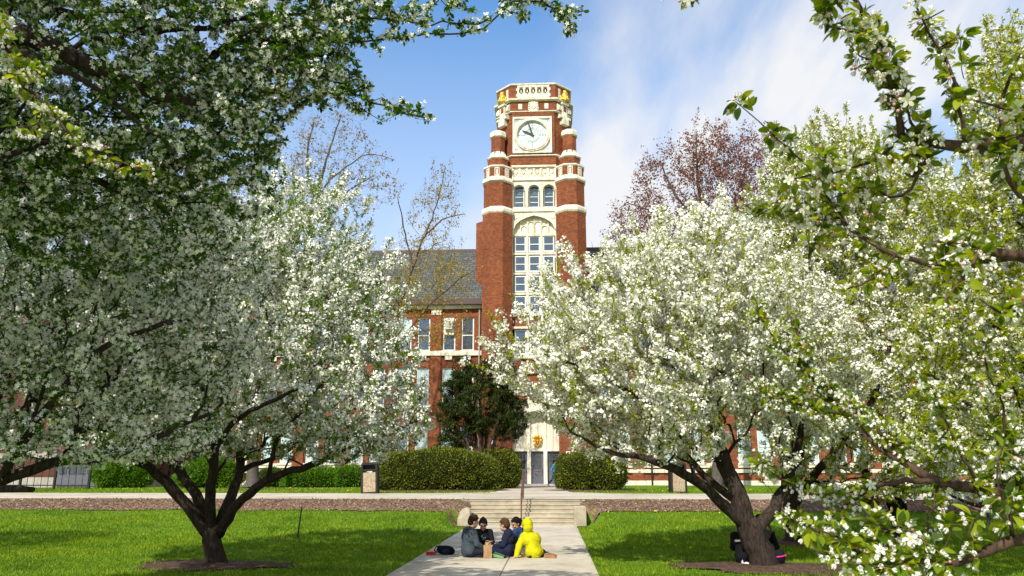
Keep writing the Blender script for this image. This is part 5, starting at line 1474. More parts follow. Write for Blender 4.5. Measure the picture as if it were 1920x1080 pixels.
    if chest_print:
        col, pts, w = chest_print
        e = MB(); e.smooth = True
        for a, b in zip(pts[:-1], pts[1:]): e.cap(V3(*a), V3(*b), w, w, 6)
        e.build('shirt_print', cloth('print_%.2f' % col[0], col), root)
    # --- trousers
    m = MB(); hips(m, .008)
    for s_ in 'lr': leg(m, s_, .008, .97)
    remesh(m, pants_n, cloth(pants_n + '_%.3f' % pants_c[2], pants_c), root, .010, 3, folds=.022)
    # --- shoes
    for s_ in 'lr':
        a = J['an_'+s_]; tdir = unit(J['toe_'+s_] - a); 
        dn = J.get('sole_'+s_); dn = V3(0, 0, -1.) if dn is None else unit(dn)
        dn = unit(dn - (dn*tdir).sum()*tdir)
        m = MB(); m.cap(a + dn*.02*S - tdir*.02*S, a + dn*.03*S + tdir*.12*S, .042*S, .030*S); m.cap(a - tdir*.01, a + tdir*.03 + dn*.02, .045*S, .042*S); m.cap(a + dn*.032*S + tdir*.10*S, a + dn*.036*S + tdir*.165*S, .036*S, .026*S)
        sh = remesh(m, 'shoe', cloth('shoe_%.2f_%.2f' % (shoe_c[0], shoe_c[2]), shoe_c, .6), root, .010, 2)
        m = MB(); lat = np.cross(tdir, dn)
        m.smooth = False
        ring = []
        for k in range(16):
            q = 2*PI*k/16; L = .125; wv = .042 - .006*math.cos(q)*(-1)
            ring.append(a + tdir*(.06 + L*math.cos(q))*S + lat*wv*math.sin(q)*S)
        m.rings([[p + dn*.052*S for p in ring], [p + dn*.070*S for p in ring]])
        m.build('sole', cloth('sole_%.2f' % sole_c[0], sole_c, .7), sh)
        if sock_c:
            m = MB(); kk = unit(J['kn_'+s_] - a); m.cap(a, a + kk*.09*S, .043*S, .045*S); m.smooth = True; m.build('sock', cloth('sock', sock_c), root)
    return root

def build_people():
    def g(u, v, D): p = P(u, v, D); return (float(p[0]), float(p[1]))
    G = None
    # boy in the dark hooded jacket, left of the circle, turned to the right
    person('seated boy in dark grey hooded jacket, at the left of the circle on the path', g(878, 1041, 17.35), dict(
        pelvis=(0, 0, .14), chest=(.02, .02, .42), neck=(.055, .05, .59), head=(.10, .07, .735), sh_r=(.115, -.10, .52), sh_l=(-.07, .18, .53),
        el_r=(.20, -.13, .29), wr_r=(.37, -.02, .15), hd_r=(.8, .1, -.3), el_l=(.10, .30, .32), wr_l=(.30, .26, .18),
        hip_r=(.05, -.09, .115), hip_l=(-.01, .09, .115), kn_r=(.33, -.20, .15), an_r=(.34, .14, .065), toe_r=(.36, .28, .06), kn_l=(.24, .36, .17), an_l=(.44, .10, .07), toe_l=(.55, .05, .06)),
        (.86, .42, -.30), skin_c=(.55, .33, .24), hair='short', hair_c=(.035, .020, .012), top_c=(.055, .072, .09), top_n='grey_hoodie', bulk=.018, hood='down', pants_c=(.014, .016, .032), pants_n='jeans', shoe_c=(.45, .40, .40))
    # girl in black t-shirt facing the camera
    person('seated girl in a black t-shirt facing the camera, her dark hair tied back', g(905, 1038, 18.1), dict(
        pelvis=(0, .16, .13), chest=(0, .07, .38), neck=(0, .02, .52), head=(.01, -.05, .635), sh_r=(-.16, .06, .475), sh_l=(.16, .05, .475),
        el_r=(-.25, -.03, .26), wr_r=(-.10, -.24, .20), el_l=(.23, -.10, .27), wr_l=(.17, -.30, .28),
        hip_r=(-.09, .14, .11), hip_l=(.09, .14, .11), kn_r=(-.34, -.12, .17), an_r=(.06, -.20, .07), toe_r=(.2, -.2, .06), kn_l=(.34, -.12, .17), an_l=(-.06, -.28, .07), toe_l=(-.2, -.3, .06)),
        (.10, -.90, -.42), skin_c=(.42, .24, .16), hair='bun', hair_c=(.012, .009, .008), top_c=(.010, .010, .011), top_n='black_shirt', sleeve='short', pants_c=(.02, .03, .09), pants_n='blue_jeans', shoe_c=(.05, .05, .05),
        chest_print=((.09, .22, .28), [(.02, -.085, .42), (-.03, -.085, .39), (.03, -.09, .355), (.07, -.085, .37), (.06, -.085, .33), (.0, -.09, .325)], .006))
    # boy in navy jacket, seen from behind
    person('seated brown haired boy in a navy jacket in the middle of the circle', g(950, 1042, 17.5), dict(
        pelvis=(.03, 0, .13), chest=(.045, .03, .38), neck=(.005, .05, .53), head=(-.055, .07, .655), sh_l=(.04, -.12, .475), sh_r=(.05, .20, .48),
        el_l=(-.06, -.15, .26), wr_l=(-.27, -.02, .22), hd_l=(-.9, .1, .1), el_r=(-.06, .26, .27), wr_r=(-.26, .14, .23),
        hip_l=(.02, -.09, .11), hip_r=(.02, .09, .11), kn_l=(-.35, -.10, .16), an_l=(-.10, -.20, .065), toe_l=(.03, -.21, .06), kn_r=(-.28, .33, .17), an_r=(-.36, .08, .065), toe_r=(-.48, .02, .06)),
        (-.85, .42, -.28), skin_c=(.55, .33, .24), hair='short', hair_c=(.075, .042, .020), top_c=(.016, .020, .048), top_n='navy_jacket', bulk=.015, pants_c=(.012, .016, .05), pants_n='navy_trousers', shoe_c=(.03, .03, .03))
    # girl behind, dark hair, blue jacket over orange
    person('seated black haired girl in blue jacket and orange shirt beside the yellow hoodie', g(972, 1036, 18.1), dict(
        pelvis=(.05, .14, .13), chest=(.03, .07, .39), neck=(-.01, .04, .53), head=(-.055, .0, .65), sh_r=(-.06, -.09, .48), sh_l=(.10, .20, .48),
        el_r=(-.12, -.20, .27), wr_r=(-.30, -.12, .20), el_l=(.02, .30, .28), wr_l=(-.20, .14, .22),
        hip_r=(.02, .06, .11), hip_l=(.06, .22, .11), kn_r=(-.20, -.16, .15), an_r=(-.24, .16, .065), toe_r=(-.26, .3, .06), kn_l=(-.18, .42, .17), an_l=(-.30, .10, .07), toe_l=(-.4, 0, .06)),
        (-.74, -.50, -.42), skin_c=(.45, .26, .18), hair='tail', hair_c=(.008, .007, .007), top_c=(.025, .06, .16), top_n='blue_jacket', bulk=.010, pants_c=(.02, .02, .025), pants_n='dark_trousers', shoe_c=(.3, .3, .3),
        chest_print=((.65, .10, .02), [(-.075, -.03, .46), (-.095, -.045, .40), (-.095, -.05, .34), (-.085, -.045, .30)], .028))
    # yellow hoodie
    person('person in bright yellow hoodie, hood up, sitting with legs folded to the right', g(993, 1043, 17.2), dict(
        pelvis=(.10, .02, .13), chest=(.035, .05, .38), neck=(-.03, .05, .53), head=(-.05, .06, .665), sh_l=(-.115, .02, .445), sh_r=(.125, .10, .445),
        el_l=(-.22, -.05, .27), wr_l=(-.275, -.08, .065), hd_l=(-.7, -.2, -.42), hn_l=(-.3, 0, 1), el_r=(.16, .30, .30), wr_r=(-.02, .40, .22),
        hip_l=(.04, -.02, .11), hip_r=(.18, .06, .11), kn_l=(.10, .36, .10), an_l=(.40, .12, .075), toe_l=(.54, .10, .06), sole_l=(.25, -1, -.1), kn_r=(.26, .40, .11), an_r=(.37, -.04, .065), toe_r=(.52, -.06, .055), sole_r=(.2, -1, -.15)),
        (-.35, .90, -.20), hair=None, top_c=(.56, .53, .008), top_n='yellow_hoodie', bulk=.022, hood='up', pants_c=(.020, .017, .015), pants_n='black_trousers', shoe_c=(.16, .085, .05), sole_c=(.36, .19, .10), sock_c=(.55, .58, .65), face=False, curl=.15)
    # walking towards the doors, half behind the right hedge
    person('person in blue jacket and jeans walking by the doors beside the right hedge', g(1038, 912, 55.5), dict(
        pelvis=(0, 0, .93), chest=(.03, 0, 1.25), neck=(.06, 0, 1.46), head=(.10, 0, 1.62), sh_l=(.03, .18, 1.38), sh_r=(.03, -.18, 1.38),
        el_r=(-.14, -.22, 1.14), wr_r=(-.08, -.20, .90), el_l=(.16, .22, 1.14), wr_l=(.32, .18, .98),
        hip_l=(0, .09, .90), hip_r=(0, -.09, .90), kn_l=(.24, .09, .52), an_l=(.30, .09, .10), toe_l=(.44, .09, .08), kn_r=(-.06, -.09, .47), an_r=(-.36, -.09, .14), toe_r=(-.26, -.09, .03)),
        (1, -.1, -.05), hair='short', skin_c=(.3, .18, .12), hair_c=(.01, .009, .008), top_c=(.06, .26, .42), top_n='sky_jacket', pants_c=(.015, .06, .20), pants_n='denim', shoe_c=(.45, .62, .65))
    # two sitting against the leaning trunk
    person('person in black jacket with white stripe sitting left of the leaning trunk', g(1393, 1054, 15.9), dict(
        pelvis=(.04, .10, .13), chest=(.05, .08, .42), neck=(.10, .10, .60), head=(.15, .12, .74), sh_r=(.17, -.05, .53), sh_l=(-.10, .15, .53),
        el_r=(.20, -.12, .29), wr_r=(.36, .05, .22), el_l=(-.10, .30, .30), wr_l=(.12, .34, .22),
        hip_r=(.06, .0, .11), hip_l=(.0, .18, .11), kn_r=(.05, -.22, .24), an_r=(.0, -.13, .07), toe_r=(.1, -.2, .05), kn_l=(.26, .42, .2), an_l=(.4, .2, .07), toe_l=(.5, .15, .06)),
        (.8, .5, -.2), hair='short', hair_c=(.01, .009, .008), top_c=(.010, .010, .012), top_n='black_jacket', bulk=.015, pants_c=(.012, .013, .022), pants_n='black_jeans', shoe_c=(.7, .7, .72), sole_c=(.75, .75, .75),
        chest_print=((.55, .55, .55), [(-.115, -.02, .45), (-.04, -.085, .46), (.05, -.095, .46)], .028))
    person('person in dark clothes sitting right of the leaning trunk', g(1437, 1046, 16.5), dict(
        pelvis=(0, .10, .13), chest=(0, .06, .45), neck=(-.03, .05, .64), head=(-.08, .04, .78), sh_r=(.12, -.06, .55), sh_l=(-.10, .18, .55),
        el_r=(.19, -.14, .31), wr_r=(.16, -.27, .15), el_l=(-.2, .2, .3), wr_l=(-.3, .1, .2),
        hip_r=(.03, .02, .11), hip_l=(-.03, .2, .11), kn_r=(-.1, -.25, .2), an_r=(.1, -.28, .07), toe_r=(.2, -.33, .06), kn_l=(-.32, .3, .2), an_l=(-.4, .1, .07), toe_l=(-.5, 0, .06)),
        (-.9, .2, -.2), hair='tail', hair_c=(.02, .012, .008), skin_c=(.35, .2, .13), top_c=(.008, .008, .009), top_n='dark_jacket', pants_c=(.01, .01, .012), pants_n='dark_jeans', shoe_c=(.05, .05, .05))
    # three standing behind the near blossom on the right
    def stand(label, loc, rz, top_c, top_n, pants_c, pants_n, shoe_c, spread=.13, hair='short', fwd=.08):
        person(label, loc, dict(
            pelvis=(0, 0, .94), chest=(0, 0, 1.26), neck=(0, .01, 1.47), head=(0, .03, 1.63), sh_l=(-.18, 0, 1.39), sh_r=(.18, 0, 1.39),
            el_l=(-.24, -.03, 1.12), wr_l=(-.12, .18, 1.06), el_r=(.24, -.03, 1.12), wr_r=(.23, .06, .88),
            hip_l=(-.09, 0, .91), hip_r=(.09, 0, .91), kn_l=(-spread*.9, .02, .50), an_l=(-spread, 0, .085), toe_l=(-spread-.03, .13, .06), kn_r=(spread*.9, .05, .50), an_r=(spread+.01, fwd, .085), toe_r=(spread+.08, fwd+.13, .06)),
            (.2, 1, -.1), hair=hair, hair_c=(.02, .013, .01), top_c=top_c, top_n=top_n, pants_c=pants_c, pants_n=pants_n, shoe_c=shoe_c, sole_c=(.7, .7, .7), rz=rz)
    stand('standing person in black leggings and pale shoes, nearest of three behind the blossom', g(1681, 1010, 20.6), R(-140), (.012, .011, .013), 'black_top', (.008, .008, .009), 'leggings', (.60, .58, .58), .17, 'tail')
    stand('standing person in black trousers and blue trainers, rearmost of three behind the blossom', g(1695, 1002, 22.2), R(-150), (.03, .03, .04), 'charcoal_top', (.010, .010, .012), 'black_slacks', (.42, .52, .66), .20)
    stand('standing person in dark red top and grey jeans, leftmost behind the right blossom', g(1636, 1008, 21.2), R(-40), (.16, .015, .02), 'red_top', (.20, .22, .26), 'grey_jeans', (.3, .3, .3), .10, 'tail')
# ------------------------------------------------------------------ ground, paths, steps, props
def sheet(name, xs, ys, f, mat, keep=None):
    X, Y = np.meshgrid(xs, ys); Z = f(X, Y)
    v = np.stack([X, Y, Z], -1).reshape(-1, 3); nx, ny = len(xs), len(ys)
    i = np.arange(ny-1)[:, None]*nx + np.arange(nx-1)[None]
    q = np.stack([i, i+1, i+1+nx, i+nx], -1).reshape(-1, 4)
    if keep is not None:
        c = v[q].mean(1); q = q[keep(c[:, 0], c[:, 1])]
    me = raw_mesh(name, v, q.ravel(), np.full(len(q), 4), MT[mat], smooth=True)
    o = link(bpy.data.objects.new(name, me)); o['kind'] = 'structure'; return o
def strip(name, xs, lo, hi, mat, off, n=14, f=H):
    """sheet between two edge curves lo(x), hi(x), following the ground"""
    X = np.repeat(xs[None], n, 0); t = np.linspace(0, 1, n)[:, None]
    Y = lo[None]*(1-t) + hi[None]*t
    Z = f(X, Y) + off
    v = np.stack([X, Y, Z], -1).reshape(-1, 3); nx = len(xs)
    i = np.arange(n-1)[:, None]*nx + np.arange(nx-1)[None]
    q = np.stack([i, i+1, i+1+nx, i+nx], -1).reshape(-1, 4)
    me = raw_mesh(name, v, q.ravel(), np.full(len(q), 4), MT[mat], smooth=True)
    o = link(bpy.data.objects.new(name, me)); o['kind'] = 'structure'; return o
def blob(name, cx, cy, rx, ry, mat, off, seed, rings=10, jag=.10):
    rng = np.random.default_rng(seed); n = 72; a = np.arange(n)*2*PI/n
    k = 1 + jag*(np.sin(3*a+rng.uniform(0, 6))*.5 + np.sin(7*a+rng.uniform(0, 6))*.3 + rng.normal(size=n)*.25)
    V = [(cx, cy, 0)]
    for j in range(1, rings+1):
        t = j / rings
        for i in range(n): V.append((cx + rx*k[i]*t*math.cos(a[i]), cy + ry*k[i]*t*math.sin(a[i]), 0))
    V = np.array(V); V[:, 2] = H(V[:, 0], V[:, 1]) + off + .05*(1-(np.hypot((V[:, 0]-cx)/rx, (V[:, 1]-cy)/ry)).clip(0, 1))
    L = []; Z = []
    for i in range(n): L += [0, 1+i, 1+(i+1) % n]; Z.append(3)
    for j in range(rings-1):
        for i in range(n): a0 = 1+j*n; L += [a0+i, a0+n+i, a0+n+(i+1) % n, a0+(i+1) % n]; Z.append(4)
    me = raw_mesh(name, V, L, Z, MT[mat], smooth=True)
    o = link(bpy.data.objects.new(name, me)); o['kind'] = 'structure'; return o

def build_ground():
    rng = np.random.default_rng(77)
    far = [-700, -350, -180, -100]
    xs = np.array(far + list(np.arange(-62, -16, .9)) + list(np.arange(-16, 16, .22)) + list(np.arange(16, 62, .9)) + [100, 180, 350, 700])
    ys = np.array([-300, -120, -50, -20] + list(np.arange(-8, 32, .22)) + list(np.arange(32, 66, .6)) + [80, 110, 180, 350, 800])
    sxm = float(P(981, 938, 30)[0])
    inpath = lambda x, y: ~((np.abs(x - PX) < PHW - .25) & (y > -6) & (y < 29.7))
    sheet('lawn', xs, ys, H, 'lawn', lambda x, y: ~((np.abs(x - (sxm)) < 2.36) & (y > 29.75) & (y < 30.9)) & ~((np.abs(x - PX) < 1.74) & (y > 27.6) & (y < 30.6)))
    # lower path: slabs with joints
    px0, px1 = PX - PHW, PX + PHW
    m = MB()
    yj = [-6, -1.5, 3.0, 7.4, 11.8, 16.25, 20.7, 25.1, 28.25]
    for a, b in zip(yj[:-1], yj[1:]):
        for xa, xb in ((px0, PX+.12), (PX+.12, px1)):
            m.cbox(xa+.006, xb-.006, a+.006, b-.006, -.10, .016, .012)
    # slight flare where the path meets the steps
    o = m.build('path', MT['concrete']); o['kind'] = 'structure'
    m = MB(); m.box(px0+.02, px1-.02, -6, 28.2, -.09, .004); o = m.build('path_joint', MT['joint']); o['kind'] = 'structure'
    # steps
    sx0, sx1 = float(P(884, 980, 28.3)[0]), float(P(1078, 980, 28.3)[0])
    tx0, tx1 = float(P(862, 938, 30)[0]), float(P(1099, 938, 30)[0])
    n = 6; rise = STEP_H / n; tr = (STEP_Y1 - STEP_Y0) / (n - 1)
    m = MB()
    for i in range(n):
        y0 = STEP_Y0 + i*tr; k = (0, 0, 0, .55, 1, 1)[i]
        xa, xb = sx0 + (tx0 - sx0)*k, sx1 + (tx1 - sx1)*k
        y1 = y0 + tr + (.03 if i < n-1 else .9)
        z1 = rise*(i+1)
        m.box(xa, xb, y0+.025, y1 - (.0 if i == n-1 else .008), -.05 if i == 0 else rise*i - .04, z1-.05)
        m.cbox(xa, xb, y0, y1 - (.001 if i == n-1 else .0), z1-.05, z1, .014)
    o = m.build('steps', MT['concrete_step']); o['kind'] = 'structure'
    # upper walk
    xs = np.concatenate([np.arange(-60, -8, .8), np.arange(-8, 6, .2), np.arange(6, 60, .8)])
    ed0 = 30.02 + .05*np.sin(xs*1.7) + np.where((xs > tx0) & (xs < tx1), .12, 0)
    strip('path', xs, ed0, np.full(len(xs), 37.6) + .04*np.sin(xs*2.1), 'concrete', .022, f=lambda x, y: bank(y))
    ys2 = np.linspace(37.5, 58.9, 60); w0, w1 = -2.95, .75
    X = np.linspace(0, 1, 12)
    V = np.array([[ (w0 - max(0, (40.2-y))*.9)*(1-t) + (w1 + max(0, (40.2-y))*.75)*t, y, float(H(0, y)) + .026] for y in ys2 for t in X])
    i = np.arange(59)[:, None]*12 + np.arange(11)[None]; q = np.stack([i, i+1, i+13, i+12], -1).reshape(-1, 4)
    o = link(bpy.data.objects.new('path', raw_mesh('path', V, q.ravel(), np.full(len(q), 4), MT['concrete']))); o['kind'] = 'structure'
    m = MB(); m.box(-3.2, .8, 57.75, 58.86, .9, 1.06); o = m.build('doorstep', MT['stone_grey']); o['kind'] = 'structure'
    xs3 = np.arange(-60, -8, .6); strip('path', xs3, np.full(len(xs3), 48.2)+.1*np.sin(xs3), np.full(len(xs3), 48.9)+.1*np.sin(xs3*.8), 'concrete', .02, 4)
    # mulch banks beside the steps
    for nm, xa, xb in (('l', -60., sx0+.04), ('r', sx1-.04, 60.)):
        xs = np.concatenate([np.arange(xa, xb, .12), [xb]]) if nm == 'l' else np.concatenate([np.arange(xa, xb, .12), [xb]])
        ed = 28.05 + .10*np.sin(xs*1.3) + .07*np.sin(xs*3.1+1) + rng.normal(size=len(xs))*.04
        dd = np.abs(xs - (xb if nm == 'l' else xa))
        ed = ed - .9*np.exp(-(dd/1.1)**2)*(1 if nm == 'l' else .6)
        hi = np.full(len(xs), 30.06)
        hi = np.where((xs > tx0-.1) & (xs < tx1+.1), 29.6, hi)
        strip('mulch_bank', xs, ed, hi, 'mulch', .03, 18)
    # mulch round hedges and trees
    hx, hy = P(835, 915, 43.6)[:2]; blob('mulch_bed', hx, hy, 4.6, 2.6, 'mulch_dark', .015, 1)
    hx, hy = P(1108, 915, 43.8)[:2]; blob('mulch_bed', hx, hy, 3.3, 2.4, 'mulch_dark', .016, 2)
    for (u, v, D, rx, ry, sd) in ((398, 1064, 15.9, 1.7, 1.15, 3), (1440, 1066, 15.5, 1.9, 1.2, 4), (1492, 1018, 20.4, 1.5, 1.1, 5)):
        p = P(u, v, D); blob('mulch_bed', p[0], p[1], rx*.9, ry*.9, 'mulch_dark', .02, sd, 10, .26)
    p = P(473, 910, 46.5); blob('mulch_bed', p[0], p[1], 3.0, 1.6, 'mulch_dark', .02, 6)
    # loose bark chips on the banks
    sc = Scatter(); N = 26000
    x = rng.uniform(-26, 26, N); y = rng.uniform(27.95, 30.0, N); ok = (x < sx0-.25) | (x > sx1+.25); x, y = x[ok], y[ok]
    pos = np.stack([x, y, H(x, y) + .045], -1)
    sc.add([(-1, -.3, 0), (1, -.22, .1), (.9, .3, 0), (-.9, .26, .05)], [(0, 1, 2, 3)], pos, frames(np.array([0, 0, 1.]) + rng.normal(size=pos.shape)*.5, rng), rng.uniform(.015, .05, len(pos))[:, None]*np.ones((1, 3)))
    MT['chip'] = M_leaf('bark_chips', [(.10, .058, .036), (.22, .14, .095), (.34, .245, .175), (.46, .36, .27)], .0, .9, .1)
    o = sc.build('bark_chips', MT['chip']); o['kind'] = 'stuff'
    # grass
    sc = Scatter()
    def grass(n, x0, x1, y0, y1, h, w):
        x = rng.uniform(x0, x1, n); y = rng.uniform(y0, y1, n)
        ok = (np.abs(x - PX) > PHW - .02 + .05*np.sin(y*3) + rng.normal(size=n)*.03) | (y > 31)
        ok &= ~((y > 27.6) & (x > sx0-.5) & (x < sx1+.5) & (y < 31))
        e = 28.1 + .10*np.sin(x*1.3) + rng.normal(size=n)*.10
        dl = np.where(x < PX, sx0 - x, x - sx1); e = e - .9*np.exp(-(dl/1.1)**2)
        ok &= (y < e) | (y > 37.6)
        for (u, v, D, rx, ry) in ((398, 1064, 15.9, 1.65, 1.1), (1440, 1066, 15.5, 1.85, 1.15), (1492, 1018, 20.4, 1.4, 1.0)):
            p = P(u, v, D); rr = ((x-p[0])/rx)**2 + ((y-p[1])/ry)**2; ok &= (rr > 1 + .28*np.sin(5*np.arctan2(y-p[1], x-p[0])+u) + rng.normal(size=n)*.25) | ((rr > .35) & (rng.uniform(size=n) < .05))
        for (u, D, rx, ry) in ((835, 43.6, 4.5, 2.5), (1108, 43.8, 3.2, 2.3)):
            p = P(u, 915, D); ok &= (((x-p[0])/rx)**2 + ((y-p[1])/ry)**2 > 1)
        ok &= ~((y > 37.4) & (x > -3.05) & (x < .85))
        cl = np.sin(x*2.1+np.sin(y*1.3)*2)*np.sin(y*1.9+1) + np.sin(x*.7)*np.sin(y*.6)
        x, y, cl = x[ok], y[ok], cl[ok]
        pos = np.stack([x, y, H(x, y) - .005], -1); k = len(x)
        d = unit(np.array([0, 0, 1.]) + rng.normal(size=(k, 3))*np.array([.45, .45, .1]))
        hh = h*rng.uniform(.5, 1.3, k)*(1+.25*cl)
        sc.add([(0, -.5, 0), (0, .5, 0), (.55, .35, .03), (.55, -.35, .03), (1, 0, .16)], [(0, 1, 2, 3), (3, 2, 4)], pos, frames_dir(d, unit(rng.normal(size=(k, 3))*np.array([1, 1, .1]))), np.stack([hh, w*rng.uniform(.7, 1.4, k), hh], -1))
    grass(190000, -14, 10.5, 11, 20, .06, .012)
    grass(170000, -22, 19, 19, 29, .075, .019)
    grass(50000, -32, 30, 37.6, 50, .09, .03)
    o = sc.build('grass', MT['grass']); o['kind'] = 'stuff'
    # dandelions in the grass
    sc = Scatter()
    N = 70; x = np.concatenate([rng.uniform(-26, -10, N), rng.uniform(4, 12, 30), rng.uniform(1.6, 6, 16)]); y = np.concatenate([rng.uniform(40, 48, N), rng.uniform(39, 46, 30), rng.uniform(27.2, 30, 16)])
    pos = np.stack([x, y, H(x, y) + .09], -1); nr = unit(np.array([0, -.5, 1.]) + rng.normal(size=pos.shape)*.3)
    sc.add(*PENTA, pos, frames(nr, rng), .032*np.ones((len(pos), 3))); o = sc.build('dandelions', MT['dandelion']); o['kind'] = 'stuff'
    # fallen petals and leaf bits
    sc = Scatter(); N = 900
    x = rng.uniform(-9, 8, N); y = rng.uniform(12, 27, N); pos = np.stack([x, y, H(x, y) + np.where(np.abs(x-PX) < PHW, .042, .045)], -1)
    sc.add(*LEAF_MID, pos, frames(np.array([0, 0, 1.]) + rng.normal(size=pos.shape)*.25, rng), .016*rng.uniform(.6, 1.3, N)[:, None]*np.ones((1, 3)))
    o = sc.build('fallen_petals', MT['petal']); o['kind'] = 'stuff'
    return sx0, sx1, tx0, tx1

def build_props(st):
    sx0, sx1, tx0, tx1 = st
    # stone cheek blocks: broken one left, square one right
    rng = np.random.default_rng(4)
    xb = float(P(870, 976, 28.0)[0])
    m = MB()
    rows = []
    prof = [(0, 1.0, 0), (.30, .98, .0), (.52, .90, .03), (.64, .66, .06), (.70, .34, .09)]
    sq = [(-1, -1), (-.3, -1.05), (.4, -1.0), (1, -.95), (1.05, 0), (1, 1), (0, 1), (-1, .95), (-1.04, 0)]
    for zz, k, dx in prof:
        rows.append([(dx + a*.23*k + rng.normal()*.018, b*.26*k + rng.normal()*.018, zz + (.04*rng.normal() if zz > .4 else 0) - .04) for a, b in sq])
    m.rings(rows); o = m.build('stone_block', MT['concrete_step']); o.scale = (.9, .9, .86); o.location = (xb, 27.95, .02); tag(o, 'broken pale stone block with rounded top at the left foot of the steps', 'stone block')
    xb = float(P(1087, 974, 28.1)[0])
    m = MB(); m.cbox(-.21, .21, -.28, .40, -.1, .66, .03); o = m.build('stone_block', MT['concrete_step']); o.location = (xb, 28.0, 0); tag(o, 'square cut concrete block at the right foot of the steps', 'stone block')
    # handrail
    hx = float(P(978, 960, 28.6)[0]); root = empty('handrail', (hx, 29.0, .4), 0, 'rusty brown metal handrail running up the middle of the steps', 'handrail')
    MT['rail'] = M_plain('rusty_rail', (.17, .085, .06), .6, .4, .3)
    m = MB()
    sl = STEP_H/(STEP_Y1-STEP_Y0)
    zz = lambda y: (y-STEP_Y0)*sl + .10
    a0, a1 = STEP_Y0+.12, STEP_Y1+.25
    m.tube([(0, a0-29, zz(a0)+.9-.4), (0, a1-29, zz(a1)+.86-.4)], .026, 10); m.build('top_rail', MT['rail'], root)
    m = MB(); m.tube([(0, a0-29, zz(a0)+.45-.4), (0, a1-29, zz(a1)+.42-.4)], .018, 8); m.build('lower_rail', MT['rail'], root)
    for y in (a0, a1):
        m = MB(); m.tube([(0, y-29, zz(y)-.17-.4), (0, y-29, zz(y)+.89-.4)], .026, 10); m.build('post', MT['rail'], root)
    # second rail just behind, same kind
    # waste bins
    def bin_(u, v, D, label, lean):
        p = gbase(u, v, D); root = empty('waste_bin', tuple(p), R(4), label, 'waste bin', 'waste bins along the upper walk')
        root.rotation_euler = (0, lean, R(4))
        m = MB(); m.cbox(-.30, .30, -.27, .27, .06, .98, .03); m.build('aggregate_panel', MT['aggregate'], root)
        m = MB()
        for sx in (-1, 1): m.cbox(sx*.345-.045, sx*.345+.045, -.31, .31, 0, 1.05, .015)
        m.box(-.30, .30, -.285, .285, .0, .06); m.build('side_panel', MT['metal_dark'], root)
        m = MB()
        m.cbox(-.385, .385, -.32, .32, 1.05, 1.13, .02)
        for sx in (-1, 1): m.cbox(sx*.34-.045, sx*.34+.045, -.30, .30, 1.13, 1.34, .01)
        pts = [(-.385, 1.34), (.385, 1.34), (.34, 1.42), (.26, 1.455), (-.26, 1.455), (-.34, 1.42)]
        m.xz(pts, -.31, .31); m.box(-.30, .30, .05, .29, 1.13, 1.34); m.build('lid', MT['metal_dark'], root)
        return root
    bin_(694, 925, 37.9, 'stone sided waste bin with black lid at the left, beside the long hedge', R(-2.5))
    bin_(1271, 924, 38.6, 'stone sided waste bin with black lid under the leaning crabapple at the right', R(1.0))
    # stakes
    for (u0, v0, u1, v1, D, label, bend) in ((558, 1000, 566, 950, 21.6, 'thin dark stake leaning in the left lawn', 0), (1852, 993, 1838, 940, 24.4, 'dark curved stake in the grass at the far right', .16)):
        p = gbase(u0, v0, D); q = P(u1, v1, D) - p
        m = MB(); m.tube([(0, 0, -.05), q*.35 + V3(bend*.8, 0, 0), q*.7 + V3(bend, 0, 0)*.6, q], [.022 if not bend else .05, .02 if not bend else .055, .018 if not bend else .06, .014 if not bend else .05], 7)
        o = m.build('stake', MT['metal_dark']); o.location = tuple(p); tag(o, label, 'stake')
    # fence at far left
    root = empty('fence', tuple(gbase(60, 908, 47.2)), 0, 'tall black railing fence at the far left in front of the dark wing', 'fence')
    rx, ry, rz_ = root.location
    xa, xb = float(P(-160, 890, 47.2)[0])-rx, float(P(172, 890, 47.2)[0])-rx
    m = MB()
    for zq in (.2, 1.7, 3.3): m.box(xa, xb, -.03, .03, zq, zq+.06)
    m.build('rail', MT['metal_dark'], root)
    m = MB()
    for x in np.arange(xa, xb, .42): m.box(x-.012, x+.012, -.012, .012, .05, 3.4)
    m.build('bars', MT['metal_dark'], root)
    for x in np.linspace(xa, xb, 6): m = MB(); m.box(x-.06, x+.06, -.06, .06, 0, 3.6); m.build('post', MT['metal_dark'], root)
    # sign by the door
    p = P(1066, 852, 57.0)
    root = empty('sign', (float(p[0])-.02, 57.36, float(p[2])), 0, 'small white sign with a red ring on the brick right of the doors', 'sign')
    m = MB(); m.cbox(-.15, .15, -.02, .02, -.22, .22, .006); m.build('board', MT['clock_white'], root)
    m = MB()
    for k in range(24):
        a0, a1 = 2*PI*k/24, 2*PI*(k+1)/24
        m.xz([(.075*math.cos(a0), .03+.075*math.sin(a0)), (.11*math.cos(a0), .03+.11*math.sin(a0)), (.11*math.cos(a1), .03+.11*math.sin(a1)), (.075*math.cos(a1), .03+.075*math.sin(a1))], -.027, -.019)
    m.xz([(-.075, .09), (-.06, .105), (.075, -.03), (.06, -.045)][::-1], -.028, -.0195); m.build('red_ring', MT['red_paint'], root)
    m = MB(); m.xz([(-.07, .02), (.07, .02), (.07, .045), (-.07, .045)], -.025, -.0185); m.xz([(-.10, -.17), (.10, -.17), (.10, -.14), (-.10, -.14)], -.025, -.0185); m.build('pictogram', MT['metal_dark'], root)
    # ---- things on the path
    def gp(u, v, D): p = P(u, v, D); return (float(p[0]), float(p[1]), .016)
    loc = gp(914, 1046, 17.1); root = empty('paper_bag', loc, R(14), 'brown paper carrier bag with handles standing in front of the boys', 'paper bag')
    MT['kraft'] = cloth('kraft_paper', (.40, .25, .125), .8)
    m = MB(); w, d, h = .085, .055, .265
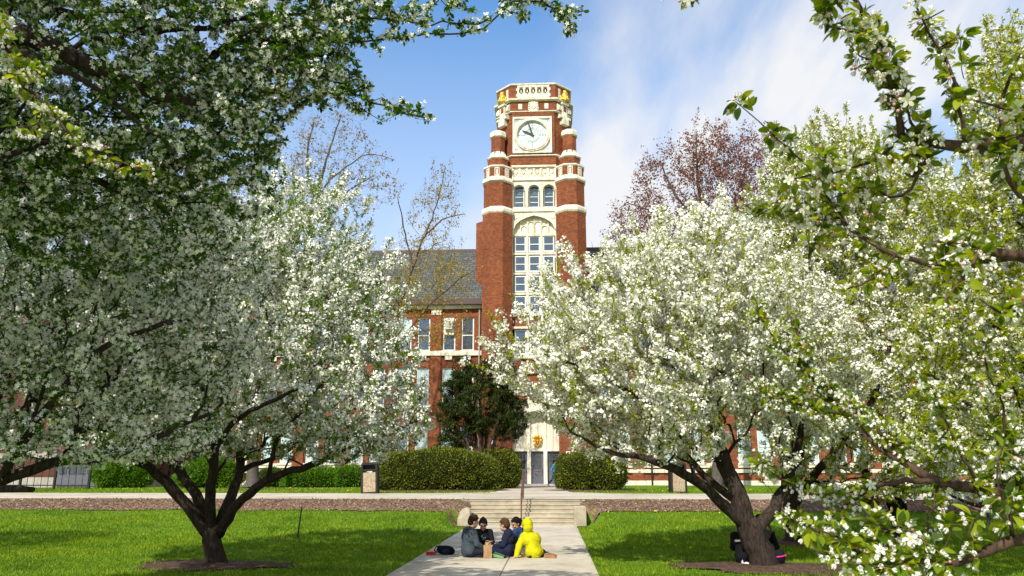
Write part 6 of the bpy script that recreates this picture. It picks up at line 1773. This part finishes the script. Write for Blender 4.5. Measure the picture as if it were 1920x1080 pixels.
    m.rings([[(-w, -d, 0), (w, -d, 0), (w, d, 0), (-w, d, 0)], [(-w, -d*1.02, h*.5), (w, -d, h*.48), (w*1.02, d, h*.5), (-w*.97, d*.9, h*.5)], [(-w*1.03, -d*.6, h), (w*.98, -d*.75, h*.985), (w, d*.5, h*1.01), (-w, d*.7, h)]], (1, 0))
    m.rings([[(-w*.96, -d*.55, h-.004), (w*.94, -d*.7, h*.985-.004), (w*.96, d*.45, h), (-w*.96, d*.62, h-.004)], [(-w*.9, -d*.8, .03), (w*.9, -d*.8, .03), (w*.9, d*.8, .03), (-w*.9, d*.8, .03)]], (0, 1))
    m.build('bag_body', MT['kraft'], root)
    for y in (-.035, .03):
        m = MB(); m.tube([(-.045, y, h-.03), (-.045, y*.9, h+.05), (-.03, y*.8, h+.085), (.03, y*.8, h+.085), (.045, y*.9, h+.05), (.045, y, h-.03)], .006, 6); m.build('handle', MT['kraft'], root)
    loc = gp(836, 1033, 17.9); root = empty('backpack', loc, R(-18), 'black and navy backpack lying on the path behind the boy at the left', 'backpack')
    m = MB(); m.ell((0, 0, .09), (.20, .14, .10)); m.cap((-.13, 0, .10), (.13, .02, .07), .09, .075); m.cap((-.12, -.08, .13), (-.02, -.10, .15), .05, .05)
    remesh(m, 'bag_body', cloth('backpack_black', (.010, .011, .014)), root, .012, 3)
    m = MB(); m.ell((.05, -.10, .07), (.11, .06, .06)); remesh(m, 'front_pocket', cloth('backpack_navy', (.014, .022, .05)), root, .012, 3)
    for s_ in (-1, 1): m = MB(); m.tube([(-.1, s_*.05, .16), (-.2, s_*.07, .17), (-.25, s_*.06, .09), (-.2, s_*.04, .03)], .017, 6); m.build('strap', cloth('backpack_black', (.010, .011, .014)), root)
    loc = gp(808, 1035, 17.8); root = empty('lunch_box', loc, R(6), 'flat red plastic lunch box lying at the left edge of the path', 'lunch box')
    MT['red_plastic'] = M_plain('red_plastic', (.55, .02, .015), .35, .5, 0, .08)
    m = MB(); m.cbox(-.105, .105, -.07, .07, 0, .045, .012); m.build('tray', MT['red_plastic'], root); m = MB(); m.cbox(-.112, .112, -.077, .077, .046, .066, .008); m.build('lid', MT['red_plastic'], root)
    # striped folded bag by the navy boy, snack bags, pink bag by the trunk
    loc = gp(936, 1041, 17.15); root = empty('sports_bag', loc, R(-20), 'flat dark bag with light green stripes in front of the navy jacket', 'bag')
    m = MB(); m.rings([[(-.13, -.06, 0), (.14, -.05, 0), (.13, .08, 0), (-.12, .08, 0)], [(-.13, -.05, .10), (.13, -.045, .04), (.12, .07, .05), (-.12, .07, .12)]]); m.build('bag_body', cloth('backpack_black', (.01, .011, .014)), root)
    m = MB()
    for k in range(4): m.add([(-.125, -.057+.0*k, .092-.02*k), (.128, -.052, .036-.008*k), (.128, -.054, .030-.008*k), (-.125, -.060, .082-.02*k)], [(0, 3, 2, 1)])
    for k in range(3): m.add([(-.12, -.03+.03*k, .107+.004*k), (.125, -.03+.025*k, .046+.002*k), (.125, -.022+.025*k, .047+.002*k), (-.12, -.02+.03*k, .108+.004*k)], [(0, 1, 2, 3)])
    m.build('stripe', cloth('green_stripe', (.25, .52, .20)), root)
    loc = gp(981, 1040, 17.35); root = empty('snack_bag', loc, R(10), 'crumpled white and yellow snack bag beside the yellow hoodie', 'snack bag')
    m = MB(); m.rings([[(-.05, -.03, 0), (.06, -.03, 0), (.05, .04, 0), (-.05, .03, 0)], [(-.06, -.05, .07), (.05, -.04, .08), (.06, .05, .07), (-.04, .05, .08)], [(-.05, -.01, .17), (.045, -.012, .19), (.045, .012, .18), (-.04, .01, .20)]]); m.build('wrapper', cloth('white_wrapper', (.7, .7, .68), .4), root)
    m = MB(); m.rings([[(-.056, -.046, .015), (.066, -.046, .01), (.055, -.05, .055), (-.064, -.056, .05)], [(-.05, -.03, .015), (.06, -.03, .01), (.05, -.03, .055), (-.05, -.03, .05)]]); m.build('label_band', cloth('yellow_band', (.65, .45, .03), .4), root)
    loc = gp(931, 1030, 17.5); root = empty('game_controller', (loc[0], loc[1], .27), 0, 'black hand held device in the hands of the navy jacket boy', 'device')
    m = MB(); m.cap((-.055, 0, 0), (.055, 0, 0), .028, .028); m.cap((-.06, 0, .0), (-.08, -.03, .05), .022, .016); m.cap((.06, 0, .0), (.075, -.02, .05), .022, .016); remesh(m, 'shell', cloth('black_plastic', (.02, .02, .022), .4), root, .008, 2)
    m = MB(); m.smooth = True; m.ell((-.03, -.028, .008), (.011, .008, .011)); m.ell((.03, -.028, .008), (.011, .008, .011)); m.build('button', cloth('grey_button', (.5, .5, .5), .4), root)
    p = gbase(1461, 1054, 15.9); root = empty('bag', (float(p[0]), float(p[1]), float(p[2])+.03), R(20), 'small dark bag with a pink band at the right foot of the leaning trunk', 'bag')
    m = MB(); m.ell((0, 0, .13), (.14, .10, .13)); m.cap((-.06, 0, .2), (.06, 0, .22), .07, .06); remesh(m, 'bag_body', cloth('backpack_black', (.01, .011, .014)), root, .012, 3)
    m = MB(); m.tube([(-.135, -.04, .13), (-.09, -.088, .15), (0, -.112, .16), (.09, -.09, .17), (.135, -.03, .17)], .016, 6); m.build('pink_band', cloth('pink_band', (.75, .04, .30)), root)
# ------------------------------------------------------------------ close boughs at the right
def cup_flower(openness):
    """five cupped petals, closed bell to open flower; axis +z is the flower's face"""
    v = []; f = []
    for i in range(5):
        a0 = 2*PI*i/5; b = len(v)
        for j in range(4):
            t = j/3
            rr = math.sin(t*PI*(.42+.1*openness))*(.55+.55*openness) if openness < .7 else .12 + t*.95
            z = t*1.25*(1-openness*.85) - (0 if openness < .7 else .12*(t*t))
            if openness < .5: rr *= (1 - .45*t*t)
            w = (.20, .50, .52, .22)[j]*(1 if openness > .5 else .85)
            for s_ in (-1, 0, 1):
                a = a0 + s_*w*(1.15 if rr < .5 else .85)
                k = 1 + (.06 if s_ == 0 else 0)
                v.append((rr*k*math.cos(a), rr*k*math.sin(a), z - (.06 if s_ else 0)*(1-openness)))
        for j in range(3):
            for s_ in range(2):
                q = b + j*3 + s_; f.append((q, q+1, q+4, q+3))
    return v, f
def bud_shape():
    v = [(0, 0, 0)]; f = []
    for j, (r_, z_) in enumerate(((.45, .15), (.62, .5), (.45, .9))):
        for i in range(6): v.append((r_*math.cos(i*PI/3), r_*math.sin(i*PI/3), z_))
    v.append((0, 0, 1.15))
    for i in range(6): f.append((0, 1+(i+1) % 6, 1+i))
    for j in range(2):
        for i in range(6): a = 1+j*6; f.append((a+i, a+(i+1) % 6, a+6+(i+1) % 6, a+6+i))
    for i in range(6): f.append((13+i, 13+(i+1) % 6, 19))
    return v, f

def near_clusters(S, rng, spots, dirs, sf, sl, st, big=1.0):
    """flower clusters of a bough seen at arm's length: drooping bells on stalks with a ruff of leaves"""
    n = len(spots)
    bells = [cup_flower(.25), cup_flower(.45), cup_flower(.9)]
    tri = [(1, 0, 0), (-.5, .87, 0), (-.5, -.87, 0)]
    for p, d in zip(spots, dirs):
        side = unit(rng.normal(size=3)); side = unit(side - (side*d).sum()*d + np.array([0, 0, .25]))
        kl = rng.integers(4, 8); base = p + side*.008
        dl = unit(side[None]*.7 + rng.normal(size=(kl, 3))*.75); upv = unit(np.array([0, 0, 1.]) + rng.normal(size=(kl, 3))*.5)
        sl.add(*LN[rng.integers(3)], np.repeat(base[None], kl, 0) + dl*.012, frames_dir(dl, upv), (.049*big*rng.uniform(.5, 1.15, kl))[:, None]*np.ones((1, 3)), 0)
        kf = rng.integers(4, 8)
        if rng.uniform() < .08: continue
        df = unit(side[None]*.9 + rng.normal(size=(kf, 3))*.55 + np.array([0, 0, -.35]))
        L = .032*big*rng.uniform(.8, 1.3, kf)
        tip = base + df*L[:, None] + np.array([0, 0, -.006])
        for q, dq in zip(tip, df):
            # pedicel
            e1 = unit(np.cross(dq, [.3, .2, 1.])); e2 = np.cross(dq, e1)
            ring = [np.array(a)[0]*e1 + np.array(a)[1]*e2 for a in tri]
            vs = np.array([base + .0011*k for k in ring] + [q + .0012*k for k in ring]); st.raw(vs, np.array([0, 1, 4, 3, 1, 2, 5, 4, 2, 0, 3, 5]), np.array([4, 4, 4]))
        pink = rng.uniform(size=kf) < .16
        fd = unit(df + np.array([0, 0, -.3]) + rng.normal(size=(kf, 3))*.25)
        for k in range(kf):
            sc = .0138*big*rng.uniform(.85, 1.2); fr = frames(fd[k:k+1], rng)
            if pink[k]: sf.add(*BUD, tip[k:k+1], fr, np.full((1, 3), sc*.62), 1)
            else:
                bi = 0 if rng.uniform() < .5 else 1 if rng.uniform() < .82 else 2
                sf.add(*bells[bi], tip[k:k+1], fr, np.full((1, 3), sc*(1.15 if bi < 2 else 1.45)), 0)
                if bi == 2: sf.add(*PENTA, tip[k:k+1] + fd[k:k+1]*.003, fr, np.full((1, 3), .005), 2)
LN = [leaf_near(.27, -.2), leaf_near(.31, -.35), leaf_near(.24, -.1)]
BUD = bud_shape()

def near_tree(label, base, limbs, twigs, seed, spacing, big=1.0, dens=1.0, side_twigs=1.0, fill=None):
    rng = np.random.default_rng(seed); s = Skeleton(rng)
    for pts, rd in limbs: s.limb(pts, rd, .004, step=.06)
    for l in twigs:
        pts, rd = px(l)
        d = ((s.pos - pts[0])**2).sum(1)
        s.limb(pts, rd, .003, step=.04)
    if fill: s.grow(sample(fill[0], fill[1], rng, .2, .3, 3), bf=.25, step=.07, jit=.008)
    # short side shoots
    n = len(s.par); idx = np.arange(n)[(np.array(s.rmin) < .012)]
    k = int(len(idx)*.18*side_twigs); ii = rng.choice(idx, k, replace=False)
    s.shoots(ii, unit(rng.normal(size=(k, 3)) + np.array([-.3, 0, .25])), rng.uniform(.05, .17, k), .03, .004)
    s.radii(.0022, .4)
    root = empty('crabapple_tree', tuple(base), 0, label, 'tree', GRP)
    s.pos = s.pos - base
    s.mesh('trunk', MT['bark_brown'], root, .3, .05)
    sp, td = s.spurs(.011, spacing)
    sf, sl, st = Scatter(), Scatter(), Scatter()
    near_clusters(s, rng, sp, td, sf, sl, st, big)
    st.m = [np.full(len(k), 3) for k in st.m]; off = sf.n                # stalks belong to the blossom clusters
    for v, l, z, m in zip(st.v, st.l, st.z, st.m): sf.v.append(v); sf.l.append(l + off); sf.z.append(z); sf.m.append(m)
    sl.build('leaves', MT['leaf_near'], root, True); sf.build('blossoms', [MT['petal'], MT['bud'], MT['stamen'], MT['leaf_yel']], root, True)
    return root

def build_near():
    # the near tree whose trunk stands just outside the right margin
    D = 3.0
    b = P(2330, 1500, D); b[2] = 0
    limbs = [
        px([(2330, 1560, D, 60), (2320, 1250, D, 52), (2300, 1000, D, 46), (2270, 800, D, 42), (2245, 560, D, 32), (2215, 320, D, 24), (2225, 100, D, 16), (2205, -150, D, 9), (2215, -380, D, 4)]),
        px([(2300, 1000, 3.00, 34), (2150, 980, 3.24, 26), (2010, 955, 3.52, 17), (1920, 938, 3.78, 12), (1840, 918, 3.78, 11), (1765, 905, 3.78, 10), (1700, 870, 3.85, 8), (1650, 840, 3.92, 5), (1590, 780, 4.05, 4), (1530, 720, 4.19, 3), (1500, 640, 4.25, 2.4), (1480, 590, 4.32, 1.6)]),
        px([(2250, 640, D, 30), (2120, 560, 2.7, 22), (2000, 510, 2.5, 16), (1910, 480, 2.45, 12), (1840, 470, 2.45, 8), (1780, 455, 2.45, 5)]),
        px([(2200, 400, D, 26), (2080, 330, 2.6, 20), (1960, 275, 2.4, 16), (1880, 268, 2.35, 14), (1810, 278, 2.35, 12), (1745, 272, 2.4, 9), (1690, 258, 2.4, 6)]),
        px([(2310, 1150, D, 30), (2150, 1090, 2.5, 22), (2010, 1020, 2.4, 14), (1900, 1012, 2.4, 11), (1840, 1040, 2.4, 9), (1790, 1058, 2.45, 7), (1700, 1050, 2.5, 5), (1610, 1038, 2.6, 3)]),
    ]
    twigs = [
        # from the lowest of the tall boughs
        [(1765, 905, 3.78, 6), (1700, 902, 3.78, 5), (1640, 912, 3.85, 4.5), (1560, 928, 3.92, 3.5), (1500, 918, 3.98, 2.5), (1440, 880, 4.05, 1.8), (1400, 850, 4.12, 1.3)],
        [(1700, 870, 3.85, 4), (1640, 800, 3.92, 3.4), (1560, 730, 4.05, 2.6), (1500, 690, 4.12, 2), (1440, 620, 4.19, 1.5), (1415, 560, 4.19, 1.2)],
        [(1590, 780, 4.05, 3), (1500, 760, 4.05, 2.3), (1430, 730, 4.12, 1.8), (1380, 690, 4.19, 1.2)],
        [(1640, 912, 3.85, 3), (1570, 960, 3.85, 2.4), (1520, 1010, 3.85, 2), (1480, 970, 3.92, 1.5), (1455, 945, 3.92, 1.2)],
        [(1840, 918, 3.78, 4), (1800, 850, 3.71, 3), (1770, 780, 3.65, 2.2), (1745, 720, 3.65, 1.6)],
        [(1920, 938, 3.78, 5), (1890, 850, 3.65, 3.4), (1880, 760, 3.58, 2.4), (1850, 690, 3.51, 1.8), (1850, 620, 3.51, 1.3)],
        [(1765, 905, 3.78, 3), (1740, 980, 3.78, 2.4), (1735, 1040, 3.78, 2), (1740, 1090, 3.78, 1.4)],
        # middle bough
        [(1910, 480, 2.45, 8), (1830, 492, 2.5, 6.5), (1745, 492, 2.55, 6), (1680, 478, 2.6, 4.5), (1630, 452, 2.65, 4), (1590, 425, 2.7, 3), (1550, 400, 2.75, 2.4), (1500, 400, 2.8, 1.7), (1470, 380, 2.8, 1.2)],
        [(1680, 478, 2.6, 3), (1640, 520, 2.6, 2.4), (1590, 540, 2.6, 1.6)],
        [(2000, 510, 2.5, 8), (1950, 420, 2.4, 6), (1915, 370, 2.35, 4.5), (1885, 320, 2.3, 4), (1870, 280, 2.3, 3)],
        [(1840, 470, 2.45, 4), (1800, 530, 2.4, 3), (1770, 570, 2.4, 2)],
        [(2000, 510, 2.5, 6), (1930, 560, 2.4, 4), (1880, 590, 2.4, 3), (1840, 560, 2.4, 2)],
        # upper bough
        [(1690, 258, 2.4, 4), (1640, 300, 2.45, 3.4), (1590, 318, 2.5, 3), (1530, 325, 2.55, 2.4), (1480, 335, 2.6, 1.6)],
        [(1745, 272, 2.4, 5), (1720, 330, 2.45, 4), (1690, 370, 2.5, 3), (1620, 350, 2.6, 2.2), (1560, 370, 2.65, 1.6)],
        [(1590, 425, 2.7, 2.6), (1540, 350, 2.7, 2.2), (1490, 290, 2.7, 2), (1440, 245, 2.7, 1.7), (1405, 215, 2.7, 1.4), (1378, 190, 2.7, 1.1)],
        [(1690, 258, 2.4, 7), (1682, 200, 2.35, 6.5), (1665, 140, 2.3, 6), (1640, 70, 2.3, 5.5), (1605, 5, 2.3, 4.5), (1570, -50, 2.3, 3.5)],
        [(1665, 140, 2.3, 3), (1640, 120, 2.3, 2.4), (1610, 105, 2.3, 1.8), (1590, 90, 2.3, 1.2)],
        [(1640, 70, 2.3, 3), (1600, 60, 2.28, 2.4), (1565, 50, 2.28, 1.8), (1550, 20, 2.28, 1.2)],
        [(1810, 278, 2.35, 5), (1790, 150, 2.3, 4), (1760, 90, 2.3, 3.2), (1730, 40, 2.3, 2.5), (1715, -10, 2.3, 2)],
        [(1760, 90, 2.3, 2.2), (1785, 75, 2.28, 1.6), (1800, 60, 2.28, 1.1)],
        [(1730, 40, 2.3, 2), (1770, 20, 2.28, 1.4)],
        [(1880, 268, 2.35, 6), (1880, 180, 2.3, 4), (1900, 130, 2.25, 3), (1910, 100, 2.2, 2)],
        [(1745, 272, 2.4, 4), (1710, 230, 2.35, 3), (1695, 180, 2.3, 2), (1700, 150, 2.3, 1.3)],
        [(1960, 275, 2.4, 6), (1920, 220, 2.3, 4), (1870, 200, 2.2, 3), (1830, 190, 2.2, 2)],
        # low bough at the bottom right
        [(1790, 1058, 2.45, 4), (1720, 1010, 2.5, 3), (1660, 990, 2.55, 2.4), (1600, 960, 2.6, 1.6)],
        [(1700, 1050, 2.5, 4), (1640, 1070, 2.5, 3), (1580, 1050, 2.55, 2.2), (1520, 1030, 2.6, 1.5)],
        [(1900, 1012, 2.4, 5), (1890, 960, 2.35, 3.5), (1870, 900, 2.3, 2.5), (1880, 840, 2.3, 1.7)],
        [(1840, 1040, 2.4, 3), (1820, 1000, 2.4, 2.3), (1835, 960, 2.4, 1.6)],
        [(1610, 1038, 2.6, 2.4), (1560, 1000, 2.6, 2), (1520, 990, 2.65, 1.5)],
    ]
    near_tree('nearest crabapple on the right, its boughs of drooping white bells close to the camera', b, limbs, twigs, 91, .027, fill=([ell_px(2200, 350, 2.9, 190, 420, .55), ell_px(2250, 800, 3.0, 200, 300, .55), ell_px(2200, -250, 3.0, 250, 250, .7)], 260))
    # sprigs hanging into the top edge and on the far left, from boughs above the camera
    D = 2.6
    b = P(980, 2400, 1.0); b = np.array([3.4, -1.2, 0.0])
    q = P(1285, -40, 2.3)
    limbs = [([b, b + V3(-.05, .1, 1.3), b + V3(-.2, .3, 2.3), np.array([2.4, .3, 3.1]), np.array([1.5, 1.2, 3.45]), P(1290, -140, 2.25), P(1240, -110, 2.3)], [.11, .09, .075, .05, .03, .010, .006])]
    twigs = [[(1290, -140, 2.25, 4), (1275, -60, 2.28, 3), (1262, -10, 2.3, 2)], [(1290, -140, 2.25, 4), (1330, -60, 2.25, 3), (1345, -25, 2.25, 1.6)], [(1290, -140, 2.25, 4), (1420, -70, 2.25, 3), (1430, -20, 2.25, 1.6)], [(1275, -60, 2.28, 2), (1300, -10, 2.28, 1.5), (1310, 8, 2.28, 1.2)]]
    near_tree('crabapple outside the picture whose sprig of white buds hangs into the top edge', b, limbs, twigs, 92, .03, side_twigs=.2)
    b = np.array([-3.3, 1.2, 0.0])
    limbs = [([b, b + V3(.05, .1, 1.2), b + V3(.15, .4, 2.2), P(-420, 60, 3.0), P(-150, 100, 3.1), P(-30, 130, 3.2)], [.085, .07, .05, .030, .018, .010])]
    twigs = [[(-30, 130, 3.2, 5), (40, 160, 3.3, 4), (90, 200, 3.3, 3), (150, 270, 3.35, 2.4), (220, 300, 3.4, 1.8), (290, 325, 3.4, 1.3)],
             [(-30, 130, 3.2, 4), (0, 70, 3.2, 3), (15, 20, 3.2, 2)], [(40, 160, 3.3, 3), (60, 130, 3.3, 2), (80, 140, 3.3, 1.5)], [(90, 200, 3.3, 2.4), (60, 240, 3.3, 1.8), (10, 230, 3.3, 1.4)], [(40, 160, 3.3, 2.5), (20, 110, 3.3, 1.8), (5, 95, 3.3, 1.3)]]
    near_tree('crabapple outside the picture whose pale sprig reaches in at the upper left edge', b, limbs, twigs, 93, .03, side_twigs=.6)
# ------------------------------------------------------------------ world, sun, camera, build
SUN_AZ, SUN_EL = R(21), R(43)       # sun behind the camera to the left
def build_light():
    w = bpy.data.worlds.new('World'); SC.world = w; w.use_nodes = True
    t = w.node_tree; t.nodes.clear()
    out = t.nodes.new('ShaderNodeOutputWorld'); bg = t.nodes.new('ShaderNodeBackground'); bg.inputs[1].default_value = .15
    sky = t.nodes.new('ShaderNodeTexSky'); sky.sky_type = 'NISHITA'; sky.sun_disc = False
    sky.sun_elevation = SUN_EL; sky.sun_rotation = PI + SUN_AZ
    sky.air_density = 1.0; sky.dust_density = .6; sky.ozone_density = 2.2
    tc = t.nodes.new('ShaderNodeTexCoord')
    # clouds live on the sky: direction projected on a high plane, stretched by the wind
    sep = t.nodes.new('ShaderNodeSeparateXYZ'); t.links.new(tc.outputs['Generated'], sep.inputs[0])
    def math_(op, a, b=None):
        n = t.nodes.new('ShaderNodeMath'); n.operation = op
        for i, k in enumerate((a, b)):
            if k is None: continue
            if isinstance(k, (int, float)): n.inputs[i].default_value = k
            else: t.links.new(k, n.inputs[i])
        return n.outputs[0]
    zz = math_('ADD', math_('MAXIMUM', sep.outputs[2], 0.0), .22)
    cb = t.nodes.new('ShaderNodeCombineXYZ'); t.links.new(math_('DIVIDE', sep.outputs[0], zz), cb.inputs[0]); t.links.new(math_('DIVIDE', sep.outputs[1], zz), cb.inputs[1])
    mp = t.nodes.new('ShaderNodeMapping'); mp.inputs['Rotation'].default_value = (0, 0, CLOUD_ROT); mp.inputs['Location'].default_value = CLOUD_LOC; mp.inputs['Scale'].default_value = (1.0, .55, 1); t.links.new(cb.outputs[0], mp.inputs[0])
    n1 = t.nodes.new('ShaderNodeTexNoise'); n1.inputs['Scale'].default_value = 1.15; n1.inputs['Detail'].default_value = 7; n1.inputs['Roughness'].default_value = .52; n1.inputs['Distortion'].default_value = .35; t.links.new(mp.outputs[0], n1.inputs[0])
    rp = t.nodes.new('ShaderNodeValToRGB'); rp.color_ramp.elements[0].position = .43; rp.color_ramp.elements[0].color = (0, 0, 0, 1); rp.color_ramp.elements[1].position = .68; rp.color_ramp.elements[1].color = (.9, .9, .9, 1); rp.color_ramp.interpolation = 'EASE'
    t.links.new(n1.outputs[0], rp.inputs[0])
    # more haze and cloud towards the horizon
    hz = t.nodes.new('ShaderNodeMapRange'); hz.inputs['From Min'].default_value = .62; hz.inputs['From Max'].default_value = .12; hz.inputs['To Min'].default_value = 0; hz.inputs['To Max'].default_value = .80
    t.links.new(sep.outputs[2], hz.inputs['Value'])
    # warm white glow added round the sun behind the camera, against blue fill
    sdir = (-math.sin(SUN_AZ)*math.cos(SUN_EL), -math.cos(SUN_AZ)*math.cos(SUN_EL), math.sin(SUN_EL))
    dot = t.nodes.new('ShaderNodeVectorMath'); dot.operation = 'DOT_PRODUCT'; t.links.new(tc.outputs['Generated'], dot.inputs[0]); dot.inputs[1].default_value = sdir
    gl = t.nodes.new('ShaderNodeMapRange'); gl.inputs['From Min'].default_value = .18; gl.inputs['From Max'].default_value = .85; gl.inputs['To Min'].default_value = 0; gl.inputs['To Max'].default_value = .5; t.links.new(dot.outputs['Value'], gl.inputs['Value'])
    fac = math_('MINIMUM', math_('ADD', rp.outputs[0], hz.outputs[0]), .92)
    tint = t.nodes.new('ShaderNodeMixRGB'); tint.blend_type = 'MULTIPLY'; tint.inputs[0].default_value = 1; t.links.new(sky.outputs[0], tint.inputs[1]); tint.inputs[2].default_value = SKY_TINT
    mx = t.nodes.new('ShaderNodeMixRGB'); t.links.new(fac, mx.inputs[0]); t.links.new(tint.outputs[0], mx.inputs[1]); mx.inputs[2].default_value = CLOUD_COL
    mg = t.nodes.new('ShaderNodeMixRGB'); t.links.new(gl.outputs[0], mg.inputs[0]); t.links.new(mx.outputs[0], mg.inputs[1]); mg.inputs[2].default_value = (6.3, 5.4, 4.1, 1)
    t.links.new(mg.outputs[0], bg.inputs[0]); t.links.new(bg.outputs[0], out.inputs[0])
    sd = bpy.data.lights.new('sun', 'SUN'); sd.energy = SUN_E; sd.angle = R(.53); sd.color = (1.0, .935, .82)
    so = bpy.data.objects.new('sun', sd); COL.objects.link(so)
    d = Vector((math.sin(SUN_AZ)*math.cos(SUN_EL), math.cos(SUN_AZ)*math.cos(SUN_EL), -math.sin(SUN_EL)))
    so.rotation_euler = d.to_track_quat('-Z', 'Y').to_euler(); so.location = (-20, -30, 40)
    cam = bpy.data.cameras.new('camera'); co = bpy.data.objects.new('camera', cam); COL.objects.link(co)
    cam.sensor_width = 36; cam.lens = FPX/1920*36; cam.clip_end = 3000; cam.clip_start = .05
    cam.dof.use_dof = True; cam.dof.focus_distance = 22; cam.dof.aperture_fstop = 9.0
    co.location = (0, 0, CAMZ); co.rotation_euler = (PI/2 + PITCH, 0, YAW)
    SC.camera = co
    SC.view_settings.view_transform = 'Standard'; SC.view_settings.look = 'None'; SC.view_settings.exposure = 0; SC.view_settings.gamma = 1
    SC.render.engine = 'CYCLES'
    SC.cycles.max_bounces = 7; SC.cycles.diffuse_bounces = 4; SC.cycles.glossy_bounces = 2; SC.cycles.transmission_bounces = 4; SC.cycles.transparent_max_bounces = 4
    SC.cycles.caustics_reflective = False; SC.cycles.caustics_refractive = False; SC.cycles.use_denoising = True; SC.cycles.sample_clamp_indirect = 4
CLOUD_ROT, CLOUD_LOC, SKY_TINT, CLOUD_COL, SUN_E = R(-55), (2.1, .6, 0), (.40, 1.24, 1.72, 1), (6.5, 6.4, 6.3, 1), 5.5

import time as _t
_T0 = _t.time()
for _f in (build_light, build_buildings):
    _f(); print('BUILD', _f.__name__, round(_t.time()-_T0, 1))
_st = build_ground(); build_props(_st); print('BUILD ground', round(_t.time()-_T0, 1))
for _f in (build_people, build_shrubs, build_far_trees, build_crabs, build_near):
    _f(); print('BUILD', _f.__name__, round(_t.time()-_T0, 1))
